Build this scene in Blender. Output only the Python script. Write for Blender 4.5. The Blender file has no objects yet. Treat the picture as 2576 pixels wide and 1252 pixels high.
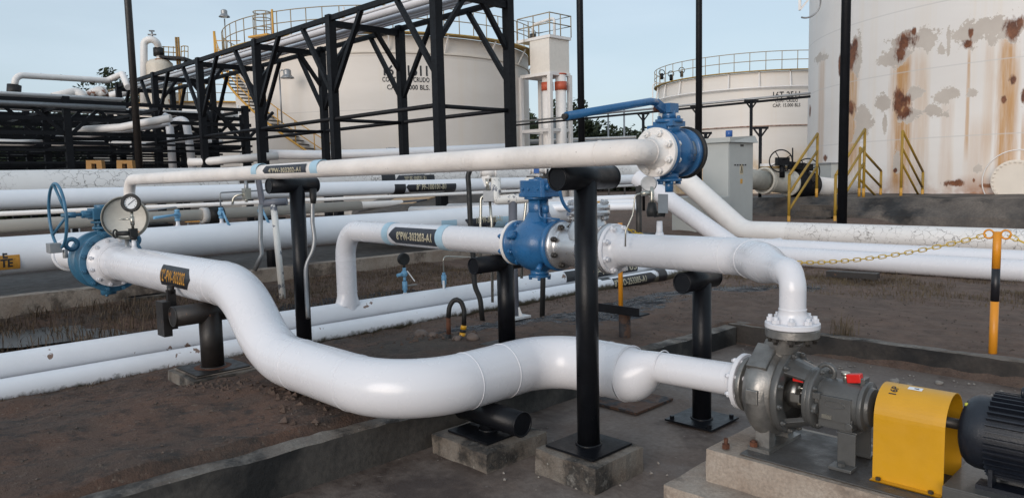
import bpy, bmesh, math, random
from mathutils import Vector, Matrix, noise
random.seed(7)
V = Vector
# ------------------------------------------------------------------ camera, world, sun
# World axes follow the plant: +X runs along the pump shaft line, +Y along the ground pipes. Camera at the origin.
F = 1866.; H = 1.6; CX, CY = 1288., 626.
PITCH = math.radians(5.45); ROLL = math.radians(1.3); AZ = math.radians(45.5)
_f0 = V((-math.sin(AZ), math.cos(AZ), 0)); _r0 = V((math.cos(AZ), math.sin(AZ), 0)); _z = V((0, 0, 1))
FW = _f0*math.cos(PITCH) - _z*math.sin(PITCH)
_u0 = _f0*math.sin(PITCH) + _z*math.cos(PITCH)
RT = _r0*math.cos(ROLL) - _u0*math.sin(ROLL)
UP = _u0*math.cos(ROLL) + _r0*math.sin(ROLL)
EYE = V((0, 0, H))
C = bpy.context.scene.collection
cam = bpy.data.objects.new('camera', bpy.data.cameras.new('camera')); C.objects.link(cam)
M3 = Matrix((RT, UP, -FW)).transposed()
cam.matrix_world = Matrix.Translation(EYE) @ M3.to_4x4()
cam.data.sensor_width = 36.; cam.data.lens = 36.*F/2576.; cam.data.clip_end = 6000; cam.data.clip_start = 0.05
bpy.context.scene.camera = cam

SUN_EL = math.radians(13); SUN_AZ = math.radians(164)
w = bpy.data.worlds.new("World"); bpy.context.scene.world = w; w.use_nodes = True
nt = w.node_tree; nt.nodes.clear()
sky = nt.nodes.new('ShaderNodeTexSky'); sky.sky_type = 'NISHITA'; sky.sun_disc = False
sky.sun_elevation = SUN_EL; sky.sun_rotation = SUN_AZ
sky.air_density = 1.0; sky.dust_density = 1.6; sky.ozone_density = 1.5
bg = nt.nodes.new('ShaderNodeBackground'); bg.inputs['Strength'].default_value = 0.108
# faint high cloud veil over the blue
tc = nt.nodes.new('ShaderNodeTexCoord'); mp = nt.nodes.new('ShaderNodeMapping'); mp.inputs['Scale'].default_value = (1.2, 1.2, 5.0)
nz = nt.nodes.new('ShaderNodeTexNoise'); nz.inputs['Scale'].default_value = 1.7; nz.inputs['Detail'].default_value = 5
cr = nt.nodes.new('ShaderNodeMapRange'); cr.inputs['From Min'].default_value = .42; cr.inputs['From Max'].default_value = .75
cr.inputs['To Min'].default_value = .62; cr.inputs['To Max'].default_value = .90
mx = nt.nodes.new('ShaderNodeMix'); mx.data_type = 'RGBA'; mx.inputs[7].default_value = (5.35, 6.35, 7.25, 1)
ow = nt.nodes.new('ShaderNodeOutputWorld')
L = nt.links.new
L(tc.outputs['Generated'], mp.inputs[0]); L(mp.outputs[0], nz.inputs['Vector']); L(nz.outputs['Fac'], cr.inputs['Value'])
L(cr.outputs[0], mx.inputs[0]); L(sky.outputs[0], mx.inputs[6]); L(mx.outputs[2], bg.inputs['Color']); L(bg.outputs[0], ow.inputs[0])
sd = bpy.data.lights.new('sun', 'SUN'); sd.energy = 1.65; sd.angle = math.radians(40); sd.color = (1, .92, .88)
so = bpy.data.objects.new('sun', sd); C.objects.link(so)
sdir = V((math.sin(SUN_AZ)*math.cos(SUN_EL), math.cos(SUN_AZ)*math.cos(SUN_EL), math.sin(SUN_EL)))
so.rotation_euler = sdir.to_track_quat('Z', 'Y').to_euler()
vs = bpy.context.scene.view_settings
vs.view_transform = 'Standard'; vs.look = 'None'; vs.gamma = 1; vs.exposure = 0.28; vs.use_curve_mapping = False

# ------------------------------------------------------------------ surveying helpers (sightline meets a real plane)
def ray(x, y): return FW + RT*((x-CX)/F) + UP*((CY-y)/F)
def at(x, y, d): return EYE + ray(x, y)*d
def on(axis, val, x, y):
    q = ray(x, y); return EYE + q*((val-EYE[axis])/q[axis])
def oX(v, x, y): return on(0, v, x, y)
def oY(v, x, y): return on(1, v, x, y)
def oZ(v, x, y): return on(2, v, x, y)

# ------------------------------------------------------------------ object helpers
ORG = {}
def tag(o, label=None, cat=None, group=None, kind=None):
    if label: o['label'] = label
    if cat: o['category'] = cat
    if group: o['group'] = group
    if kind: o['kind'] = kind
    return o
def thing(name, label, cat, loc, group=None):
    o = bpy.data.objects.new(name, None); C.objects.link(o); o.empty_display_size = .1
    o.location = loc; ORG[o.name] = V(loc)
    return tag(o, label, cat, group)
def children(o): return [c for c in bpy.data.objects if c.parent == o]
def copy_tree(o, parent=None):
    c = o.copy(); C.objects.link(c); c.parent = parent
    if parent is None: ORG[c.name] = V(c.location)
    for ch in KIDS.get(o.name, []): copy_child(ch, c)
    return c
KIDS = {}
def copy_child(ch, par):
    d = ch.copy(); C.objects.link(d); d.parent = par
    KIDS.setdefault(par.name, []).append(d)
    for g in KIDS.get(ch.name, []): copy_child(g, d)
def frame(a):
    a = V(a).normalized(); h = V((0, 0, 1)) if abs(a.z) < .95 else V((0, 1, 0))
    x = h.cross(a).normalized(); y = a.cross(x); return x, y, a
def fillet(pts, R, seg=10):
    pts = [V(p) for p in pts]; out = [pts[0]]; n = len(pts)
    Rs = R if isinstance(R, (list, tuple)) else [R]*n
    for i in range(1, n-1):
        p, q, s = pts[i-1], pts[i], pts[i+1]
        d1 = (q-p).normalized(); d2 = (s-q).normalized(); ang = d1.angle(d2)
        r = Rs[i]
        if ang < .02 or r <= 0: out.append(q); continue
        t = min(r*math.tan(ang/2), (q-p).length*.499, (s-q).length*.499); r2 = t/math.tan(ang/2)
        nrm = (d2-d1*d1.dot(d2)).normalized(); cen = q-d1*t+nrm*r2
        k = max(2, int(seg*ang/(math.pi/2))+1)
        for j in range(k+1):
            a = ang*j/k; out.append(cen-nrm*(r2*math.cos(a))+d1*(r2*math.sin(a)))
    out.append(pts[-1]); return out
class MB:
    def __init__(s): s.v = []; s.f = []; s.sm = []; s.mi = []; s.m = 0; s.uv = None
    def add(s, vs_, fs, smooth=False):
        o = len(s.v); s.v += [V(p) for p in vs_]
        for f in fs: s.f.append([i+o for i in f]); s.sm.append(smooth); s.mi.append(s.m)
        return s
    def box(s, x0, x1, y0, y1, z0, z1):
        return s.obox(V(((x0+x1)/2, (y0+y1)/2, (z0+z1)/2)), V((1, 0, 0)), V((0, 1, 0)), V((0, 0, 1)), abs(x1-x0)/2, abs(y1-y0)/2, abs(z1-z0)/2)
    def obox(s, c, a, b, d, ha, hb, hd):
        c = V(c); vs_ = [c+a*(i*ha)+b*(j*hb)+d*(k*hd) for i in (-1, 1) for j in (-1, 1) for k in (-1, 1)]
        return s.add(vs_, [(0, 1, 3, 2), (4, 6, 7, 5), (0, 4, 5, 1), (2, 3, 7, 6), (0, 2, 6, 4), (1, 5, 7, 3)])
    def beam(s, p, q, w_, h_, up=None):
        p, q = V(p), V(q); a = (q-p); L_ = a.length; a.normalize()
        up = V(up) if up is not None else (V((0, 0, 1)) if abs(a.z) < .95 else V((0, 1, 0)))
        b = up.cross(a).normalized(); d = a.cross(b)
        return s.obox((p+q)/2, a, b, d, L_/2, w_/2, h_/2)
    def sweep(s, pts, radii, n=20, caps=True, smooth=True):
        pts = [V(p) for p in pts]; m = len(pts)
        if not isinstance(radii, (list, tuple)): radii = [radii]*m
        T = []
        for i in range(m):
            a = pts[min(i+1, m-1)]-pts[max(i-1, 0)]
            if 0 < i < m-1:
                d1 = (pts[i]-pts[i-1]); d2 = (pts[i+1]-pts[i])
                if d1.length > 1e-7 and d2.length > 1e-7: a = d1.normalized()+d2.normalized()
            T.append(a.normalized())
        x, y, _ = frame(T[0]); vs_ = []
        for i in range(m):
            if i:
                x = (x-T[i]*x.dot(T[i])).normalized(); y = T[i].cross(x)
            for k in range(n):
                a = 2*math.pi*k/n; vs_.append(pts[i]+(x*math.cos(a)+y*math.sin(a))*radii[i])
        fs = [(i*n+k, i*n+(k+1) % n, (i+1)*n+(k+1) % n, (i+1)*n+k) for i in range(m-1) for k in range(n)]
        s.add(vs_, fs, smooth)
        if caps:
            o = len(s.v)-len(vs_)
            s.f.append([o+k for k in reversed(range(n))]); s.sm.append(False); s.mi.append(s.m)
            s.f.append([o+(m-1)*n+k for k in range(n)]); s.sm.append(False); s.mi.append(s.m)
        return s
    def cyl(s, p, q, r, r2=None, n=20, caps=True, smooth=True): return s.sweep([p, q], [r, r if r2 is None else r2], n, caps, smooth)
    def lathe(s, o_, axis, prof, n=28, smooth=True, sharp=True):
        # prof: (along, radius); repeated faces split for crisp edges
        o_ = V(o_); x, y, a = frame(axis)
        def ring(t, r): return [o_+a*t+(x*math.cos(2*math.pi*k/n)+y*math.sin(2*math.pi*k/n))*r for k in range(n)]
        for i in range(len(prof)-1):
            (t0, r0), (t1, r1) = prof[i], prof[i+1]
            if r0 < 1e-6 and r1 < 1e-6: continue
            if r0 < 1e-6: s.add([o_+a*t0]+ring(t1, r1), [(0, 1+(k+1) % n, 1+k) for k in range(n)], smooth)
            elif r1 < 1e-6: s.add([o_+a*t1]+ring(t0, r0), [(0, 1+k, 1+(k+1) % n) for k in range(n)], smooth)
            else: s.add(ring(t0, r0)+ring(t1, r1), [(k, (k+1) % n, n+(k+1) % n, n+k) for k in range(n)], smooth)
        return s
    def slathe(s, o_, axis, prof, n=28):
        o_ = V(o_); x, y, a = frame(axis); vs_ = []
        for t, r in prof: vs_ += [o_+a*t+(x*math.cos(2*math.pi*k/n)+y*math.sin(2*math.pi*k/n))*max(r, 1e-4) for k in range(n)]
        return s.add(vs_, [(i*n+k, i*n+(k+1) % n, (i+1)*n+(k+1) % n, (i+1)*n+k) for i in range(len(prof)-1) for k in range(n)], True)
    def torus(s, c, nrm, R, r, n=36, m=10, a0=0, a1=2*math.pi):
        x, y, a = frame(nrm); c = V(c); full = abs(a1-a0-2*math.pi) < 1e-6; N = n if full else n+1
        vs_ = []
        for i in range(N):
            t = a0+(a1-a0)*i/n; d = x*math.cos(t)+y*math.sin(t)
            for j in range(m):
                u = 2*math.pi*j/m; vs_.append(c+d*(R+r*math.cos(u))+a*(r*math.sin(u)))
        fs = [(i*m+j, ((i+1) % N)*m+j, ((i+1) % N)*m+(j+1) % m, i*m+(j+1) % m) for i in range(n) for j in range(m)]
        return s.add(vs_, fs, True)
    def prism(s, poly, o_, a, b, t):
        # closed 2D outline in (a, b) from o_, thickness vector t
        n = len(poly); o_ = V(o_); t = V(t)
        vs_ = [o_+a*p[0]+b*p[1] for p in poly]; vs_ += [p+t for p in vs_]
        return s.add(vs_, [list(reversed(range(n))), list(range(n, 2*n))]+[(i, (i+1) % n, n+(i+1) % n, n+i) for i in range(n)])
    def ball(s, c, r, n=16, m=10, sc=(1, 1, 1)):
        vs_ = []; c = V(c)
        for i in range(m+1):
            p = math.pi*i/m
            for k in range(n):
                a = 2*math.pi*k/n; vs_.append(c+V((math.sin(p)*math.cos(a)*r*sc[0], math.sin(p)*math.sin(a)*r*sc[1], math.cos(p)*r*sc[2])))
        return s.add(vs_, [(i*n+k, (i+1)*n+k, (i+1)*n+(k+1) % n, i*n+(k+1) % n) for i in range(m) for k in range(n)], True)
    def build(s, name, mat, parent=None, label=None, bevel=0, org=None, fix=True):
        me = bpy.data.meshes.new(name)
        if parent is not None: o_ = ORG[parent.name]
        elif org is not None: o_ = V(org)
        else:
            o_ = V((sum(p.x for p in s.v)/len(s.v), sum(p.y for p in s.v)/len(s.v), min(p.z for p in s.v)))
        me.from_pydata([p-o_ for p in s.v], [], s.f)
        me.polygons.foreach_set('use_smooth', s.sm)
        for mm in (mat if isinstance(mat, (list, tuple)) else [mat]): me.materials.append(mm)
        if isinstance(mat, (list, tuple)): me.polygons.foreach_set('material_index', s.mi)
        if s.uv:
            ul = me.uv_layers.new(name='UVMap')
            for lp in me.loops: ul.data[lp.index].uv = s.uv[lp.vertex_index]
        elif fix:
            bm = bmesh.new(); bm.from_mesh(me); bmesh.ops.recalc_face_normals(bm, faces=bm.faces); bm.to_mesh(me); bm.free()
        me.update()
        o = bpy.data.objects.new(name, me); C.objects.link(o)
        if parent is not None: o.parent = parent; KIDS.setdefault(parent.name, []).append(o)
        else: o.location = o_
        ORG[o.name] = o_
        if label: o['label'] = label
        if bevel:
            b = o.modifiers.new('bevel', 'BEVEL'); b.width = bevel; b.segments = 2; b.limit_method = 'ANGLE'; b.angle_limit = math.radians(40)
        return o

# ------------------------------------------------------------------ materials (procedural)
MATS = {}
def NT(name):
    m = bpy.data.materials.new(name); m.use_nodes = True; t = m.node_tree
    return m, t, t.nodes['Principled BSDF']
def _noise(t, sc, det=4, rough=.6, scale=None, co='Object'):
    tcn = t.nodes.new('ShaderNodeTexCoord'); n_ = t.nodes.new('ShaderNodeTexNoise')
    n_.inputs['Scale'].default_value = sc; n_.inputs['Detail'].default_value = det; n_.inputs['Roughness'].default_value = rough
    src = tcn.outputs[co]
    if scale:
        mp_ = t.nodes.new('ShaderNodeMapping'); mp_.inputs['Scale'].default_value = scale; t.links.new(src, mp_.inputs[0]); src = mp_.outputs[0]
    t.links.new(src, n_.inputs['Vector']); return n_.outputs['Fac']
def _mr(t, fac, a, b, c=0, d=1):
    m_ = t.nodes.new('ShaderNodeMapRange'); m_.inputs['From Min'].default_value = a; m_.inputs['From Max'].default_value = b
    m_.inputs['To Min'].default_value = c; m_.inputs['To Max'].default_value = d; t.links.new(fac, m_.inputs['Value']); return m_.outputs[0]
def _noise2(*a, **k): return _noise(*a, **k)
def _mix(t, fac, a, b):
    m_ = t.nodes.new('ShaderNodeMix'); m_.data_type = 'RGBA'
    for i, c in ((6, a), (7, b)):
        if isinstance(c, tuple): m_.inputs[i].default_value = (*c[:3], 1)
        else: t.links.new(c, m_.inputs[i])
    if isinstance(fac, float): m_.inputs[0].default_value = fac
    else: t.links.new(fac, m_.inputs[0])
    return m_.outputs[2]
def _math(t, op, a, b=None, cl=False):
    m_ = t.nodes.new('ShaderNodeMath'); m_.operation = op; m_.use_clamp = cl
    for i, c in enumerate((a, b)):
        if c is None: continue
        if isinstance(c, (int, float)): m_.inputs[i].default_value = c
        else: t.links.new(c, m_.inputs[i])
    return m_.outputs[0]
def _bump(t, b, hgt, st=.3, dist=.01, prev=None):
    n_ = t.nodes.new('ShaderNodeBump'); n_.inputs['Strength'].default_value = st; n_.inputs['Distance'].default_value = dist
    t.links.new(hgt, n_.inputs['Height'])
    if prev: t.links.new(prev, n_.inputs['Normal'])
    t.links.new(n_.outputs[0], b.inputs['Normal']); return n_.outputs[0]
def paint(name, col, rough=.4, var=.12, chip=None, chipamt=.0, chipscale=9, bump=.15, metal=0., scale=6., dist=.004, coat=0.):
    m, t, b = NT(name)
    d = tuple(c*(1-var*1.6) for c in col)
    base = _mix(t, _mr(t, _noise(t, scale, 5), .3, .7), d, col)
    if chip:
        k = _mr(t, _noise(t, chipscale, 6, .7), .5+chipamt, .53+chipamt)
        k2 = _math(t, 'SUBTRACT', 1., k); base = _mix(t, _mr(t, _noise(t, chipscale, 6, .7), 1-(.5+chipamt)-.02, 1-(.5+chipamt)), chip, base)
    t.links.new(base, b.inputs['Base Color'])
    t.links.new(_mr(t, _noise(t, scale*3, 4), .3, .7, rough*.8, min(1, rough*1.25)), b.inputs['Roughness'])
    b.inputs['Metallic'].default_value = metal; b.inputs['Coat Weight'].default_value = coat
    if bump: _bump(t, b, _noise(t, scale*9, 4, .6), bump, dist)
    MATS[name] = m; return m
white = paint('white_gloss', (.67, .67, .70), .26, .02, bump=.0, scale=1.5, coat=.15)  # white darkened all over: shade on the foreground pipes put into the colour
whitem = paint('white_matte', (.76, .74, .72), .45, .05, bump=.25, scale=5)
wgrnd = None
greyw = paint('white_old', (.66, .66, .66), .5, .08, (.30, .24, .20), .20, 12)
creamw = paint('cream', (.70, .64, .56), .6, .06, scale=1.2, bump=.05)
black = paint('black_paint', (.008, .009, .012), .34, .3, (.075, .04, .028), .195, 13, scale=7, bump=.25)
black.node_tree.nodes['Principled BSDF'].inputs['Specular IOR Level'].default_value = .22
blackm = paint('black_matte', (.006, .007, .010), .55, .3, scale=4, bump=.1)
blackm.node_tree.nodes['Principled BSDF'].inputs['Specular IOR Level'].default_value = .25
blackrust = paint('black_worn', (.018, .015, .014), .5, .3, (.10, .045, .025), .13, 14)
blue = paint('valve_blue', (.022, .125, .30), .30, .16, (.03, .03, .05), .22, 30, bump=.35, scale=9, coat=.3)
blue2 = paint('valve_blue_dull', (.045, .16, .27), .38, .2, (.09, .10, .10), .19, 22, bump=.35, scale=9)
bluel = paint('valve_light_blue', (.16, .36, .55), .4, .12, bump=.2)
bandb = paint('band_blue', (.36, .53, .64), .45, .05)
decal = paint('decal_navy', (.030, .034, .048), .5, .25, scale=20)
decalk = paint('decal_black', (.012, .012, .016), .4, .2)
letter = paint('lettering_beige', (.55, .50, .36), .6, .2, scale=30)
lettero = paint('lettering_orange', (.55, .27, .04), .6, .2, scale=30)
inkm = paint('ink', (.025, .025, .028), .6, .1)
silver = paint('silver_paint', (.60, .60, .61), .30, .08, metal=.8, bump=.10, scale=8)
steel = paint('bare_steel', (.42, .41, .39), .35, .2, metal=.9, bump=.1)
dsteel = paint('dark_steel', (.06, .055, .05), .5, .3, metal=.4)
cast = paint('cast_grey', (.30, .29, .275), .38, .30, metal=.7, bump=.4, scale=10)
pumpg = paint('pump_grey', (.080, .080, .078), .34, .1, bump=.3, scale=14, coat=.15)
motorb = paint('motor_blue', (.010, .013, .021), .38, .2, bump=.3, scale=20)
yellow = paint('guard_yellow', (.60, .305, .010), .36, .08, (.22, .13, .04), .215, 16, bump=.08, coat=.15)
orange = paint('post_orange', (.70, .27, .015), .4, .08)
yrail = paint('rail_yellow', (.36, .22, .025), .5, .15)
yrail3 = paint('rail_weathered', (.33, .26, .16), .55, .15)
yrail2 = paint('rail_orange', (.60, .32, .05), .5, .1)
redp = paint('red_paint', (.60, .012, .008), .35, .1)
redo = paint('coupling_red', (.50, .10, .05), .5, .1)
cabg = paint('cabinet_grey', (.42, .44, .43), .45, .05, scale=2)
rubber = paint('rubber_black', (.012, .012, .012), .6, .2)
rustc = paint('rust_brown', (.13, .045, .020), .8, .35, scale=15, bump=.5)
rustpost = paint('rust_post', (.10, .05, .03), .7, .3, (.02, .018, .02), .02, 8, bump=.4)
peel = paint('peeling_grey', (.13, .14, .17), .5, .1)
peelp = paint('peeling_white', (.70, .69, .66), .5, .08, (.13, .14, .17), .06, 7, bump=.4)
peelg = paint('peeling_grey_post', (.12, .125, .15), .5, .1, (.68, .67, .63), .12, 5, bump=.4)
dialw = paint('dial', (.72, .74, .76), .3, .02)
glassd = paint('blue_window', (.03, .10, .32), .15, .02)
goldf = paint('gasket_gold', (.30, .20, .07), .5, .2)
galv = paint('galvanised', (.34, .35, .36), .45, .15, metal=.6)
nickel = paint('nickel', (.50, .48, .42), .3, .1, metal=.9)

def concrete(name, a, b_, dark, sc=3., wet=0, pale=None):
    m, t, b = NT(name)
    c = _mix(t, _mr(t, _noise(t, sc, 6, .65), .35, .65), a, b_)
    c = _mix(t, _mr(t, _noise(t, sc*.55, 5, .7), .50, .60), c, dark)
    c = _mix(t, _mr(t, _noise(t, sc*22, 3), .35, .75, 0, .45), c, dark)
    if pale:
        c = _mix(t, _mr(t, _noise(t, 26, 5, .7), .64, .69), c, pale); c = _mix(t, _mr(t, _noise(t, 3.4, 8, .75), .60, .66, 0, .55), c, pale)
    t.links.new(c, b.inputs['Base Color'])
    t.links.new(_mr(t, _noise(t, sc*1.3, 4), .4, .62, .85, .55 if not wet else .22), b.inputs['Roughness'])
    h = _math(t, 'ADD', _noise(t, sc*8, 6, .7), _math(t, 'MULTIPLY', _noise(t, sc*30, 3), .4))
    _bump(t, b, h, .55, .012); return m
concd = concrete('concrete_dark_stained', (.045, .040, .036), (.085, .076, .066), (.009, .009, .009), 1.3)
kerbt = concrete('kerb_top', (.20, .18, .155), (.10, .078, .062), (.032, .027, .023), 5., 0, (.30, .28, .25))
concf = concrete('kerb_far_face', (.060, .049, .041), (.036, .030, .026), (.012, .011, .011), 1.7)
conc = concrete('concrete_stained', (.17, .145, .12), (.11, .085, .066), (.030, .026, .024), 2.4)
conctop = concrete('concrete_pale', (.40, .345, .29), (.27, .21, .165), (.10, .078, .062), 3.)
slabm = concrete('slab_concrete', (.185, .155, .135), (.120, .086, .068), (.055, .038, .031), 1.5, 0, (.21, .185, .165))
blockm = concrete('block_concrete', (.20, .18, .155), (.12, .095, .075), (.030, .027, .024), 6., 0, (.26, .245, .22))
bermm = concrete('dike_concrete', (.050, .043, .038), (.15, .125, .105), (.014, .013, .013), .9)
baseplate = concrete('base_plate_wet', (.085, .085, .085), (.055, .052, .05), (.035, .028, .022), 2.5, 1)

OIL = []   # spilled oil: centre x, y, radii (filled from sightlines in the ground section)
def dirtmat():
    m, t, b = NT('red_brown_dirt')
    c = _mix(t, _mr(t, _noise(t, 1.3, 6, .65), .35, .65), (.145, .078, .052), (.082, .055, .042))
    c = _mix(t, _mr(t, _noise(t, 9, 6, .7), .48, .66), c, (.040, .029, .024))
    c = _mix(t, _mr(t, _noise(t, 34, 4, .7), .58, .70), c, (.20, .15, .115))
    c = _mix(t, _mr(t, _noise(t, .45, 4, .6), .52, .68, 0, .7), c, (.064, .058, .050))
    g = t.nodes.new('ShaderNodeNewGeometry'); sx = t.nodes.new('ShaderNodeSeparateXYZ'); t.links.new(g.outputs['Position'], sx.inputs[0]); acc = None
    # paler dusty soil beyond the far kerb
    fk = _mr(t, _math(t, 'ADD', sx.outputs[1], _math(t, 'MULTIPLY', _math(t, 'SUBTRACT', _noise(t, .9, 5), .5), 4.)), 4.2, 6.6, 0, .62)
    c = _mix(t, fk, c, _mix(t, _mr(t, _noise(t, 5, 7, .7), .4, .62), (.225, .155, .120), (.125, .085, .066)))
    for (x, y, rx, ry) in OIL:
        du = _math(t, 'DIVIDE', _math(t, 'SUBTRACT', sx.outputs[0], x), rx); dv = _math(t, 'DIVIDE', _math(t, 'SUBTRACT', sx.outputs[1], y), ry)
        d = _math(t, 'SQRT', _math(t, 'ADD', _math(t, 'MULTIPLY', du, du), _math(t, 'MULTIPLY', dv, dv))); acc = d if acc is None else _math(t, 'MINIMUM', acc, d)
    acc = _math(t, 'ADD', acc, _math(t, 'MULTIPLY', _math(t, 'SUBTRACT', _noise(t, 2.6, 8, .72), .5), 3.2)); k = _mr(t, acc, .95, 1.08, 1, 0)
    c = _mix(t, k, c, (.010, .011, .016)); t.links.new(c, b.inputs['Base Color'])
    t.links.new(_mr(t, _math(t, 'MULTIPLY', k, _mr(t, _noise(t, 6, 5), .4, .55)), 0, 1, .95, .22), b.inputs['Roughness'])
    h = _math(t, 'ADD', _noise(t, 10, 8, .75), _math(t, 'MULTIPLY', _noise(t, 60, 4, .7), .35))
    _bump(t, b, h, .95, .06); return m
m, t, b = NT('muddy_water'); b.inputs['Base Color'].default_value = (.06, .058, .056, 1); b.inputs['Roughness'].default_value = .28
_bump(t, b, _noise(t, 6, 3), .05, .01); water = m
def leafmat(name, a, b2):
    m, t, b = NT(name)
    t.links.new(_mix(t, _mr(t, _noise(t, 2.2, 4), .35, .65), a, b2), b.inputs['Base Color']); b.inputs['Roughness'].default_value = .75
    return m
leaf = leafmat('leaf', (.022, .040, .014), (.055, .075, .028)); leaf2 = leafmat('leaf_dark', (.012, .022, .009), (.03, .045, .018))
bark = paint('bark', (.06, .05, .04), .9, .3)
straw = leafmat('straw', (.13, .095, .05), (.06, .04, .026)); straw2 = leafmat('dead_weed', (.050, .030, .020), (.10, .07, .04))
stonem = paint('stone', (.17, .13, .11), .85, .3, scale=12, bump=.5)
stonel = paint('stone_pale', (.30, .27, .24), .85, .3, scale=12, bump=.5)

def crackmat(name, col, scale, thick, lo, hi, sc=(1, 1, 1)):
    m, t, b = NT(name)
    tcn = t.nodes.new('ShaderNodeTexCoord'); mpn = t.nodes.new('ShaderNodeMapping'); mpn.inputs['Scale'].default_value = sc
    t.links.new(tcn.outputs['Object'], mpn.inputs[0])
    vo = t.nodes.new('ShaderNodeTexVoronoi'); vo.feature = 'DISTANCE_TO_EDGE'; vo.inputs['Scale'].default_value = scale
    nn = t.nodes.new('ShaderNodeTexNoise'); nn.inputs['Scale'].default_value = scale*.9; nn.inputs['Detail'].default_value = 3
    t.links.new(mpn.outputs[0], nn.inputs['Vector'])
    vm = t.nodes.new('ShaderNodeVectorMath'); vm.operation = 'SCALE'; vm.inputs['Scale'].default_value = .22
    t.links.new(nn.outputs['Color'], vm.inputs[0]); va = t.nodes.new('ShaderNodeVectorMath'); va.operation = 'ADD'
    t.links.new(mpn.outputs[0], va.inputs[0]); t.links.new(vm.outputs[0], va.inputs[1]); t.links.new(va.outputs[0], vo.inputs['Vector'])
    line = _mr(t, vo.outputs['Distance'], 0, thick, 1, 0)
    mask = _mr(t, _noise(t, 1.6, 5, .7), lo, hi)
    k = _math(t, 'MULTIPLY', line, mask, True)
    base = _mix(t, _mr(t, _noise(t, 2, 4), .35, .65), tuple(c*.93 for c in col), col)
    t.links.new(_mix(t, k, base, (.17, .155, .14)), b.inputs['Base Color']); b.inputs['Roughness'].default_value = .5
    inv = _math(t, 'SUBTRACT', 1., k); _bump(t, b, inv, .4, .01); return m
crack = crackmat('cracked_white', (.68, .66, .64), 8., .035, .40, .56)
crack_r = crackmat('cracked_white_right', (.72, .70, .68), 7., .04, .44, .56)

def groundpipe():
    m, t, b = NT('pipe_near_soil')
    g = t.nodes.new('ShaderNodeNewGeometry'); sx = t.nodes.new('ShaderNodeSeparateXYZ'); t.links.new(g.outputs['Position'], sx.inputs[0])
    z = _math(t, 'ADD', sx.outputs[2], _math(t, 'MULTIPLY', _noise(t, 9, 6, .75), -.17))
    k = _mr(t, z, -.075, -.030, 1, 0)          # mud splash band with its own ragged edge
    k2 = _mr(t, _noise(t, 6, 5, .6), .655, .67)  # chips
    base = _mix(t, _mr(t, _noise(t, 3, 4), .3, .7), (.70, .71, .74), (.76, .77, .80))
    base = _mix(t, k2, base, (.20, .13, .10)); base = _mix(t, k, base, (.065, .055, .035))
    t.links.new(base, b.inputs['Base Color']); b.inputs['Roughness'].default_value = .5
    _bump(t, b, _noise(t, 40, 4), .15, .005); return m
gpipe = groundpipe()
def headm():
    m, t, b = NT('header_white')
    base = _mix(t, _mr(t, _noise(t, 1.4, 4), .3, .7), (.71, .73, .765), (.78, .79, .82))
    t.links.new(base, b.inputs['Base Color']); b.inputs['Roughness'].default_value = .42
    _bump(t, b, _noise(t, 50, 4), .12, .004); return m
hdrm = headm()
def ribpaint():
    m, t, b = NT('brushed_thick_white')
    base = _mix(t, _mr(t, _noise(t, 6, 4), .3, .7), (.70, .655, .62), (.77, .725, .69))
    base = _mix(t, _mr(t, _noise(t, 60, 4), .70, .74), base, (.22, .18, .15))
    t.links.new(base, b.inputs['Base Color']); b.inputs['Roughness'].default_value = .5
    h = _math(t, 'MULTIPLY', _noise(t, 22, 5, .7, (6, 1, 1)), _mr(t, _noise(t, 2.2, 3), .42, .6))
    _bump(t, b, h, .8, .012); return m
ribw = ribpaint()
# ------------------------------------------------------------------ fittings
def hexnut(mb, c, a, r, h):
    x, y, a = frame(a); poly = [(r*math.cos(math.pi*k/3), r*math.sin(math.pi*k/3)) for k in range(6)]
    mb.prism(poly, V(c), x, y, a*h)
def bolts(par, c, axis, Rc, n, r, half, mat, phase=.5, name='bolt'):
    """n stud bolts with a nut at each end through a flange pair, each its own mesh (shared data, copied)"""
    x, y, a = frame(axis); c = V(c); proto = None
    for k in range(n):
        t = 2*math.pi*(k+phase)/n; p = c+(x*math.cos(t)+y*math.sin(t))*Rc
        if proto is None:
            mb = MB(); hexnut(mb, p+a*half, a, r*1.75, r*1.7); hexnut(mb, p-a*half, -a, r*1.75, r*1.7)
            mb.cyl(p-a*(half+r*3), p+a*(half+r*3), r, n=8)
            proto = mb.build(name, mat, par); p0 = p
        else:
            o = proto.copy(); C.objects.link(o); o.parent = par; o.location = p-p0
            KIDS.setdefault(par.name, []).append(o)
def flange(par, c, axis, R, th, mat, neck=0, rp=0, nbolt=0, rb=.01, half=None, Rc=None, bmat=None, name='flange', phase=.5, n=40):
    """disc from c forwards along axis by th; weld neck runs the other way (-axis)"""
    a = V(axis).normalized(); c = V(c); mb = MB(); ch = th*.12
    prof = [(-0.0005, rp*1.02 if rp else 0), (0, R-ch), (ch, R), (th-ch, R), (th, R-ch), (th, 0)]
    mb.lathe(c, a, prof, n)
    if neck: mb.slathe(c, a, [(-neck, rp*1.01), (-neck*.93, rp*1.06), (-neck*.86, rp*1.02), (-neck*.35, rp*1.22), (0, rp*1.42)], n)
    f = mb.build(name, mat, par)
    if nbolt: bolts(f, c+a*(th if half is None else half), a, Rc or R*.8, nbolt, rb, (half if half is not None else th)+.002, bmat or mat, phase)
    return f
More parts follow.
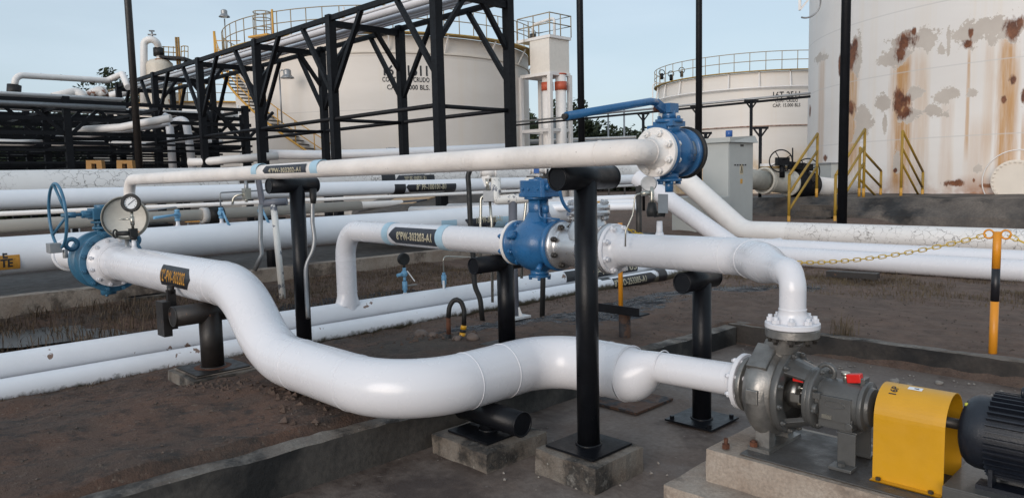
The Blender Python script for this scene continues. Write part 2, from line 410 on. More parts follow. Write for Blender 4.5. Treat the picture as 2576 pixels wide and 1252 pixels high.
def text_mesh(s, h, bold=.0, sx=1., sp=1., w=None):
    cu = bpy.data.curves.new('t', 'FONT'); cu.body = s; cu.size = h/.73; cu.offset = bold; cu.space_character = sp
    cu.align_x = 'CENTER'; cu.resolution_u = 3
    o = bpy.data.objects.new('t', cu); C.objects.link(o)
    me = bpy.data.meshes.new_from_object(o.evaluated_get(bpy.context.evaluated_depsgraph_get()))
    bpy.data.objects.remove(o); bpy.data.curves.remove(cu)
    if w:
        xs = [v.co.x for v in me.vertices]; sx = w/(max(xs)-min(xs))
    vs_ = [(v.co.x*sx, v.co.y-h/2) for v in me.vertices]; fs = [list(p.vertices) for p in me.polygons]
    bpy.data.meshes.remove(me); return vs_, fs
def text_font(vs_fs): return vs_fs
def wrap(vs_, fs, fn, step, name, mat, par, axis=1, flip=False):
    """cut a flat outline into strips along one axis and bend it with fn(x, y) -> point"""
    bm = bmesh.new(); bv = [bm.verts.new((x, y, 0)) for x, y in vs_]
    for f in fs:
        try: bm.faces.new([bv[i] for i in f])
        except ValueError: pass
    lo = min(v[axis] for v in vs_); hi = max(v[axis] for v in vs_); k = lo+step
    nrm = (0, 1, 0) if axis else (1, 0, 0)
    while k < hi:
        bmesh.ops.bisect_plane(bm, geom=bm.verts[:]+bm.edges[:]+bm.faces[:], plane_co=(k*nrm[0], k*nrm[1], 0), plane_no=nrm); k += step
    bm.verts.ensure_lookup_table(); bm.verts.index_update()
    mb = MB(); mb.add([fn(v.co.x, v.co.y) for v in bm.verts], [[v.index for v in f.verts] for f in bm.faces])
    bm.free(); return mb.build(name, mat, par)
def pipe_wrap(c, a, e, R):
    a = V(a).normalized(); e = V(e); e = (e-a*e.dot(a)).normalized(); b = e.cross(a); c = V(c)
    return lambda x, y: c+a*x+(e*math.cos(y/R)+b*math.sin(y/R))*R
def arrow(par, c, a, e, R, length, hh, s, th, tip='L', lm=None, dm=None, bold=.004, sx=.8, tx=0, name='flow_arrow', wf=.74):
    t = hh*1.05; L2 = length/2
    poly = [(-L2, 0), (-L2+t, -hh), (L2, -hh), (L2, hh), (-L2+t, hh)]
    if tip == 'R': poly = [(-x, y) for x, y in reversed(poly)]
    if tip == 'N': poly = [(-L2, -hh), (L2, -hh), (L2, hh), (-L2, hh)]
    o = wrap(poly, [list(range(len(poly)))], pipe_wrap(c, a, e, R+.0025), R*.1, name, dm or decal, par)
    tv, tf = text_mesh(s, th, bold, sx, 1.08, length*wf); tv = [(x+tx, y) for x, y in tv]
    wrap(tv, tf, pipe_wrap(c, a, e, R+.0045), R*.1, 'lettering', lm or letter, o)
    return o
def band(par, c, a, R, w_, mat, name='pipe_band'):
    return MB().lathe(V(c)-V(a)*w_/2, a, [(0, R), (0, R+.003), (w_, R+.003), (w_, R)], 40).build(name, mat, par)
def seams(mb, pts_dirs, R):
    for p, d in pts_dirs: mb.torus(p, d, R-.0004, .0034, 40, 6)
def t_post(label, x, y, z0, ztop, r, axis, l0, l1, plate=.17, block=None, rb=None, bar_r=None, mat=black, loc=None, group='black T-shaped pipe supports', cat='pipe support', bolts_=False):
    rb = bar_r or r*1.05; zt = ztop-rb
    o = thing('pipe_support', label, cat, (x, y, z0-(block[1] if block else 0)), group)
    a = V(axis).normalized()
    MB().cyl((x, y, z0+.008), (x, y, zt), r, n=28).build('post', mat, o)
    mb = MB(); p, q = V((x, y, zt))-a*l0, V((x, y, zt))+a*l1
    mb.cyl(p, q, rb, n=32); mb.torus(p, a, rb-.004, .006, 32, 6); mb.torus(q, a, rb-.004, .006, 32, 6); mb.build('crossbar', mat, o)
    pb = MB(); pb.box(x-plate, x+plate, y-plate, y+plate, z0, z0+.012); pb.torus((x, y, z0+.014), (0, 0, 1), r+.004, .008, 28, 6)
    pl = pb.build('base_plate', mat, o)
    if bolts_:
        for i in (-1, 1):
            for j in (-1, 1):
                mb = MB(); hexnut(mb, (x+i*plate*.8, y+j*plate*.8, z0+.012), (0, 0, 1), .016, .02); mb.build('anchor_bolt', mat, pl)
    if block:
        hb, hh = block; mb = MB(); N = 8
        # rough cast block: grid faces nudged by noise
        def rough(p_): return p_+V((noise.noise(p_*9), noise.noise(p_*9+V((5, 0, 0))), noise.noise(p_*9+V((0, 7, 0)))*.6))*.012
        for (o0, e1, e2) in (((-1, -1, 0), (2, 0, 0), (0, 0, 1)), ((1, -1, 0), (0, 2, 0), (0, 0, 1)), ((1, 1, 0), (-2, 0, 0), (0, 0, 1)), ((-1, 1, 0), (0, -2, 0), (0, 0, 1)), ((-1, -1, 1), (2, 0, 0), (0, 2, 0))):
            P0 = V((x+o0[0]*hb, y+o0[1]*hb, z0-hh+o0[2]*hh)); E1 = V((e1[0]*hb, e1[1]*hb, e1[2]*hh)); E2 = V((e2[0]*hb, e2[1]*hb, e2[2]*hh))
            vs_ = []
            for i in range(N+1):
                for j in range(N+1):
                    p_ = P0+E1*i/N+E2*j/N
                    dx = max(abs(p_.x-x), abs(p_.y-y))/hb
                    if p_.z > z0-.002 and dx > .92: p_.z -= .012
                    if p_.z > z0-.002 and dx <= .92 and max(abs(p_.x-x), abs(p_.y-y)) <= plate+.02: vs_.append(p_-V((0, 0, .004))); continue
                    vs_.append(rough(p_))
            mb.add(vs_, [(i*(N+1)+j, (i+1)*(N+1)+j, (i+1)*(N+1)+j+1, i*(N+1)+j+1) for i in range(N) for j in range(N)])
        bo = mb.build('concrete_block', blockm, o)
    return o

# ------------------------------------------------------------------ ground, slab, kerbs, pedestal
for (px, py, rx, ry) in ((1300, 828, .55, .8), (1450, 820, .6, .8), (1560, 790, .5, .8), (1700, 745, .45, .9), (1860, 735, .4, .8), (2000, 730, .3, .5), (720, 800, .4, .9), (860, 775, .35, .9), (960, 755, .3, .6), (60, 880, .4, .8), (300, 850, .3, .8)):
    p_ = oZ(.02, px, py); OIL.append((p_.x, p_.y, rx, ry))
dirt = dirtmat()
def sm(a, b, t): t = max(0, min(1, (t-a)/(b-a))); return t*t*(3-2*t)
def gh(x, y):
    """dirt height before roughness"""
    z = .275-.10*sm(3.2, 6.2, y)                       # beside the near kerb, lower towards the far one
    z = z+(.21-z)*sm(-3.9, -5.2, x) if False else z
    t = sm(-4.6, -6.3, x); z = z*(1-t)+(.03-.075*sm(2, 9, y))*t
    t2 = sm(-7.3, -8.6, x); z = z+t2*(.10-z)-.17*math.exp(-((x+9.1)/1.2)**2-((y-1.5)/1.5)**2)
    t3 = sm(7, 12, y)*(1-t2); z = z*(1-t3)+(-.07)*t3
    return z
GX = sorted(set([-4000, -1500, -600, -250, -120, -70, -50, -40, -32, -26, -20, -16, -13.5]+[round(-12+i*.1, 4) for i in range(40)]+[round(-8+i*.05, 4) for i in range(91)]+[round(-3.45+i*.35, 4) for i in range(18)]+[3.5, 5, 8, 12, 20, 40, 90, 250, 1000, 4000]))
GY = sorted(set([-4000, -600, -100, -30, -12, -6, -3, -1.5]+[round(-.9+i*.05, 4) for i in range(150)]+[round(6.65+i*.1, 4) for i in range(45)]+[round(11.2+i*.4, 3) for i in range(22)]+[20.5, 22, 26, 30, 36, 50, 80, 150, 300, 800, 4000]))
def gz(x, y):
    z = gh(x, y)
    if -13 < x < 3.6 and -1.5 < y < 20:
        p = V((x, y, 0)); z += .035*noise.noise(p*1.3)+.022*noise.noise(p*4.1)+.014*noise.noise(p*9.)+.008*noise.noise(p*19.)+.010*max(0, noise.noise(p*6.+V((3, 3, 0))))
        # a low lip of soil heaped beside the ground pipes
        if y < 4: z += .05*math.exp(-((x+6.25+.1*noise.noise(p*1.5))/.16)**2)
    if x > -3.62 and y < 6.42:
        z = -.12 if (x > -3.54 and y < 6.33) else min(z, .20)
    return z
mb = MB(); nx, ny = len(GX), len(GY)
for x in GX:
    for y in GY: mb.v.append(V((x, y, gz(x, y))))
for i in range(nx-1):
    for j in range(ny-1): mb.f.append([i*ny+j, (i+1)*ny+j, (i+1)*ny+j+1, i*ny+j+1]); mb.sm.append(True); mb.mi.append(0)
tag(mb.build('ground', dirt, org=(0, 0, 0)), kind='structure')
# concrete slab, slightly uneven
mb = MB(); n1, n2 = 60, 80
for i in range(n1+1):
    for j in range(n2+1):
        x = -3.51+7*i/n1; y = -1.5+7.85*j/n2; mb.v.append(V((x, y, .006*noise.noise(V((x*1.5, y*1.5, 3))))))
for i in range(n1):
    for j in range(n2): mb.f.append([i*(n2+1)+j, (i+1)*(n2+1)+j, (i+1)*(n2+1)+j+1, i*(n2+1)+j+1]); mb.sm.append(True); mb.mi.append(0)
tag(mb.build('slab', slabm, org=(0, 0, 0)), kind='structure')
def rough_wall(mb, p, q, w_, h0, h1, seg=.07, amp=.006, hq=None):
    """wall from p to q (inner top edge line), thickness w_ to the left of p->q, crumbly top"""
    p, q = V(p), V(q); a = (q-p); L_ = a.length; a.normalize(); nrm = V((-a.y, a.x, 0)); N = int(L_/seg)
    prof = [(0, h0), (0, .35), (0, .7), (0, .97), (.02, 1.), (w_*.3, 1.), (w_*.65, 1.), (w_-.02, 1.), (w_, .95), (w_, h0-.15)]
    vs_ = []
    for i in range(N+1):
        pt = p+a*(L_*i/N); ht = h1 if hq is None else h1+(hq-h1)*i/N
        for (u, v_) in prof:
            zz = h0+(ht-h0)*max(0, v_) if v_ > 0 and v_ <= 1 and (u, v_) != (0, h0) else v_
            P = pt+nrm*u; P.z = zz
            k = P*6.; d = noise.noise(k)*amp+noise.noise(k*2.3)*amp*.8
            if v_ >= .95: P.z += d*1.5-max(0, noise.noise(P*2.1+V((9, 0, 0)))-.25)*.03
            P += nrm*(noise.noise(k+V((3, 1, 2)))*amp)
            vs_.append(P)
    m_ = len(prof)
    for j in range(m_-1):
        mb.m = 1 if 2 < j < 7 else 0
        mb.add(vs_ if j == 0 else [], [], False)
        for i in range(N): mb.f.append([len(mb.v)-len(vs_)+q_ for q_ in (i*m_+j, (i+1)*m_+j, (i+1)*m_+j+1, i*m_+j+1)]); mb.sm.append(False); mb.mi.append(mb.m)
    mb.m = 0
ku = thing('containment_kerb', 'low stained concrete kerb wall bounding the sunken slab under the white suction pipe', 'kerb', (-3.5, 6.3, 0))
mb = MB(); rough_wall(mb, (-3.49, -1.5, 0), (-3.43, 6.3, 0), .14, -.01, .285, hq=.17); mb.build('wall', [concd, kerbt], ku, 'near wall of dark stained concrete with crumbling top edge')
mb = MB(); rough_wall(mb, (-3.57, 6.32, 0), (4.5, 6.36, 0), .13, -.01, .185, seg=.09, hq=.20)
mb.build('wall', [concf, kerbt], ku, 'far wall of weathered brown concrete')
# pump pedestal
pd = thing('pump_pedestal', 'stepped pale concrete pedestal carrying the grey pump and dark motor', 'pedestal', (-.9, 3.4, 0))
def rbox(mb, x0, x1, y0, y1, z0, z1, seg=.06, amp=.006):
    faces = [((x0, y0, z0), (x1-x0, 0, 0), (0, 0, z1-z0)), ((x1, y0, z0), (0, y1-y0, 0), (0, 0, z1-z0)), ((x1, y1, z0), (x0-x1, 0, 0), (0, 0, z1-z0)), ((x0, y1, z0), (0, y0-y1, 0), (0, 0, z1-z0)), ((x0, y0, z1), (x1-x0, 0, 0), (0, y1-y0, 0))]
    for P0, E1, E2 in faces:
        P0, E1, E2 = V(P0), V(E1), V(E2); n_ = max(1, int(E1.length/seg)); m_ = max(1, int(E2.length/seg)); vs_ = []
        for i in range(n_+1):
            for j in range(m_+1):
                p = P0+E1*i/n_+E2*j/m_; k = p*8
                vs_.append(p+V((noise.noise(k), noise.noise(k+V((4, 0, 0))), noise.noise(k+V((0, 4, 0)))*.5))*amp)
        mb.add(vs_, [(i*(m_+1)+j, (i+1)*(m_+1)+j, (i+1)*(m_+1)+j+1, i*(m_+1)+j+1) for i in range(n_) for j in range(m_)])
mb = MB(); rbox(mb, -1.86, 1.2, 3.13, 3.72, .09, .262); mb.build('upper_block', conctop, pd)
mb = MB(); rbox(mb, -1.99, 1.2, 2.95, 3.86, -.02, .10, amp=.009); mb.build('lower_step', conctop, pd)
# oil, water
def blob(name, mat, pts, z, label=None, kind='structure', n=5, amp=.12, drape=True):
    P = [V((p.x, p.y, 0)) for p in pts]; c = sum(P, V())/len(P); out = []
    for i in range(len(P)):
        for k in range(n):
            q = P[i].lerp(P[(i+1) % len(P)], k/n); d = (q-c).normalized(); out.append(q+d*amp*noise.noise(q*3.))
    mb = MB(); R = 8; vs_ = [c.copy()]
    for r_ in range(1, R+1):
        for q in out: vs_.append(c.lerp(q, r_/R))
    for p in vs_: p.z = (gz(p.x, p.y) if drape else 0)+z
    N = len(out); fs = [(0, 1+k, 1+(k+1) % N) for k in range(N)]+[(1+(r_-1)*N+k, 1+r_*N+k, 1+r_*N+(k+1) % N, 1+(r_-1)*N+(k+1) % N) for r_ in range(1, R) for k in range(N)]
    mb.add(vs_, fs, True); o = mb.build(name, mat, fix=False); tag(o, kind=kind, label=label); return o
blob('water', water, [oZ(.02, x, y) for x, y in ((-120, 770), (-120, 880), (60, 868), (260, 842), (400, 815), (430, 782), (200, 778))], .0, 'shallow muddy puddle', drape=False)
bpy.data.objects['water'].location.z += .0
# stains of damp and lime on the slab
def patch(mat, cx, cy, r, zz=.009, name='stain'):
    mb = MB(); N = 22; vs_ = [V((cx, cy, zz))]
    for k in range(N):
        a = 2*math.pi*k/N; rr = r*(1+.55*noise.noise(V((cx+math.cos(a)*1.3, cy+math.sin(a)*1.3, r)))); vs_.append(V((cx+rr*math.cos(a)*1.3, cy+rr*math.sin(a), zz)))
    mb.add(vs_, [(0, 1+k, 1+(k+1) % N) for k in range(N)]); tag(mb.build('slab_stain', mat), kind='structure')
lime = paint('lime_mark', (.20, .19, .175), .8, .2, scale=20)
q_ = None; (lambda *a: None)(paint('damp', (.045, .025, .018), .45, .3), 0, 0, .045)

# ------------------------------------------------------------------ 12 inch suction line
ZL, ZH = .46, .885; YS = 2.25; XV = -3.14; YP = 3.42; R12 = .162
path = [(-7.74, YS, ZH), (-5.02, YS, ZH), (-4.58, YS, ZL), (XV, YS, ZL), (XV, YP, ZL), (-2.54, YP, ZL)]
sp = thing('suction_pipeline', 'thick glossy white pipe snaking across the foreground into the grey pump', 'pipe', (-3.1, 2.3, 0))
mb = MB(); pf = fillet(path, [0, .62, .62, .44, .44, 0], 16)
mb.sweep(pf, R12, 48, caps=False)
seams(mb, [((XV, YS+.44, ZL), (0, 1, 0)), ((XV, YP-.44, ZL), (0, 1, 0)), ((XV-.44, YS, ZL), (1, 0, 0)), ((-2.69, YP, ZL), (1, 0, 0)), ((-4.2, YS, ZL), (1, 0, 0)), ((-5.3, YS, ZH), (1, 0, 0))], R12)
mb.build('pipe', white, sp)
ZP = .545; r6 = .084
mb = MB(); pr_ = []; rr_ = []
for i in range(13):
    t = i/12; s_ = t*t*(3-2*t); pr_.append((-2.54+.22*t, YP, ZL+(ZP-.012-ZL)*s_)); rr_.append(R12+(r6-R12)*s_)
pr_.append((-1.83, YP, ZP)); rr_.append(r6)
mb.sweep(pr_, rr_, 44, caps=False); seams(mb, [((-2.53, YP, ZL), (1, 0, 0))], R12); seams(mb, [((-2.305, YP, ZP), (1, 0, 0))], r6)
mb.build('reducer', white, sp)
flange(sp, (-7.75, YS, ZH), (-1, 0, 0), .238, .03, white, .09, R12, 12, .0125, .045, .212, phase=.5)
fs_ = flange(sp, (-1.83, YP, ZP), (1, 0, 0), .142, .025, white, .05, r6, 8, .009, .03, .12)
arrow(sp, (oY(YS-R12, 438, 685).x, YS, ZH), (1, 0, 0), (0, -1, .16), R12, .60, .082, '12"-PW-303202', .095, 'R', lettero, decalk, .002, .52, -.05, wf=.80)
mb = MB(); mb.cyl((-7.16, YS, ZH+.15), (-7.16, YS, ZH+.24), .022, .017); mb.cyl((-7.16, YS, ZH+.14), (-7.16, YS, ZH+.17), .04, .024); mb.build('gauge_stub', white, sp)

# ------------------------------------------------------------------ 4 inch upper line and ball valve
YA, ZA, rA = 2.75, 1.705, .0585; XF = -2.03
ua = thing('upper_pipeline', 'thin chalky white pipe running high above the ground to the blue lever valve', 'pipe', (-2.5, YA, 0))
mb = MB(); mb.sweep(fillet([(-8.78, YA, .95), (-8.78, YA, ZA-.03), (XF, YA, ZA), (XF, 2.925, ZA)], [0, .16, .16, 0], 12), rA, 36, caps=False)
seams(mb, [((XF-.165, YA, ZA), (1, 0, 0)), ((XF, 2.895, ZA), (0, 1, 0))], rA); mb.build('pipe', ribw, ua)
flange(ua, (XF, 2.945, ZA), (0, 1, 0), .116, .024, whitem, .05, rA, 8, .0095, .028, .094)
def pxX(y, x_, yy): return oY(y, x_, yy).x
for px in (655, 806): band(ua, (pxX(YA, px, 430), YA, ZA-.006), (1, 0, 0), rA, .09 if px < 700 else .10, bandb)
arrow(ua, (pxX(YA, 731, 427), YA, ZA-.006), (1, 0, 0), (0, -1, .0), rA, pxX(YA, 786, 427)-pxX(YA, 677, 427), .040, '4"PW-303202-A1', .036, 'L', letter, decal, .001, .85, .02)
va = thing('lever_valve', 'blue ball valve with long chipped lever handle at the end of the high white pipe', 'valve', (XF, 3.1, 1.6), None)
y0 = 2.971; mb = MB()
mb.slathe((XF, y0, ZA), (0, 1, 0), [(0, .05), (0, .112), (.002, .115), (.024, .115), (.028, .112), (.032, .092), (.05, .094), (.085, .108), (.115, .113), (.145, .110), (.16, .097), (.175, .094), (.19, .096), (.192, .115), (.195, .117), (.216, .117), (.218, .112), (.219, .04)], 48)
yc = y0+.10
mb.cyl((XF, yc, ZA+.08), (XF, yc, ZA+.15), .058, .05); mb.cyl((XF, yc, ZA+.14), (XF, yc, ZA+.158), .066)
mb.obox((XF, yc, ZA+.135), V((1, 0, 0)), V((0, 1, 0)), V((0, 0, 1)), .055, .055, .012); mb.cyl((XF, yc, ZA+.155), (XF, yc, ZA+.20), .036, .03)
for k in range(6):
    a = 2*math.pi*k/6; mb.cyl((XF+.052*math.cos(a), yc+.052*math.sin(a), ZA+.155), (XF+.052*math.cos(a), yc+.052*math.sin(a), ZA+.172), .009, n=6)
mb.cyl((XF, yc, ZA-.09), (XF, yc, ZA-.135), .045); mb.cyl((XF, yc, ZA-.125), (XF, yc, ZA-.138), .06); mb.cyl((XF, yc, ZA-.13), (XF, yc, ZA-.19), .02)
for k in range(6):
    a = 2*math.pi*k/6+.3; mb.cyl((XF+.05*math.cos(a), yc+.05*math.sin(a), ZA-.135), (XF+.05*math.cos(a), yc+.05*math.sin(a), ZA-.152), .008, n=6)
mb.obox((XF-.03, yc-.01, ZA+.10), V((1, 0, 0)), V((0, 1, 0)), V((0, 0, 1)), .055, .05, .03)
mb.build('valve_body', blue, va)
flange(va, (XF, y0+.221, ZA), (0, 1, 0), .120, .03, rubber, name='blind_flange')
mb = MB(); mb.torus((XF, y0+.236, ZA), (0, 1, 0), .117, .011, 40, 8); mb.build('gasket_ring', rubber, va)
ew = V((-.35, 0, 0)); ew = V((.94, -.34, 0))
for s_, dz in (('150', .0), ('WCC', -.28)):
    tv = text_mesh(s_, .022, .001); wrap(*tv, pipe_wrap((XF, yc+.03, ZA), (0, 1, 0), (1, 0, dz), .1145), .01, 'cast_lettering', blue, va)
mb = MB(); wrap([(-.012, -.05), (.012, -.05), (.012, .05), (-.012, .05)], [[0, 1, 2, 3]], pipe_wrap((XF, y0+.17, ZA), (0, 1, 0), (1, 0, .05), .1135 if False else .101), .01, 'name_plate', steel, va)
mb = MB(); hz = ZA+.205
mb.obox((XF, yc, hz+.005), V((1, 0, 0)), V((0, 1, 0)), V((0, 0, 1)), .030, .036, .022)
l0 = V((XF-.005, yc-.035, hz)); l1 = V((XF-.005, yc-.10, hz+.028)); l2 = V((XF-.005, yc-.145, hz+.030)); l3 = V((XF-.005, 2.33, hz-.062))
mb.beam(l0+V((0, .02, 0)), l0, .05, .036); mb.beam(l0, l1, .020, .036); mb.sweep([l1, l2, l3], [.017, .0175, .0175], 20)
mb.build('lever', blue, va)
MB().cyl(l3+V((0, .005, 0)), l3-V((0, .018, .003)), .012).build('lever_tip', dsteel, va)
mb = MB(); hexnut(mb, (XF-.02, yc-.045, hz+.002), (-.5, -1, 0), .015, .03); mb.build('lever_bolt', rustc, va)

# ------------------------------------------------------------------ 8 inch line B with its valves
YB, ZB, rB = 4.02, 1.105, .1085
pb_ = thing('branch_pipeline', 'white pipe rising off the ground pipe to the blue geared valve, arrow label PW-303203', 'pipe', (-6.9, 4.3, 0))
xb0 = -6.939; P0 = V((xb0, 4.30, .179))
mb = MB(); mb.sweep(fillet([P0, (xb0, 4.30, ZB-.02), (-4.055, YB, ZB)], .30, 14), rB-.001, 40, caps=False)
# swept saddle where the riser leaves the ground pipe
rg_ = []; vs_ = []
for i in range(9):
    t = i/8; zz = .272+.14*t; ry = rB-.001+.050*(1-t)**2.2
    for k in range(40): a = 2*math.pi*k/40; vs_.append(V((xb0+(rB-.0008)*math.cos(a), 4.30+ry*math.sin(a), zz)))
mb.add(vs_, [(i*40+k, i*40+(k+1) % 40, (i+1)*40+(k+1) % 40, (i+1)*40+k) for i in range(8) for k in range(40)], True)
dB = (V((-4.055, YB, ZB))-V((xb0, 4.30, ZB-.02))).normalized()
seams(mb, [((xb0, 4.3, .42), (0, 0, 1)), ((xb0, 4.3, .76), (0, 0, 1)), (V((xb0, 4.3, ZB-.02))+dB*.32, dB)], rB)
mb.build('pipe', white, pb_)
def onB(px): # point on B axis under a sightline
    q = oY(4.1, px, 600); t = (q.x-xb0)/(-4.055-xb0); return V((xb0, 4.30, ZB-.02)).lerp(V((-4.055, YB, ZB)), t)
for px in (970, 1127): band(pb_, onB(px), dB, rB, .11, bandb)
ca = onB(1048); arrow(pb_, ca, dB, (0, -1, .0), rB, (onB(1108)-onB(975)).length, .082, '8"PW-303203-A1', .075, 'L', letter, decal, .003, .72, .05)
flange(pb_, (-4.055, YB, ZB), (1, 0, 0), .172, .03, whitem, .03, rB, 8, .0125, .033, .148, blue)
bv = thing('geared_valve', 'bulky blue ball valve with flat gearbox on top beside the silver check valve', 'valve', (-3.8, YB, .9))
xv = -4.02; mb = MB()
mb.slathe((xv, YB, ZB), (1, 0, 0), [(0, .1), (0, .171), (.028, .171), (.032, .125), (.05, .125), (.085, .165), (.14, .195), (.20, .207), (.26, .205), (.32, .188), (.36, .166), (.39, .162), (.395, .185), (.43, .185), (.432, .1)], 48)
mb.cyl((xv+.22, YB, ZB+.17), (xv+.22, YB, ZB+.36), .078, .074, n=28); mb.slathe((xv+.22, YB, ZB+.14), (0, 0, 1), [(0, .15), (.04, .11), (.1, .08)], 28)
mb.cyl((xv+.22, YB, ZB+.335), (xv+.22, YB, ZB+.352), .105, n=28)
mb.cyl((xv+.22, YB, ZB-.19), (xv+.22, YB, ZB-.235), .07); mb.cyl((xv+.22, YB, ZB-.228), (xv+.22, YB, ZB-.245), .085)
for a in (0, 1.57, 3.14, 4.71): mb.cyl((xv+.22+.07*math.cos(a+.7), YB+.07*math.sin(a+.7), ZB-.24), (xv+.22+.07*math.cos(a+.7), YB+.07*math.sin(a+.7), ZB-.265), .013, n=6)
mb.cyl((xv+.14, YB-.17, ZB+.07), (xv+.14, YB-.225, ZB+.09), .038, .026); mb.cyl((xv+.36, YB-.13, ZB-.13), (xv+.38, YB-.19, ZB-.17), .02)
mb.cyl((xv+.33, YB-.05, ZB+.14), (xv+.35, YB-.06, ZB+.26), .018); mb.cyl((xv+.35, YB-.06, ZB+.24), (xv+.35, YB-.06, ZB+.29), .026, n=6)
mb.build('valve_body', blue, bv)
mb = MB(); xg = xv+.22
poly = []
for k in range(9): a = math.pi/2+math.pi*k/8; poly.append((-.05+.11*math.cos(a), .11*math.sin(a)))
poly += [(.13, -.11), (.15, -.09), (.15, .09), (.13, .11)]
mb.prism(poly, (xg, YB, ZB+.352), V((1, 0, 0)), V((0, 1, 0)), V((0, 0, .03)))
mb.prism([(x*.93, y*.93) for x, y in poly], (xg, YB, ZB+.38), V((1, 0, 0)), V((0, 1, 0)), V((0, 0, .095)))
mb.cyl((xg, YB, ZB+.47), (xg, YB, ZB+.485), .07); hexnut(mb, (xg, YB, ZB+.485), (0, 0, 1), .02, .012)
for dx in (-.06, 0, .09): hexnut(mb, (xg+dx, YB-.102, ZB+.41), (0, -1, 0), .011, .01)
mb.beam((xg-.04, YB, ZB+.487), (xg+.04, YB, ZB+.487), .01, .008)
mb.build('gearbox', blue, bv, bevel=.006)
mb = MB(); mb.cyl((xg+.1, YB-.05, ZB+.425), (xg+.42, YB-.05, ZB+.425), .013); mb.cyl((xg+.14, YB-.05, ZB+.425), (xg+.17, YB-.05, ZB+.425), .028); mb.build('input_shaft', blue, bv)
wb = MB(); wb.torus((xg+.43, YB-.05, ZB+.425), (1, 0, 0), .19, .012, 40, 8)
for k in range(3): a = 2.1*k+.4; wb.cyl((xg+.43, YB-.05, ZB+.425), (xg+.43, YB-.05+.19*math.cos(a), ZB+.425+.19*math.sin(a)), .009, n=10)
wb.build('handwheel', blue, bv)
mb = MB(); mb.sweep(fillet([(xv+.29, YB-.07, ZB+.33), (xv+.30, YB-.07, ZB+.20), (xv+.36, YB-.06, ZB+.20), (xv+.45, YB-.02, ZB+.19)], .04), .008, 10); mb.build('grease_tube', blue, bv)
# silver check valve
cv = thing('check_valve', 'silver swing check valve with bolted round cover and lifting eye', 'valve', (-3.35, YB, .9))
xc = xv+.435; Lc = -3.115-xc
mb = MB(); mb.slathe((xc, YB, ZB), (1, 0, 0), [(0, .1), (0, .172), (.032, .172), (.036, .135), (.07, .13), (Lc*.35, .150), (Lc*.55, .152), (Lc*.75, .138), (Lc-.036, .13), (Lc-.032, .172), (Lc, .172), (Lc, .1)], 48)
xk = xc+Lc*.56
mb.slathe((xk, YB, ZB+.06), (0, 0, 1), [(0, .15), (.07, .145), (.12, .12), (.15, .115), (.165, .12), (.165, .152), (.195, .152), (.198, .149), (.203, .149), (.205, .152), (.235, .152), (.238, .145), (.238, .001)], 40)
cb = mb.build('valve_body', silver, cv)
bolts(cb, (xk, YB, ZB+.06+.20), (0, 0, 1), .128, 10, .010, .042, silver, .2, 'cover_bolt')
bolts(cb, (xc+.016, YB, ZB), (1, 0, 0), .148, 8, .012, .03, dsteel, .5, 'flange_bolt')
mb = MB(); mb.cyl((xk, YB, ZB+.297), (xk, YB, ZB+.325), .016, .01); mb.torus((xk, YB, ZB+.352), (.6, -1, 0), .026, .008, 24, 8); mb.build('lifting_eye', silver, cv)
mb = MB(); mb.box(xk+.0, xk+.02, YB-.156, YB-.146, ZB-.06, ZB+.03); mb.build('name_plate', decal, cv)
# discharge line to the pump
dp = thing('discharge_pipeline', 'white pipe from silver check valve bending down onto the pump flange', 'pipe', (-2.2, 3.9, 0))
YE = 3.92; S0 = V((-3.05, YB, ZB+.0)); E1 = V((-2.07, YE, ZB+.015)); XD, YD = -1.545, 3.37
dd = (E1-S0).normalized(); E2 = V((XD, YD, ZB+.015)); d2 = (E2-E1).normalized()
mb = MB(); mb.sweep(fillet([S0, E1, E1+d2*.28], [0, .28, 0], 16), rB, 44, caps=False)
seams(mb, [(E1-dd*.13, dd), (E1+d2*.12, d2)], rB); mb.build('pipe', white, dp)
mb = MB(); pts_ = []; rad_ = []
R4 = .061; A0 = E1+d2*.27; A1 = E2-d2*.16
for i in range(8):
    t = i/7; s_ = t*t*(3-2*t); pts_.append(A0.lerp(A1, t)-V((0, 0, 0))*s_); rad_.append(rB+(.070-rB)*s_)
el = fillet([A1, E2, (XD, YD, .95)], .155, 14); pts_ += el[1:]; rad_ += [.070+(R4-.070)*min(1, i/8) for i in range(len(el)-1)]
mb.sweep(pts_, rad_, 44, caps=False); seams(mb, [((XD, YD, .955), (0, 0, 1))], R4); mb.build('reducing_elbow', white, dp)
flange(dp, S0+V((-.055, 0, 0)), (-1, 0, 0), .172, .0, white) if False else None
flange(dp, (-3.075, YB, ZB), (-1, 0, 0), .172, .03, white, .07, rB, 8, .0125, .033, .148)
ZF = .865
mb = MB(); mb.slathe((XD, YD, ZF+.025), (0, 0, 1), [(0, R4*1.35), (.03, R4*1.18), (.06, R4*1.02), (.065, R4*1.07), (.07, R4)], 40); mb.cyl((XD, YD, ZF+.07), (XD, YD, .96), R4, n=40, caps=False); mb.build('neck', white, dp)
fdp = flange(dp, (XD, YD, ZF+.028), (0, 0, -1), .125, .026, white, 0, R4)
bolts(fdp, (XD, YD, ZF+.015), (0, 0, 1), .100, 8, .0105, .014, white, .5)
# tapping stub and pressure instrument on the discharge line
sx_ = oY(YE, 1641, 585).x
mb = MB(); mb.cyl((sx_, YB-.02, ZB+.09), (sx_, YB-.02, ZB+.20), .022, .018); mb.cyl((sx_, YB-.02, ZB+.09), (sx_, YB-.02, ZB+.13), .036, .022); mb.build('tapping', white, dp)

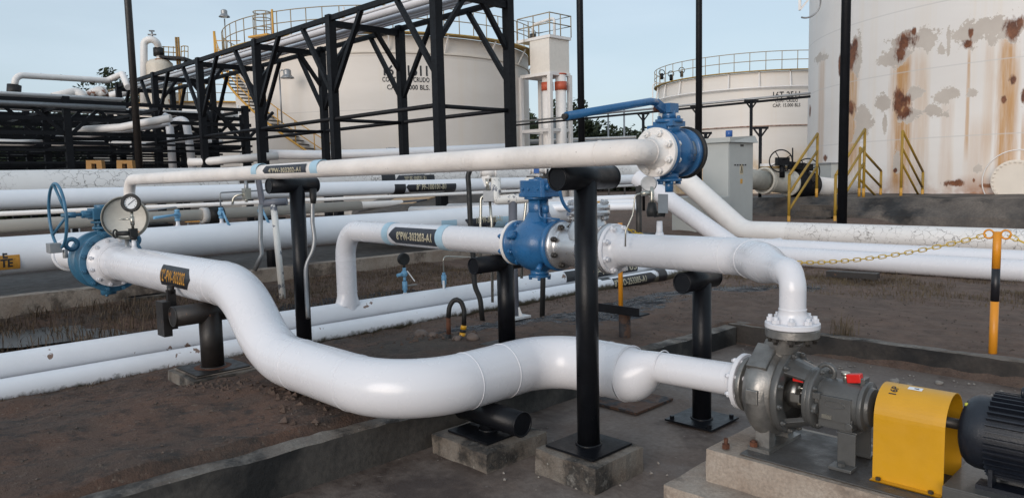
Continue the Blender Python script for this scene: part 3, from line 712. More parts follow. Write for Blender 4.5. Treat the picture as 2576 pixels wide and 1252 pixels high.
# ------------------------------------------------------------------ pump
pu = thing('centrifugal_pump', 'grey cast metal centrifugal pump on the concrete pedestal', 'pump', (-1.5, YP, .262))
xp = -1.785; YC = YP-.02
mb = MB()
mb.slathe((xp, YC, ZP), (1, 0, 0), [(0, .05), (0, .140), (.024, .140), (.026, .10), (.04, .11), (.055, .165), (.075, .195), (.10, .213), (.14, .217), (.175, .208), (.195, .19), (.205, .185), (.207, .05)], 56)
# volute bulge that rises to the discharge neck
nk = [(xp+.13, YC+.03, ZP+.08), (xp+.14, YC+.02, ZP+.15), (xp+.175, YC-.0, ZP+.22), (XD, YD, ZF-.025)]
mb.sweep(fillet(nk, .08, 6), [.088, .088, .086]+[.082-.020*min(1, i/7) for i in range(len(fillet(nk, .08, 6))-3)], 32)
mb.torus((xp+.135, YC, ZP-.01), (1, 0, 0), .155, .068, 48, 16)
mb.obox((xp+.13, YC-.10, ZP+.165), V((1, 0, 0)), V((0, .8, .6)).normalized(), V((0, -.6, .8)).normalized(), .05, .075, .028); mb.box(xp+.105, xp+.165, YC-.228, YC-.20, ZP-.03, ZP+.04)
pc = mb.build('casing', cast, pu, bevel=.004)
mb = MB(); mb.lathe((XD, YD, ZF-.040), (0, 0, 1), [(0, .05), (0, .119), (.004, .123), (.036, .123), (.040, .119), (.040, 0)], 44); fpu = mb.build('discharge_flange', cast, pu)
bolts(fpu, (XD, YD, ZF-.020), (0, 0, 1), .100, 8, .0105, .020, dsteel, .5)
mb = MB()
for i in (-1, 1):
    mb.box(xp+.11, xp+.18, YC-.13 if i < 0 else YC+.07, YC-.07 if i < 0 else YC+.13, .285, ZP-.15)
mb.box(xp+.09, xp+.20, YC-.17, YC+.17, .272, .288); mb.build('casing_foot', cast, pu)
for nx_, ny_ in ((xp+.11, -.15), (xp-.0, -.215)):
    mb = MB(); hexnut(mb, (nx_, YC+ny_, .287 if nx_ > xp+.05 else .268), (0, 0, 1), .02, .022); mb.cyl((nx_, YC+ny_, .268), (nx_, YC+ny_, .318), .010, n=10); mb.build('anchor_nut', rustc, pu)
xa = xp+.208; mb = MB()
mb.slathe((xa, YC, ZP), (1, 0, 0), [(0, .1), (0, .193), (.004, .196), (.030, .196), (.034, .193), (.035, .13)], 56)
# frame adapter: open cage between two rings
mb.slathe((xa+.125, YC, ZP), (1, 0, 0), [(0, .07), (0, .138), (.004, .141), (.020, .141), (.023, .138), (.0235, .146), (.042, .146), (.046, .14), (.05, .10)], 44)
def arcplate(a0, a1, x0_, x1_, r0a, r1a, th, seg=8):
    vs_ = []
    for i in range(seg+1):
        a = a0+(a1-a0)*i/seg
        for (xx, rr) in ((x0_, r0a), (x1_, r1a)):
            for t_ in (0, -th): vs_.append(V((xx, YC+(rr+t_)*math.cos(a), ZP+(rr+t_)*math.sin(a))))
    fs = []
    for i in range(seg):
        o_ = i*4; p_ = o_+4
        fs += [(o_, o_+2, p_+2, p_), (o_+1, p_+1, p_+3, o_+3), (o_, p_, p_+1, o_+1), (o_+2, o_+3, p_+3, p_+2)]
    fs += [(0, 1, 3, 2), (seg*4, seg*4+2, seg*4+3, seg*4+1)]; mb.add(vs_, fs)
for a0, a1 in ((.6, 2.35), (-2.35, -.75), (2.95, 3.25) if False else (-.35, .35)): arcplate(a0, a1, xa+.03, xa+.13, .172, .138, .026)
mb.build('frame_adapter', pumpg, pu, bevel=.003)
fr = MB(); fr.cyl((xa, YC, ZP), (xa+.15, YC, ZP), .026, n=24); fr.build('shaft', steel, pu)
fr = MB(); fr.slathe((xa+.02, YC, ZP), (1, 0, 0), [(0, .02), (0, .07), (.045, .07), (.05, .06), (.055, .02)], 36); fr.build('seal_gland', steel, pu)
for k in range(4):
    a = math.pi/4+math.pi*k/2; fr = MB(); P_ = V((xa+.06, YC+.055*math.cos(a), ZP+.055*math.sin(a))); fr.cyl(P_, P_+V((.045, 0, 0)), .006, n=8); hexnut(fr, P_+V((.012, 0, 0)), (1, 0, 0), .012, .010); fr.build('gland_bolt', nickel, pu)
MB().obox((xa+.075, YC-.075, ZP+.0), V((1, 0, 0)), V((0, 1, 0)), V((0, 0, 1)), .022, .014, .018).build('seal_port', steel, pu)
MB().box(xa+.06, xa+.11, YC-.08, YC-.03, ZP+.078, ZP+.092).build('inner_guard', redp, pu)
bolts(pu, (xa+.034, YC, ZP), (1, 0, 0), .183, 12, .007, .003, pumpg, .3, 'casing_bolt')
bolts(pu, (xa+.17, YC, ZP), (1, 0, 0), .132, 8, .006, .003, pumpg, .3, 'frame_bolt')
xh = xa+.172; mb = MB()
mb.slathe((xh, YC, ZP), (1, 0, 0), [(0, .10), (0, .098), (.02, .100), (.04, .104), (.16, .102), (.185, .10), (.19, .112), (.208, .112), (.212, .088), (.228, .084), (.232, .03)], 44)
# cast panel and oil sump on the camera side
mb.obox((xh+.095, YC-.085, ZP-.01), V((1, 0, 0)), V((0, 1, 0)), V((0, 0, 1)), .07, .022, .055)
mb.obox((xh+.095, YC-.055, ZP-.075), V((1, 0, 0)), V((0, 1, 0)), V((0, 0, 1)), .075, .045, .026)
mb.cyl((xh+.0, YC-.112, ZP-.02), (xh+.02, YC-.112, ZP-.02), .024); mb.obox((xh+.012, YC-.10, ZP+.04), V((1, 0, 0)), V((0, 1, 0)), V((0, 0, 1)), .02, .02, .014)
mb.cyl((xh+.16, YC-.095, ZP-.075), (xh+.16, YC-.115, ZP-.075), .016)
hb_ = mb.build('bearing_housing', pumpg, pu, bevel=.005)
mb = MB(); n_ = 24; o_ = V((xh+.095, YC-.108, ZP+.012)); ring_ = []
for k in range(n_): a = 2*math.pi*k/n_; ring_.append(V((o_.x+.045*math.cos(a), o_.y, o_.z+.016*math.sin(a))))
mb.sweep(ring_+[ring_[0]], .0022, 6, caps=False); mb.build('cast_badge', pumpg, pu)
mb = MB(); mb.torus((xh+.035, YC, ZP+.12), (1, 0, 0), .040, .011, 20, 10, 0, math.pi) if False else mb.torus((xh+.015, YC, ZP+.125), (0, 1, 0), .036, .011, 24, 10); mb.build('lifting_lug', pumpg, pu)
mb = MB(); mb.cyl((xh+.10, YC, ZP+.095), (xh+.10, YC, ZP+.135), .011, n=12); mb.cyl((xh+.10, YC, ZP+.125), (xh+.10, YC, ZP+.141), .019, n=20); mb.build('breather', nickel, pu)
mb = MB(); mb.obox((xh+.145, YC-.012, ZP+.123), V((1, 0, .18)).normalized(), V((0, 1, 0)), V((-.18, 0, 1)).normalized(), .032, .017, .020); mb.build('oil_cap', redp, pu, bevel=.004)
mb = MB(); mb.box(xh+.175, xh+.195, YC-.03, YC+.03, ZP+.09, ZP+.13); mb.build('top_lug', pumpg, pu, bevel=.004)
mb = MB()   # bent plate support foot
xf = xh+.135
mb.prism([(-.055, 0), (.055, 0), (.062, -.02), (.085, -.185), (.072, -.185), (.05, -.018), (-.05, -.018), (-.055, -.185), (-.07, -.185)], (xf, YC-.085, ZP-.105), V((0, 1, 0)), V((0, 0, 1)), V((.075, 0, 0))) if False else None
mb.box(xf-.03, xf+.05, YC-.085, YC+.085, ZP-.118, ZP-.106); mb.box(xf-.03, xf+.05, YC-.095, YC-.083, .288, ZP-.112); mb.box(xf-.03, xf+.05, YC+.083, YC+.095, .288, ZP-.112)
mb.box(xf-.045, xf+.055, YC-.155, YC-.083, .274, .290); mb.box(xf-.045, xf+.055, YC+.083, YC+.15, .274, .290); mb.build('support_foot', pumpg, pu, bevel=.003)
mb = MB(); hexnut(mb, (xf, YC-.125, .290), (0, 0, 1), .016, .014); mb.build('foot_bolt', pumpg, pu)
MB().obox((xh+.06, YC-.1085, ZP-.05), V((1, 0, 0)), V((0, 1, 0)), V((0, 0, 1)), .022, .001, .010).build('name_plate', nickel, pu)
# baseplate
bs = MB(); bs.box(-1.70, 1.1, 3.16, 3.67, .2645, .272); tag(bs.build('steel_baseplate', baseplate, bevel=.003), 'wet dark steel baseplate between the pump feet and the pedestal top', 'baseplate')
# coupling guard
xg0, xg1 = -1.135, -.86; YG = YC; rG = .128; zc = ZP-.002
gd = thing('coupling_guard', 'yellow arched sheet-metal guard between pump and motor, stencilled 16P', 'guard', (xg0, YG, .272))
prof = [(YG-rG-.03, .276), (YG-rG-.03, .279), (YG-rG, .279)]
out = [(-rG-.035, .275), (-rG, .275)]+[(-rG*math.cos(a), zc+rG*math.sin(a)) for a in [math.pi*k/24 for k in range(25)]]+[(rG, .275), (rG+.035, .275)]
th = .004; vs_ = []
for (y_, z_) in out:
    if abs(y_) > rG+.01 or z_ == .275: vs_ += [V((xg0, YG+y_, .278)), V((xg1, YG+y_, .278)), V((xg1, YG+y_*.999, .274)), V((xg0, YG+y_*.999, .274))] if abs(y_) > rG+.01 else [V((xg0, YG+y_, .278)), V((xg1, YG+y_, .278)), V((xg1, YG+y_*(1-th/rG), .274)), V((xg0, YG+y_*(1-th/rG), .274))]
    else:
        d = V((0, y_, z_-zc)); d.normalize(); vs_ += [V((xg0, YG+y_, z_)), V((xg1, YG+y_, z_)), V((xg1, YG+y_, z_))-d*th, V((xg0, YG+y_, z_))-d*th]
mb = MB(); n_ = len(out)
fs = []
for i in range(n_-1):
    o_ = i*4; p_ = o_+4
    for j in range(4): fs.append((o_+j, o_+(j+1) % 4, p_+(j+1) % 4, p_+j))
mb.add(vs_, fs); go = mb.build('cover', yellow, gd)
for p in go.data.polygons: p.use_smooth = False
for xx in (xg0+.03, xg1-.04):
    mb = MB(); hexnut(mb, (xx, YG-rG-.018, .279), (0, 0, 1), .011, .01); mb.build('guard_bolt', dsteel, gd)
def gwrap(cx_, ang, up_ang=0):
    return lambda x, y: V((cx_+y, YG-(rG+.0012)*math.cos(ang+x/rG), zc+(rG+.0012)*math.sin(ang+x/rG)))
tv, tf = text_mesh('16P', .030, .001, .95)
wrap([(x, -y) for x, y in tv], tf, gwrap(xg0+.055, math.radians(62)), .008, 'stencil', inkm, gd, axis=0)
wrap([(-.014, -.028), (.014, -.028), (.014, .028), (-.014, .028)], [[0, 1, 2, 3]], gwrap(xg0+.13, math.radians(80)), .006, 'sticker', dialw, gd, axis=0)
tv, tf = text_mesh('ant', .010, .001, 1); wrap([(y, x) for x, y in tv], tf, lambda x, y: gwrap(xg0+.135, math.radians(80))(x, y)+V((0, 0, .001)), .006, 'sticker_print', inkm, gd, axis=0)
# motor
mo = thing('electric_motor', 'dark blue finned electric motor at the right edge behind the yellow guard', 'motor', (-.6, YC, .272))
xm = -.825; rm = .150; zm = ZP-.01
MB().cyl((-1.10, YC, ZP), (xm+.05, YC, ZP), .022).build('shaft', dsteel, mo)
mb = MB(); mb.slathe((xm, YC, zm), (1, 0, 0), [(-.005, .02), (-.005, .05), (.0, .09), (.012, .12), (.03, .138), (.055, .148), (.085, .15), (.12, .150), (.56, .150), (.60, .14), (.62, .1)], 48); mb.build('motor_body', motorb, mo)
mb = MB()
for k in range(40):
    a = 2*math.pi*k/40
    if abs(math.sin(a)) > .2 or True:
        d = V((0, math.cos(a), math.sin(a))); e = V((0, -math.sin(a), math.cos(a)))
        mb.obox(V((xm+.34, YC, zm))+d*.158, V((1, 0, 0)), d, e, .235, .014, .0028)
mb.build('cooling_fins', motorb, mo)
for sy in (-1, 1):
    mb = MB(); mb.box(xm+.08, xm+.54, YC+sy*.10-.04, YC+sy*.10+.04, .345, .362)
    for dx in (.12, .46): mb.box(xm+dx, xm+dx+.015, YC+sy*.10-.035, YC+sy*.10+.035, .358, zm-.10)
    mb.build('motor_foot', motorb, mo)
mb = MB(); mb.box(xm-.02, xm+.62, YC-.20, YC+.20, .335, .345); mb.box(xm-.02, xm+.62, YC-.20, YC-.192, .273, .336); mb.box(xm-.02, xm+.62, YC+.192, YC+.20, .273, .336); mb.build('motor_stand', pumpg, mo, bevel=.002)
mb = MB(); mb.torus((xm+.20, YC, zm+.185), (1, 0, 0), .018, .006, 20, 8); mb.cyl((xm+.20, YC, zm+.15), (xm+.20, YC, zm+.17), .012); mb.build('lifting_eye', motorb, mo)
mb = MB(); mb.ball((xm+.02, YC-.055, zm+.115), .008); mb.build('grease_cap', paint('cap_yellow', (.5, .5, .05), .4), mo)

# ------------------------------------------------------------------ pipe supports
XT = -2.505
t_post('tall black T post on a rough concrete block in front of the snaking pipe', XT, 3.01, .15, ZA-rA+.01, .0605, (0, 1, 0), .22, .22, .165, (.205, .17), bar_r=.063)
q = oY(2.90, 757, 850); t_post('tall black T post under arrow label 4"PW-303202-A1 behind the snaking pipe', q.x, 2.93, gz(q.x, 2.93), ZA-rA-.008, .060, (0, 1, 0), .235, .17, .15, None, bar_r=.058)
q = oY(YB, 1253, 860); t_post('black T post under the white branch pipe, left of the blue geared valve', q.x, YB+.1, gz(q.x, 4.1)+.0, ZB-rB, .070, (0, 1, 0), .34, .30, .16, None, bar_r=.066)
t_post('black T post on a bolted plate on the slab, left of the pump', -2.50, 4.15, .012, ZB-rB+.0, .0605, (0, 1, 0), .23, .14, .17, None, bar_r=.064, bolts_=True)
q = oY(YS, 537, 935); s5 = t_post('rusty-footed black post on a low concrete pad under the snaking pipe, left', q.x, YS+.0, .215, ZH-R12-.0, .083, (0, 1, 0), .27, .24, .20, (.25, .09), bar_r=.076, mat=blackrust)
mb = MB(); mb.box(q.x-.20, q.x-.16, YS-.24, YS-.18, ZH-.36, ZH-.06); mb.box(q.x-.25, q.x-.11, YS-.30, YS-.24, ZH-.40, ZH-.14); mb.cyl((q.x-.18, YS-.21, ZH-.09), (q.x-.18, YS-.21, ZH-.03), .026); mb.build('clamp_plate', blackrust, s5)
mb = MB(); mb.lathe((q.x, YS, .228), (0, 0, 1), [(0, .0), (0, .135), (.0015, .13), (.002, 0)], 20); mb.build('rust_ring', rustc, s5)
mb = MB(); mb.box(q.x-.215, q.x+.215, YS-.215, YS+.215, .2145, .2165); mb.build('lime_edge', conctop, s5)
s6 = t_post('low black support tucked under the lowest bend of the snaking pipe', XV, 2.86, .125, ZL-R12, .052, (1, 0, 0), .22, .28, .17, (.24, .13), bar_r=.072)
q = oZ(.14, 352, 738); t_post('short black foot under the pipe behind the large blue wheel valve', q.x, q.y, .13, ZH-.2, .06, (0, 1, 0), .06, .06, .2, (.28, .08), bar_r=.05)
q = oZ(.1, 1105, 660); 
# flat steel plate lying on the slab
pl = [oZ(.012, x, y) for x, y in ((1490, 1008), (1590, 1042), (1692, 1006), (1590, 978))]
mb = MB(); a = (pl[1]-pl[0]); b_ = (pl[3]-pl[0]); mb.box(-3.28, -2.88, 3.96, 4.40, .006, .022); tag(mb.build('steel_plate', rustpost), 'rusty square steel plate lying flat on the slab under the reducer', 'steel plate')
# ------------------------------------------------------------------ 16 inch header with branch valve
XH, ZHd, RH = -9.45, .875, .203
hd = thing('header_pipeline', 'very thick pale white header pipe behind the small light blue valves, label 16"PW-301103-A1', 'pipe', (XH, 2, 0))
mb = MB(); mb.sweep([(XH, -3, ZHd), (XH, 11.3, ZHd+.06)], RH, 48, caps=False)
mb.sweep([(XH, YS, ZHd), (-8.2, YS, ZH)], R12, 40, caps=False); mb.torus((XH+.20, YS, ZHd), (1, 0, 0), R12+.01, .02, 40, 8)
seams(mb, [((XH, 1.55, ZHd), (0, 1, 0))], RH)
mb.slathe((XH, 11.3, ZHd+.06), (0, 1, 0), [(0, RH), (.05, RH*.97), (.12, RH*.75), (.16, RH*.4), (.17, 0)], 40)
mb.build('pipe', hdrm, hd)
flange(hd, (-8.24, YS, ZH), (1, 0, 0), .238, .03, white, .08, R12)
def hY(px, py): return oX(XH+.1, px, py).y
for px in (1120, 1255): band(hd, (XH, hY(px, 560), ZHd+.03), (0, 1, 0), RH, .32, bandb)
arrow(hd, (XH, hY(1205, 560), ZHd+.03), (0, 1, 0), (1, 0, .1), RH, hY(1240, 560)-hY(1150, 560), .14, '16"PW-301103-A1', .13, 'L', letter, decal, .004, .85, .15)
y_ = hY(-12, 650); wrap([(-.32, -.14), (.20, -.14), (.20, .14), (-.32, .14)], [[0, 1, 2, 3]], pipe_wrap((XH, y_, ZHd), (0, 1, 0), (1, 0, .1), RH+.003), .03, 'warning_label', lettero, hd)
wrap(*text_mesh('NTE', .09, .004, .8), pipe_wrap((XH, y_, ZHd), (0, 1, 0), (1, 0, .28), RH+.005), .03, 'lettering', inkm, hd)
wrap(*text_mesh('TE', .09, .004, .8), pipe_wrap((XH, y_+.08, ZHd), (0, 1, 0), (1, 0, -.2), RH+.005), .03, 'lettering', inkm, hd)
y_ = hY(1475, 528)
wrap([(-.5, -.15), (.5, -.15), (.5, .15), (-.5, .15)], [[0, 1, 2, 3]], pipe_wrap((XH, y_, ZHd+.04), (0, 1, 0), (1, 0, .5), RH+.003), .03, 'warning_label', lettero, hd)
wrap(*text_mesh('CALIENTE', .12, .004, .9), pipe_wrap((XH, y_, ZHd+.04), (0, 1, 0), (1, 0, .2), RH+.005), .03, 'lettering', inkm, hd)
wrap(*text_mesh('UNION', .12, .004, .9), pipe_wrap((XH, y_, ZHd+.04), (0, 1, 0), (1, 0, 1.1), RH+.005), .03, 'lettering', inkm, hd) if False else None
# wheel operated butterfly valve
wv = thing('wheel_valve', 'large round blue wafer valve with a thin upright handwheel at the left', 'valve', (-8.0, YS, .5))
mb = MB(); xw = -8.21
mb.slathe((xw, YS, ZH), (1, 0, 0), [(0, .1), (0, .28), (.004, .288), (.07, .288), (.075, .284), (.08, .255), (.10, .25), (.34, .25), (.36, .255), (.365, .284), (.37, .292), (.405, .292), (.41, .286), (.412, .16)], 56)
mb.cyl((xw+.2, YS, ZH+.2), (xw+.2, YS, ZH+.42), .06); mb.cyl((xw+.2, YS, ZH+.31), (xw+.2, YS, ZH+.335), .10); mb.cyl((xw+.2, YS, ZH+.37), (xw+.2, YS, ZH+.39), .11)
for k in range(4): a = .8+k*1.57; mb.cyl((xw+.2+.08*math.cos(a), YS+.08*math.sin(a), ZH+.295), (xw+.2+.08*math.cos(a), YS+.08*math.sin(a), ZH+.41), .013, n=6)
mb.cyl((xw+.2, YS, ZH-.24), (xw+.2, YS, ZH-.335), .07)
for k in (-1, 1): mb.cyl((xw+.2+.05*k, YS-.03, ZH-.33), (xw+.2+.05*k, YS-.03, ZH-.35), .015, n=6)
mb.torus((xw+.2, YS-.29, ZH+.18), (1, 0, 0), .05, .022, 20, 8); mb.torus((xw+.2, YS+.27, ZH+.18), (1, 0, 0), .05, .022, 20, 8)
vb_ = mb.build('valve_body', blue2, wv)
bolts(vb_, (xw+.40, YS, ZH), (1, 0, 0), .268, 12, .013, .012, blue2, .5, 'body_bolt')
mb = MB(); gzc = ZH+.46
mb.obox((xw+.2, YS, gzc), V((1, 0, 0)), V((0, 1, 0)), V((0, 0, 1)), .10, .11, .055); mb.obox((xw+.2, YS-.05, gzc-.0), V((1, 0, 0)), V((0, 1, 0)), V((0, 0, 1)), .07, .12, .035); mb.cyl((xw+.2, YS, gzc+.05), (xw+.2, YS, gzc+.085), .07)
mb.cyl((xw+.24, YS-.12, gzc), (xw+.24, YS-.20, gzc), .035); mb.build('gearbox', blue2, wv, bevel=.006)
wh = oX(xw+.24, 163, 545); yw = wh.y; zw = gzc-.0
mb = MB(); mb.cyl((xw+.24, YS-.18, zw), (xw+.24, yw-.03, zw), .016); mb.cyl((xw+.24, yw+.02, zw), (xw+.24, yw+.09, zw), .028); mb.build('wheel_shaft', blue2, wv)
mb = MB(); RW = .30; mb.torus((xw+.24, yw-.06, zw), (0, 1, 0), RW, .014, 56, 10)
for k in range(3):
    a = math.radians(100+120*k); e = V((math.cos(a), 0, math.sin(a))); mb.cyl(V((xw+.24, yw+.02, zw)), V((xw+.24, yw-.06, zw))+e*RW, .013, n=10)
mb.build('handwheel', blue2, wv)
mb = MB(); g_ = V((xw+.24, yw-.06, zw-RW)); mb.obox(g_+V((.0, -.05, .0)), V((1, 0, 0)), V((0, 1, 0)), V((0, 0, 1)), .07, .05, .045); mb.cyl(g_+V((.04, .03, -.02)), g_+V((.04, .03, -.10)), .022); mb.build('padlock', galv, wv, bevel=.004)
# pressure gauge on its root valve, in front of a round lid
gp = V((-7.16, YS, ZH+.24)); ga = thing('pressure_gauge', 'small black-rimmed pressure gauge with white dial on a steel stem above the thick white pipe', 'gauge', gp)
mb = MB(); mb.cyl(gp, gp+V((0, 0, .04)), .03, n=6); mb.obox(gp+V((0, 0, .065)), V((1, 0, 0)), V((0, 1, 0)), V((0, 0, 1)), .035, .03, .035); mb.cyl(gp+V((-.02, -.02, .06)), gp+V((-.12, -.10, .055)), .022); mb.torus(gp+V((-.13, -.11, .055)), (1, .9, 0), .035, .008, 20, 6); mb.build('root_valve', rubber, ga)
mb = MB(); mb.cyl(gp+V((0, 0, .09)), gp+V((0, 0, .27)), .012, n=10); mb.cyl(gp+V((0, 0, .13)), gp+V((0, 0, .21)), .018, n=6); mb.cyl(gp+V((0, 0, .185)), gp+V((-.07, -.06, .185)), .008); mb.cyl(gp+V((-.07, -.03, .185)), gp+V((-.07, -.09, .185)), .005); mb.build('stem', nickel, ga)
fd = (V((0, 0, H))-gp); fd.z = 0; fd.normalize(); fd = (fd+V((-.10, -.25, .10))).normalized()
gc = gp+V((0, 0, .33)); mb = MB(); mb.lathe(gc-fd*.02, fd, [(0, 0), (0, .080), (.035, .084), (.045, .080), (.045, .056), (.035, .054)], 36); mb.build('gauge_case', rubber, ga)
dd_ = MB().lathe(gc+fd*.012, fd, [(0, 0), (0.0005, .055)], 36).build('dial', dialw, ga)
gx_, gy_, _ = frame(fd)
mb = MB()
for k in range(11):
    a = math.radians(-135+27*k); e = gx_*math.sin(a)+gy_*math.cos(a); mb.beam(gc+fd*.0145+e*.040, gc+fd*.0145+e*.050, .004, .001, fd)
mb.build('dial_marks', inkm, ga)
e = gx_*.75+gy_*.65; mb = MB(); mb.beam(gc+fd*.016-e*.03, gc+fd*.016+e*.042, .005, .001, fd); mb.build('needle', inkm, ga)
# round lid (instrument cover) behind the gauge
lc = at(314, 548, (gc-EYE).dot(FW)+.30); ld = (EYE-lc); ld.z = 0; ld.normalize(); ld = (ld+V((-.05, -.12, .05))).normalized(); RL = 54*(lc-EYE).dot(FW)/F
wl = thing('round_cover', 'open round white instrument cover with rusty inside behind the small pressure gauge', 'cover', (lc.x, lc.y, .9))
mb = MB(); mb.slathe(lc-ld*.09, ld, [(0, .001), (0, RL*.93), (.01, RL), (.09, RL*1.01), (.10, RL*.99), (.10, RL*.95), (.09, RL*.94), (.075, RL*.92), (.074, .001)], 48); mb.build('shell', paint('cover_white', (.62, .59, .52), .5, .18, (.30, .17, .09), .14, 5), wl)
mb = MB(); mb.torus(lc+ld*.0, ld, RL*.955, .012, 48, 6); mb.build('rim_seal', paint('rim_grey', (.10, .10, .085), .6, .3, scale=20), wl)
mb = MB(); mb.cyl(lc-ld*.05-V((0, 0, RL)), V((lc.x-.03, lc.y-.0, ZH+.05)), .02); mb.build('stand', galv, wl)
# small ball valves on the header
def small_valve(px, ybase, label, lx):
    y_ = hY(px, ybase); o = thing('small_valve', label, 'valve', (XH, y_, ZHd+RH), 'light blue vent valves on the thick header')
    z_ = ZHd+RH+.02
    MB().cyl((XH, y_, z_-.05), (XH, y_, z_+.09), .022).cyl((XH, y_, z_-.05), (XH, y_, z_+.02), .045, .028).build('nipple', white, o)
    mb = MB(); mb.cyl((XH, y_, z_+.07), (XH, y_, z_+.10), .034, n=8); mb.ball((XH, y_, z_+.14), .042, sc=(1, 1, 1.1)); mb.cyl((XH, y_, z_+.17), (XH, y_, z_+.21), .032, n=8); mb.cyl((XH, y_, z_+.14), (XH+.05, y_-.04, z_+.14), .02); mb.build('valve_body', bluel, o)
    mb = MB()
    if lx: mb.sweep([(XH+.05, y_-.0, z_+.155), (XH+.08, y_-.12, z_+.14), (XH+.12, y_-.32, z_+.125)], [.012, .016, .018], 8)
    else: mb.sweep([(XH+.05, y_-.0, z_+.16), (XH+.08, y_+.03, z_+.05), (XH+.10, y_+.07, z_-.06)], [.012, .016, .018], 8)
    mb.build('lever', bluel, o)
    return o, y_, z_
o1, y1, z1 = small_valve(457, 590, 'light blue vent valve with its lever lying sideways, nearest the gauge', True)
mb = MB(); mb.sweep(fillet([(XH, y1, z1+.2), (XH, y1, z1+.24), (XH, y1-.55, z1+.20), (XH, y1-.55, z1+.27)], .03), .009, 8); mb.build('vent_tube', galv, o1)
o2, y2, z2 = small_valve(567, 578, 'light blue vent valve with lever hanging down beneath an upright white tube', False)
mb = MB(); mb.sweep(fillet([(XH, y2, z2+.2), (XH, y2, z2+.40), (XH, y2+.9, z2+.42)], .03), .010, 8); mb.build('vent_tube', galv, o2)
o3, y3, z3 = small_valve(667, 570, 'light blue vent valve with hanging lever, beside the peeling white stand', False)
# 4 inch riser joins the header
# ------------------------------------------------------------------ ground pipes
for k, (xg_, zg, nm, lab) in enumerate(((-6.70, .05, 'ground_pipe', 'front white ground pipe with mud along its side, label 8"-CO-253305-A1'), (-6.93, .205, 'ground_pipe', 'back white ground pipe that the vertical branch drops into'))):
    o = thing(nm, lab, 'pipe', (xg_, 3, 0), 'white pipes on the ground'); mb = MB()
    mb.sweep([(xg_, -3, zg+.01), (xg_, 3, zg), (xg_-.05, 10, zg-.06), (xg_-.35, 15.2, zg-.12)], .111, 40, caps=False); mb.build('pipe', gpipe, o)
    if k == 0:
        f_ = lambda px, py: oX(xg_, px, py)
        for px, py in ((1523, 708), (1660, 686)): p = f_(px, py); band(o, (xg_-.045, p.y, zg-.048), (-.007, 1, -.009), .112, .22, decalk)
        p = f_(1591, 697); L_ = f_(1645, 690).y-f_(1538, 706).y
        arrow(o, (xg_-.045, p.y, zg-.05), (-.007, 1, -.009), (1, 0, .25), .112, L_, .085, '8"-CO-253305-A1', .10, 'R', letter, decalk, .003, .95, -.12)
    else:
        p = oX(xg_, 1510, 680); arrow(o, (xg_-.04, p.y, zg-.045), (-.007, 1, -.009), (1, 0, .35), .112, 1.7, .085, '6"-PW-303103', .10, 'N', letter, decalk, .003, .95, .2)
for px, py, kind in ((1019, 735, 0), (1117, 712, 1)):
    p = oX(-6.95, px, py); y_ = p.y; zt = .19-.03+.1
    if kind == 0:
        o = thing('tee_valve', 'light blue twin tap with black round gauge above the back ground pipe', 'valve', (-6.95, y_, zt), 'light blue taps on the ground pipe')
        MB().cyl((-6.95, y_, zt-.03), (-6.95, y_, zt+.05), .03, .022).build('nipple', greyw, o)
        mb = MB(); mb.cyl((-6.95, y_, zt+.08), (-6.95, y_, zt+.18), .030, n=8); mb.cyl((-6.95, y_, zt+.05), (-6.95, y_, zt+.09), .018, n=8); mb.cyl((-6.95, y_, zt+.18), (-6.95, y_, zt+.23), .018, n=8); mb.ball((-6.95, y_, zt+.27), .040); mb.cyl((-6.95, y_, zt+.27), (-6.95, y_-.10, zt+.26), .020, n=8); mb.cyl((-6.95, y_, zt+.28), (-6.95, y_, zt+.34), .02, n=8); mb.build('valve_body', bluel, o)
        mb = MB(); mb.beam((-6.92, y_+.02, zt+.30), (-6.88, y_+.09, zt+.18), .04, .012); mb.build('lever', dialw, o)
        mb = MB(); mb.beam((-6.92, y_+.02, zt+.13), (-6.92, y_+.15, zt+.13), .03, .012); mb.build('lever', steel, o)
        MB().cyl((-6.95, y_, zt+.34), (-6.95, y_, zt+.38), .015).lathe((-6.97, y_, zt+.44), (1, -.2, 0), [(0, 0), (0, .07), (.04, .07), (.045, .06), (.04, 0)], 28).build('gauge', rubber, o)
    else:
        o = thing('tee_valve', 'light blue tap with a thin bent steel tube, on the back ground pipe', 'valve', (-6.95, y_, zt), 'light blue taps on the ground pipe')
        MB().cyl((-6.95, y_, zt-.03), (-6.95, y_, zt+.03), .04, .025).build('nipple', greyw, o)
        mb = MB(); mb.cyl((-6.95, y_, zt+.03), (-6.95, y_, zt+.08), .018); mb.cyl((-6.95, y_, zt+.08), (-6.95, y_, zt+.19), .030, n=8); mb.cyl((-6.95, y_, zt+.18), (-6.95, y_, zt+.22), .02, n=8); mb.build('valve_body', bluel, o)
        mb = MB(); mb.beam((-6.92, y_-.03, zt+.02), (-6.92, y_-.03, zt+.13), .03, .012); mb.build('lever', dialw, o)
        mb = MB(); mb.sweep(fillet([(-6.95, y_, zt+.2), (-6.95, y_, zt+.42), (-6.95, y_+1.0, zt+.30)], .05), .008, 8); mb.build('impulse_tube', nickel, o)
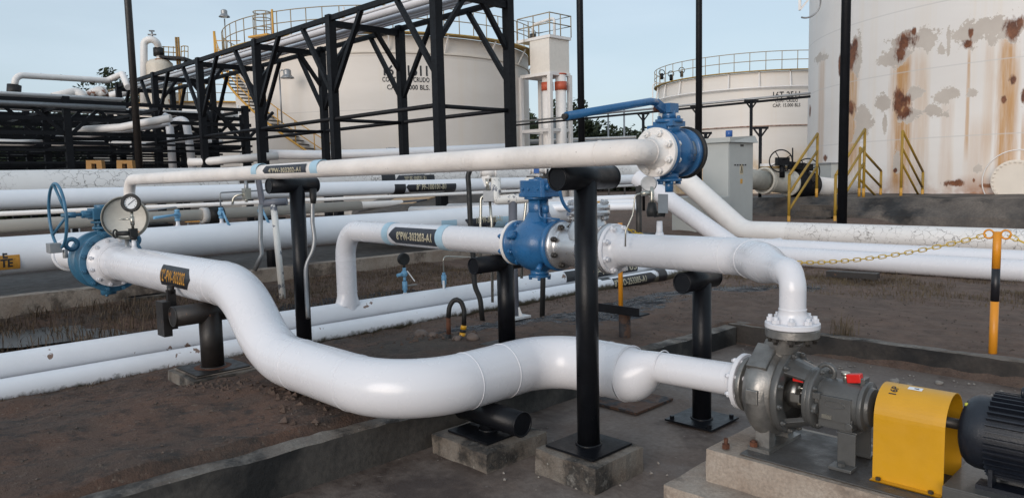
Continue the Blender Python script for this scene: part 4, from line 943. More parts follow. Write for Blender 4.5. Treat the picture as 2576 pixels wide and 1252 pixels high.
# ------------------------------------------------------------------ elevated PF pipes behind
XP8, XP20 = -10.85, -11.5
o = thing('crude_pipeline', 'elevated white pipe with black bands and arrow label 8"PF-100101-B1', 'pipe', (XP8, 5, 0), 'elevated white pipes behind the header')
mb = MB(); mb.sweep([(XP8, -3, 1.47), (XP8, 16.25, 1.50)], .118, 36, caps=False); mb.build('pipe', hdrm, o)
f_ = lambda px, py: oX(XP8+.1, px, py).y
for px in (1006, 1134): band(o, (XP8, f_(px, 470), 1.48), (0, 1, 0), .118, .24, decalk)
arrow(o, (XP8, f_(1072, 470), 1.48), (0, 1, 0), (1, 0, .0), .118, f_(1126, 470)-f_(1025, 470), .10, '8" PF-100101-B1', .10, 'L', letter, decalk, .003, .95, .12)
o = thing('crude_pipeline', 'thickest elevated pipe with cracked white coating, label 20" PF-009501-B1, descending at the right beside the cabinet', 'pipe', (XP20, 5, 0), 'elevated white pipes behind the header')
o['label'] = 'thickest elevated pipe, cracked white coating, label 20"PF-009501-B1, descending beside the grey cabinet'
Y20 = 16.35
MB().sweep(fillet([(XP20, -3, 1.56), (XP20, Y20-1.0, 1.67)], 0), .258, 44, caps=False).build('pipe', crack, o)
mb = MB(); mb.sweep(fillet([(XP20, Y20-1.0, 1.67), (XP20, Y20, 1.68), (-10.6, Y20, 1.68), (-8.75, Y20, .20), (-7.6, Y20, .20)], [0, .5, .45, .7, 0], 12), .258, 44, caps=False)
seams(mb, [((-8.1, Y20, .2), (1, 0, 0))], .258); mb.build('descending_leg', whitem, o)
MB().sweep([(-7.6, Y20, .20), (7, Y20, .18)], .258, 44, caps=False).build('pipe', crack_r, o)
f_ = lambda px, py: oX(XP20+.2, px, py).y
for px in (973, 1073): band(o, (XP20, f_(px, 445), 1.62), (0, 1, .007), .258, .30, decalk)
arrow(o, (XP20, f_(1028, 445), 1.62), (0, 1, .007), (1, 0, .0), .258, f_(1064, 445)-f_(990, 445), .12, '20" PF-009501-B1', .12, 'L', letter, decal, .003, 1.0, .12)
o = tag(MB().sweep([(XP8+.25, -3, 1.30), (XP8+.25, 12, 1.34), (XP8+.3, 17, 1.38)], .03, 14).build('conduit', whitem, org=(XP8+.25, 4, 1.3)), 'thin white conduit running along below the elevated banded pipe', 'conduit')
o = thing('return_pipeline', 'cream pipe with a black coupling sleeve, hanging below the elevated pipes at the left', 'pipe', (XP8, 4, 0))
xr = -11.2; yk = oX(xr, 520, 525).y; ye = oX(xr, 500, 525).y
mb = MB(); mb.sweep([(xr, -3, 1.10), (xr, oX(xr, 905, 500).y, 1.18)], .085, 28, caps=True); mb.build('pipe', creamw, o)
mb = MB(); y0_ = oX(xr, 522, 525).y; y1_ = oX(xr, 558, 525).y; mb.cyl((xr, y0_, 1.15), (xr, y1_, 1.155), .125, n=32); mb.build('sleeve', rubber, o)
mb = MB(); mb.cyl((xr, y0_-.1, 1.15), (xr, y0_, 1.15), .115, n=32); mb.build('collar', whitem, o)
# small pipes and supports lower down, behind the header
for k, (z_, r_, xx) in enumerate(((.72, .035, -13.0), (.50, .09, -13.6))):
    tag(MB().sweep([(xx, -4, z_), (xx, 16, z_+.05)], r_, 14).build('service_pipe', galv if k == 0 else creamw, org=(xx, 3, z_)), ['thin grey service pipe crossing behind the small vent valves', 'cream service pipe low on the ground behind the thick header'][k], 'pipe')
for k, px in enumerate((393, 680)):
    p = oX(-11.2, px, 545); o = thing('pipe_shoe', ['dark saddle stand between the wheel valve and the round cover', 'dark saddle stand behind the third vent valve'][k], 'stand', (p.x, p.y, 0))
    MB().cyl((p.x, p.y, 0), (p.x, p.y, 1.0), .09).build('post', blackm, o); MB().obox((p.x, p.y, 1.0), V((1, 0, 0)), V((0, 1, 0)), V((0, 0, 1)), .2, .16, .06).build('saddle', blackm, o)
# concrete trough behind the header
o = thing('concrete_trough', 'low grey concrete trough wall running behind the thick header pipe', 'wall', (-11.6, 4, 0))
mb = MB(); rbox(mb, -10.9, -10.65, -4, 12, 0, .30, .3, .01); mb.build('near_wall', conctop, o)
mb = MB(); rbox(mb, -16.2, -15.6, -6, 16, 0, .42, .4, .015); mb.build('far_wall', bermm, o)
tag(MB().box(-15.6, -10.9, -5, 16, .11, .118).build('trough_floor', paint('dark_floor', (.05, .045, .042), .7, .3, scale=2)), kind='structure')
# berm with striped ramp and capped pipe stubs in the middle distance
bm_ = thing('dike_ramp', 'dark concrete dike with an orange and black striped ramp face behind the thick header', 'dike', (-13.5, 12.5, 0))
def dq(px, py, d): return at(px, py, d)
A_ = [dq(905, 528, 17.), dq(1000, 492, 18.5), dq(1180, 480, 18.5), dq(1300, 484, 19), dq(1420, 500, 19), dq(1440, 560, 17.5), dq(1180, 560, 16), dq(900, 545, 16)]
mb = MB(); thk = V((-1.2, .6, 0)); mb.add(A_+[p+thk for p in A_], [tuple(range(8)), tuple(range(15, 7, -1))]+[(i, 8+i, 8+(i+1) % 8, (i+1) % 8) for i in range(8)]); mb.build('dike_body', bermm, bm_)
def stripe(pts, mat, nm):
    P = [dq(*p) for p in pts]; mb = MB(); t = V((.0, .0, -.03)); mb.add(P+[p+t for p in P], [(0, 1, 2, 3), (7, 6, 5, 4), (0, 4, 5, 1), (1, 5, 6, 2), (2, 6, 7, 3), (3, 7, 4, 0)]); mb.build(nm, mat, bm_)
tan = paint('faded_orange', (.50, .34, .20), .7, .15)
stripe([(1010, 490, 18.2), (1125, 484, 18.2), (1075, 500, 17.5), (975, 508, 17.5)], tan, 'painted_stripe')
stripe([(975, 508, 17.5), (1075, 500, 17.5), (1048, 507, 17.3), (945, 517, 17.3)], decal, 'painted_stripe')
stripe([(945, 517, 17.3), (1048, 507, 17.3), (1010, 524, 17.), (905, 530, 17.)], tan, 'painted_stripe')
for k, (a, b_, r_) in enumerate((((815, 522, 16.), (1010, 512, 17.4), 10.), ((1035, 528, 14.5), (1600, 519, 13.5), 9.), ((1130, 521, 15.5), (1600, 510, 15.5), 9.), ((1215, 513, 16.2), (1600, 500, 16.6), 11.))):
    P, Q = dq(*a), dq(*b_); rr = r_*a[2]/F; d = (Q-P).normalized(); mb = MB()
    mb.slathe(P, d, [(-rr*.9, .001), (-rr*.8, rr*.45), (-rr*.45, rr*.85), (0, rr), ((Q-P).length, rr)], 28)
    tag(mb.build('capped_pipe', whitem if k == 0 else hdrm), ['white capped pipe end resting left of the orange striped ramp', 'nearest white capped pipe stub just behind the thick header', 'middle white capped pipe stub behind the thick header', 'farthest white capped pipe stub in front of the dark dike'][k], 'pipe', 'capped white pipes by the dike')
# yellow buried-line sign and red box
def signplate(px, py, d, w_, h_, mat, label, cat, words=None):
    p = at(px, py, d); o = thing('marker_sign', label, cat, (p.x, p.y, .1))
    fx = V((1, 0, 0)); mb = MB(); x_ = RT.copy(); x_.z = 0; x_.normalize(); n_ = V((0, 0, 1)).cross(x_)
    MB().obox(p, x_, n_, V((0, 0, 1)), w_/2, .01, h_/2).build('plate', mat, o)
    for s_ in (-.35, .35): MB().cyl(p+x_*(w_*s_)+n_*.02-V((0, 0, p.z-.05)), p+x_*(w_*s_)+n_*.02, .015, n=8).build('leg', galv, o)
    if words:
        tv, tf = text_mesh(words, h_*.45, .002, .9); wrap(tv, tf, lambda x, y: p-n_*.013+x_*x+V((0, 0, y)), 1, 'lettering', inkm, o)
signplate(486, 547, 13., .30, .16, lettero, 'small orange sign plate low behind the first vent valve', 'sign', '1000')
signplate(186, 550, 14.2, .22, .14, redp, 'small red sign plate under the pipes behind the handwheel', 'sign')

# ------------------------------------------------------------------ instrument stands, conduits
def tube(name, pts, r, mat, label, cat, R=.08, n=10, parent=None):
    mb = MB().sweep(fillet(pts, R), r, n); o = mb.build(name, mat, parent)
    return tag(o, label, cat) if parent is None else o
# left stand: peeling white post with a tray bracket
b1 = oZ(.08, 712, 758); ds = (b1-EYE).dot(FW)
def S(px, py, d=None): return at(px, py, ds if d is None else d)
o = thing('instrument_stand', 'peeling white and grey post with side bracket, left of the tall T post', 'stand', b1)
MB().sweep([b1, S(688, 513)], .042, 16).build('post', peelp, o)
MB().sweep([S(658, 512), S(722, 507)], .048, 16).build('crossbar', peel, o)
MB().beam(S(660, 513), S(650, 452), .11, .03, (0, 1, 0)).build('bracket', peelg, o)
tube('flexible_conduit', [S(656, 515, ds-.1), S(655, 600, ds-.1), S(659, 640, ds-.1), S(640, 680, ds-.1)], .030, galv, 'grey flexible conduit hanging left of the peeling white stand', 'conduit')
mb = MB()
o = thing('manifold', 'small steel valve manifold with bent tube under the high pipe, left of the peeling stand', 'manifold', S(626, 500, ds))
MB().obox(S(620, 487), V((1, 0, 0)), V((0, 1, 0)), V((0, 0, 1)), .05, .04, .07).build('block', nickel, o)
MB().sweep([S(620, 498), S(620, 508)], .02, 8).build('drain', nickel, o)
MB().sweep([S(619, 455), S(620, 485)], .028, 8).build('impulse_nipple', galv, o)
MB().sweep([S(604, 457), S(640, 456)], .022, 8).build('clamp', dsteel, o)
MB().sweep(fillet([S(585, 515), S(587, 494), S(616, 487)], .08), .016, 8).build('impulse_tube', nickel, o)
# grey conduit at the right end of the second T post
dk = 5.9
tube('flexible_conduit', [at(788, 487, dk), at(786, 515, dk), at(786, 560, dk), at(792, 600, dk), at(788, 630, dk), at(768, 668, dk), at(771, 740, dk), at(775, 800, dk-.1)], .017, galv, 'thin grey conduit dropping from the right end of the left T post', 'conduit', .25)
o = tag(MB().sweep([at(787, 475, dk), at(788, 500, dk), at(788, 512, dk)], [.030, .026, .020], 10).build('cable_gland', rubber), 'black cable boot at the end of the left T post crossbar', 'cable gland')
# central stand with U frame
b2 = oZ(-.0, 1296, 800); d2s = (b2-EYE).dot(FW)
def T(px, py, d=None): return at(px, py, d2s if d is None else d)
o = thing('instrument_stand', 'grey peeling post with a white U-shaped pipe frame on top, left of the geared valve', 'stand', b2)
MB().sweep([b2, T(1291, 660), T(1290, 505)], .050, 16).build('post', peelg, o)
MB().sweep(fillet([T(1247, 447), T(1249, 503), T(1337, 497), T(1332, 447)], .03), .058, 16).build('u_frame', peelp, o)
mb = MB(); mb.obox(b2+V((0, 0, .02)), V((1, 0, 0)), V((0, 1, 0)), V((0, 0, 1)), .13, .13, .012); mb.build('base_plate', greyw, o)
for a in range(4):
    e = V((math.cos(a*1.571+.4), math.sin(a*1.571+.4), 0))
    mb = MB(); pn = e.cross(V((0, 0, 1))); mb.prism([(.03, .02), (.10, .02), (.055, .13), (.03, .13)], b2-pn*.006, e, V((0, 0, 1)), pn*.012); mb.build('gusset', greyw, o)
def transmitter(px, py, label, window):
    o = thing('transmitter', label, 'transmitter', T(px, py+40)); q = T(px, py)
    hx_ = (RT*1).normalized()
    mb = MB(); mb.sweep([q-hx_*.08, q+hx_*.09], .055, 24); mb.sweep([q-hx_*.09, q-hx_*.08], .063, 24); mb.sweep([q+hx_*.08, q+hx_*.10], .063, 24); mb.sweep([q, q-V((0, 0, .12))], .034, 16); mb.build('housing', whitem, o)
    if window: MB().obox(q-V((0, 0, .02))-hx_*.02-FW*.05, hx_, FW, UP, .030, .015, .035).build('blue_module', glassd, o)
    mb = MB(); mb.sweep([T(px-2, py+18), T(px-2, py+30), T(px, py+52)], [.03, .022, .02], 8); mb.build('stem', nickel, o)
    MB().obox(T(px+1, py+62), hx_, FW, UP, .06, .05, .06).build('manifold', galv, o)
    MB().sweep([T(px+8, py+62), T(px+22, py+58)], .014, 8).build('knob', nickel, o)
    MB().beam(T(px+2, py+22), T(px+30, py+18), .05, .03, UP).build('clamp', dsteel, o)
    return o
o = transmitter(1228, 432, 'white pressure transmitter half hidden under the high pipe, left arm of the frame', False)
MB().beam(T(1215, 437), T(1226, 468), .06, .03, FW).build('sunshade', whitem, o)
tube('impulse_tube', [T(1232, 504), T(1237, 560), T(1239, 760)], .016, nickel, None, None, .05, 8, o); tube('impulse_tube', [T(1225, 492), T(1210, 495), T(1208, 600), T(1210, 690)], .016, nickel, None, None, .12, 8, o)
o = transmitter(1353, 425, 'transmitter with blue faced module beside the right arm of the frame', True)
MB().beam(T(1376, 437), T(1376, 468), .06, .03, FW).build('sunshade', whitem, o)
tube('impulse_tube', [T(1340, 490), T(1325, 493), T(1318, 560), T(1312, 700)], .016, nickel, None, None, .12, 8, o)
MB().obox(T(1340, 465), RT, FW, UP, .07, .02, .10).build('rusty_bracket', rustpost, o)
tube('flexible_conduit', [T(1184, 425), T(1177, 440), T(1180, 480), T(1183, 560), T(1190, 640), T(1194, 720), T(1208, 750), T(1214, 810)], .030, rubber, 'black flexible conduit curving down from the high pipe left of the white frame', 'conduit', .3)
tube('flexible_conduit', [T(1374, 425), T(1370, 470), T(1366, 560), T(1366, 700), T(1364, 800)], .030, rubber, 'black conduit dropping behind the geared valve from under the high pipe', 'conduit', .3)
# fittings on the discharge tapping
tz = ZB+.20; tp = thing('sampling_valve', 'black needle valve with steel fittings and hanging grey tag above the white discharge pipe', 'valve', (sx_, YB-.02, tz))
def Wd(px, py, d=0): return at(px, py, (V((sx_, YB-.02, tz))-EYE).dot(FW)+d)
MB().sweep([Wd(1640, 545), Wd(1640, 532), Wd(1640, 510)], [.030, .036, .024], 12).build('valve_body', rubber, tp)
MB().sweep([Wd(1645, 540), Wd(1672, 537)], .018, 10).build('bonnet', rubber, tp); MB().sweep([Wd(1668, 545), Wd(1672, 530)], .010, 8).build('handle', dsteel, tp)
MB().sweep([Wd(1640, 512), Wd(1640, 500), Wd(1640, 488), Wd(1640, 470)], [.018, .012, .016, .010], 10).build('nipple', nickel, tp)
MB().sweep([Wd(1613, 487), Wd(1635, 486)], .015, 10).build('union', nickel, tp)
MB().sweep(fillet([Wd(1613, 487), Wd(1598, 490), Wd(1592, 540), Wd(1574, 580), Wd(1573, 620)], .04), .0055, 8).build('impulse_tube', nickel, tp)
mb = MB(); q0 = Wd(1668, 512, -.05); mb.obox(q0, (RT+FW*.3).normalized(), FW, UP, .035, .003, .06); mb.build('tag_plate', galv, tp)
p_ = Wd(1607, 505, 9)
o = thing('valve_post', 'dark post with round blue dial behind the blue lever valve', 'post', (p_.x, p_.y, 0))
MB().sweep([(p_.x, p_.y, -.05), (p_.x, p_.y, at(1607, 468, (p_-EYE).dot(FW)).z)], .055, 12).build('post', dsteel, o)
q_ = Wd(1632, 462, 9); mb = MB(); mb.lathe(q_, EYE-q_, [(0, 0), (0, .15), (.08, .15), (.09, .13), (.08, 0)], 28); mb.build('dial', galv, o)
MB().beam(Wd(1607, 470, 9), Wd(1640, 468, 9), .08, .06).build('arm', dsteel, o)
# orange posts with chain, chain post
cp = thing('chain_post', 'orange post with black band carrying the yellow chain at the right', 'post', oZ(.17, 2497, 893))
c0 = oZ(.17, 2497, 893); dC = (c0-EYE).dot(FW); top = at(2504, 580, dC); ct = V((c0.x, c0.y, top.z)); rC = .029
def seg(z0_, z1_, mat, nm): MB().cyl((c0.x, c0.y, z0_), (c0.x, c0.y, z1_), rC, n=20).build(nm, mat, cp)
zb0 = at(2500, 755, dC).z; zb1 = at(2502, 672, dC).z
seg(c0.z-.1, zb0, orange, 'lower_post'); seg(zb0, zb1, decalk, 'black_band'); seg(zb1, ct.z, orange, 'upper_post')
dirc = V((1, 0, 0))
for s_ in (-1, 1): MB().torus(ct+dirc*(s_*.055)-V((0, 0, .02)), (0, 1, 0), .032, .007, 20, 8).build('hook_ring', orange, cp)
def chain(P, Q, sag, label):
    o = MB(); n = int((Q-P).length/.050); prev = None; pts = []
    for i in range(n+1):
        t = i/n; p = P.lerp(Q, t)-V((0, 0, sag*4*t*(1-t))); pts.append(p)
    for i in range(n):
        c = (pts[i]+pts[i+1])/2; a = (pts[i+1]-pts[i]).normalized(); side = V((0, 0, 1)).cross(a).normalized(); upv = a.cross(side)
        b_ = side if i % 2 else upv
        L2, w2, r_ = .034, .015, .0043
        loop = [c+a*(x*L2)+b_*(y*w2) for x, y in ((-1, 0), (-.8, .8), (-.45, 1), (.45, 1), (.8, .8), (1, 0), (.8, -.8), (.45, -1), (-.45, -1), (-.8, -.8), (-1, 0))]
        o.sweep(loop, r_, 6, caps=False)
    return tag(o.build('chain', yrail2 if False else paint('chain_yellow', (.58, .38, .02), .45, .2)), label, 'chain')
P = ct+V((-.08, 0, -.03)); e_ = oY(c0.y, 1560, 590); Q_ = V((e_.x, c0.y+.0, P.z-.03))
mid = oY(c0.y, 2000, 645)
chain(P, Q_, .30, 'yellow chain sagging left from the banded post behind the discharge pipe')
chain(ct+V((.08, 0, -.03)), ct+V((2.0, 0, -.05)), .25, 'short yellow chain leaving the banded post to the right frame edge')
c3 = V((Q_.x, Q_.y, 0)); o = thing('chain_post', 'slim orange post behind the white flange of the discharge pipe', 'post', (c3.x, c3.y, 0))
c3 = oZ(.0, 1576, 765); MB().cyl((Q_.x, Q_.y, -.05), (Q_.x, Q_.y, Q_.z+.03), .026, n=16).build('post', orange, o)
# rusty angle bracket post
bp = oZ(.12, 1572, 868); dP = (bp-EYE).dot(FW); o = thing('bracket_post', 'rusty round post topped by a black steel angle, behind the suction pipe', 'post', bp)
MB().cyl((bp.x, bp.y, bp.z-.1), (bp.x, bp.y, at(1570, 785, dP).z), .052, n=20).build('post', rustpost, o)
mb = MB(); z_ = at(1570, 785, dP).z; mb.box(bp.x-.25, bp.x+.20, bp.y-.07, bp.y-.06, z_-.0, z_+.07); mb.box(bp.x-.25, bp.x+.20, bp.y-.07, bp.y+.09, z_-.005, z_+.006); mb.build('angle_bar', blackm, o)
patch_ = None
# hose loop with taped end
h0 = oZ(.2, 1134, 858); dh = (h0-EYE).dot(FW); o = thing('hose_loop', 'black hose loop standing from the soil with yellow and black tape on one leg', 'hose', h0)
def Hh(px, py): return at(px, py, dh)
MB().sweep(fillet([Hh(1128, 800), Hh(1130, 770), Hh(1143, 752), Hh(1160, 757), Hh(1168, 780), Hh(1167, 818)], .12), .021, 14).build('hose', rubber, o)
MB().sweep([Hh(1128, 798), Hh(1129, 845)], .021, 12).build('rusty_pipe', rustc, o)
MB().sweep([Hh(1129, 840), Hh(1126, 868)], .026, 10).build('foot', rubber, o)
for k, (a, b_) in enumerate(((818, 828), (828, 836), (836, 848), (848, 856))):
    MB().sweep([Hh(1167-(a-818)*.15, a), Hh(1167-(b_-818)*.15, b_)], .027, 12).build('tape_wrap', yellow if k % 2 == 0 else rubber, o)
MB().sweep([Hh(1162, 856), Hh(1140, 866)], .016, 8).build('elbow', rubber, o)
# stones
def stone(c, r, label, mat):
    mb = MB(); mb.ball(c, r, 12, 8, (1.2, .9, .7)); k = random.random()*20
    mb.v = [c+(p-c)*(1+.35*noise.noise((p-c)/r*1.1+V((k, 0, 0)))) for p in mb.v]
    return tag(mb.build('stone', mat, fix=True), label, 'stone', 'loose stones by the hose')
for k, (px, py, r_, lab, m_) in enumerate(((1165, 822-4, .0, '', stonem), (1060, 832, .065, 'large brown stone left of the hose loop', stonem), (1090, 842, .04, 'small brown stone left of the hose loop', stonem), (1190, 868, .05, 'round brown stone right of the taped hose', stonem), (1150, 868, .04, 'stone between the hose legs', stonem), (780, 950, .05, 'stone on the soil below the falling bend', stonem), (810, 975, .035, 'small stone on the soil below the falling bend', stonem), (2410, 1085-0, 0, '', stonem))):
    if r_ <= 0: continue
    p = oZ(.2, px, py); stone(V((p.x, p.y, gz(p.x, p.y)+r_*.3)), r_, lab, m_)
# gravel on slab edges and soil: countless pebbles
mb = MB(); rnd = random.Random(3)
def pebble(c, r):
    vs_ = [c+V((rnd.uniform(-.3, .3)+x, rnd.uniform(-.3, .3)+y, (rnd.uniform(-.2, .2)+z)*.7))*r for x, y, z in ((1, 0, 0), (-1, 0, 0), (0, 1, 0), (0, -1, 0), (0, 0, 1), (0, 0, -1))]
    mb.add(vs_, [(0, 2, 4), (2, 1, 4), (1, 3, 4), (3, 0, 4), (2, 0, 5), (1, 2, 5), (3, 1, 5), (0, 3, 5)])
for i in range(2600):
    x = rnd.uniform(-7.2, -3.6); y = rnd.uniform(.2, 8.5)
    if noise.noise(V((x*1.4, y*1.4, 1))) < rnd.uniform(-.5, .35): continue
    pebble(V((x, y, gz(x, y)+.002)), rnd.choice((.004, .005, .006, .008, .012)))
for i in range(900):
    x = rnd.uniform(-3.3, 3.5); y = rnd.uniform(6.6, 10); pebble(V((x, y, gz(x, y)+.002)), rnd.choice((.005, .007, .009, .013)))
tag(mb.build('gravel', paint('pebble', (.10, .075, .06), .9, .3, scale=12), org=(0, 0, 0), fix=False), kind='stuff')
mb = MB()
for i in range(420):
    x = rnd.uniform(-3.3, 2.0); y = rnd.choice((rnd.uniform(4.2, 6.2), rnd.gauss(6.1, .1), rnd.uniform(2.5, 3.4)))
    if y > 6.25: continue
    pebble(V((x, y, .006)), rnd.choice((.004, .006, .008, .012)))
tag(mb.build('gravel', stonel, org=(0, 0, 0), fix=False), kind='stuff')
for k, (px, py, r_) in enumerate(((2250, 1002, .03), (2287, 1011, .018), (2362, 1006, .026), (2082, 975, .02), (2490, 1150, .0))):
    if r_: p = oZ(0, px, py-40); q = stone(V((p.x, p.y, .012)), r_, ['pale stone on the slab behind the yellow guard, leftmost', 'small pale stone on the slab behind the yellow guard, middle', 'tan stone on the slab behind the yellow guard, rightmost', 'pale stone on the slab behind the pump'][k], stonel); q['group'] = 'pale stones on the slab'
rc = random.Random(12); mb = MB()
for i in range(150):
    p = oZ(.22, rc.gauss(770, 60), rc.gauss(1000, 38)) if i < 110 else oZ(.2, rc.gauss(1080, 60), rc.gauss(850, 12)); pebble(V((p.x, p.y, gz(p.x, p.y)+.004)), rc.choice((.012, .018, .026, .034)))
for i in range(60):
    p = oZ(.2, rc.uniform(450, 640), rc.gauss(985, 14)); pebble(V((p.x, p.y, gz(p.x, p.y)+.003)), rc.choice((.012, .018, .024)))
tag(mb.build('clods', paint('clod', (.105, .068, .05), .95, .35, scale=14, bump=.6), org=(0, 0, 0), fix=False), kind='stuff')
# dry grass: blades
def grass(name, mat, n, fn, hgt, wid, seed):
    r = random.Random(seed); mb = MB(); c = 0
    while c < n:
        q = fn(r)
        c += 1
        if q is None: continue
        x, y, s_ = q; z = gz(x, y); h_ = hgt*s_*r.uniform(.4, 1.2); a = r.uniform(0, 6.28); l = r.uniform(.1, .9)*h_; e = V((math.cos(a), math.sin(a), 0)); f = V((-e.y, e.x, 0))*wid*r.uniform(.6, 1.3)
        p = V((x, y, z-.01)); m_ = p+e*l*.35+V((0, 0, h_*.65)); t = p+e*l+V((0, 0, h_*r.uniform(.75, 1)))
        mb.add([p-f, p+f, m_+f*.7, m_-f*.7, t], [(0, 1, 2, 3), (3, 2, 4)])
    tag(mb.build(name, mat, org=(0, 0, 0), fix=False), kind='stuff')
def nz(x, y, s=1.): return noise.noise(V((x*s, y*s, 7)))
def g1(r):  # weeds between header and ground pipes
    x = r.uniform(-10.5, -7.05); y = r.uniform(.5, 8.2)
    if nz(x, y, 1.1) < r.uniform(-.5, .1): return None
    if y < 3.2 and -9.6 < x < -7.9 and r.random() < .6: return None
    return x, y, .7
def g2(r):
    x = r.gauss(-6.55, .12) if r.random() < .6 else r.gauss(-7.15, .12); y = r.uniform(.4, 13)
    if nz(x, y, 2.) < r.uniform(-.3, .5): return None
    return x, y, .6
def g3(r):  # straw right of the ground pipes and below the right-hand pipes
    x = r.uniform(-6.2, 4); y = r.gauss(11.6, .55) if r.random() < .7 else r.uniform(9., 12)
    if nz(x, y, 1.3) < r.uniform(-.35, .3): return None
    return x, y, 1.
def g4(r):
    x = r.uniform(-6.3, -3.6); y = r.uniform(5.8, 10.5)
    if nz(x, y, 1.8) < r.uniform(0, .5): return None
    return x, y, .45
grass('dead_weeds', straw2, 26000, g1, .09, .004, 1); grass('dead_weeds', straw2, 7000, g2, .07, .004, 2)
grass('dry_grass', straw, 26000, g3, .075, .004, 3); grass('dry_grass', straw2, 4000, g4, .07, .004, 4); grass('dry_grass', straw, 2500, g1, .12, .005, 6)
def g6(r):   # stalks standing in the puddle
    x = r.uniform(-10.4, -7.9); y = r.uniform(.4, 3.2)
    if nz(x, y, 3.5) < r.uniform(-.2, .4): return None
    return x, y, 1.5
grass('dead_weeds', straw2, 3500, g6, .13, .005, 8)
def tuft(r):
    c = oZ(.17, 2120, 845); return c.x+r.gauss(0, .05), c.y+r.gauss(0, .05), 1.6
grass('dry_grass', straw, 60, tuft, .13, .003, 5)
# right-hand ground pipes
o = thing('right_pipeline', 'smooth white pipe beside the cracked one, its thin leg slanting down from the blue lever valve', 'pipe', (-3, 13.2, 0), 'white pipes crossing on the right')
o['label'] = 'upper smooth white pipe below the cracked one, slanting up behind the blue lever valve'
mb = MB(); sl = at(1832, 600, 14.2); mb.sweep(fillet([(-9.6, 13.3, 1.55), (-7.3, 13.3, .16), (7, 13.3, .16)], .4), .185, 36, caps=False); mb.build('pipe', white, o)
o = thing('right_pipeline', 'lower smooth white pipe lying on the dry grass at the right', 'pipe', (-3, 12.6, 0), 'white pipes crossing on the right')
mb = MB(); mb.sweep([(-7.6, 12.75, .10), (7, 12.6, .10)], .165, 36, caps=False); mb.build('pipe', gpipe if False else white, o)
# angle pieces on the soil
p = oZ(0, 2150, 700); tag(MB().beam(p+V((-.4, 0, .05)), p+V((.3, .1, .05)), .2, .08).build('timber', blackrust), 'dark weathered timber block on the dry grass under the lower white pipe', 'timber')
# ------------------------------------------------------------------ background helpers
def centre(px, dist):
    q = ray(px, 450); q = V((q.x, q.y, 0)).normalized(); return V((q.x*dist, q.y*dist, 0))
def on_cyl(c, R, px, py):
    q = ray(px, py); a = q.x*q.x+q.y*q.y; b = -2*(q.x*c.x+q.y*c.y); cc = c.x*c.x+c.y*c.y-R*R
    D_ = b*b-4*a*cc
    k = (-b-math.sqrt(max(0, D_)))/(2*a); return EYE+q*k
def ang(c, p): return math.atan2(p.y-c.y, p.x-c.x)
def cyl_shell(c, R, z0, z1, n=160, facing=None):
    """wall with metric UVs (arc length, height)"""
    mb = MB(); uv = []; rows = 2
    for j, z in enumerate((z0, z1)):
        for k in range(n+1):
            a = -math.pi+2*math.pi*k/n; mb.v.append(V((c.x+R*math.cos(a), c.y+R*math.sin(a), z))); uv.append((a*R, z))
    for k in range(n): mb.f.append([k, k+1, n+1+k+1, n+1+k]); mb.sm.append(True); mb.mi.append(0)
    mb.uv = uv; return mb
def tank_uv(c, R, px, py): p = on_cyl(c, R, px, py); return ang(c, p)*R, p.z
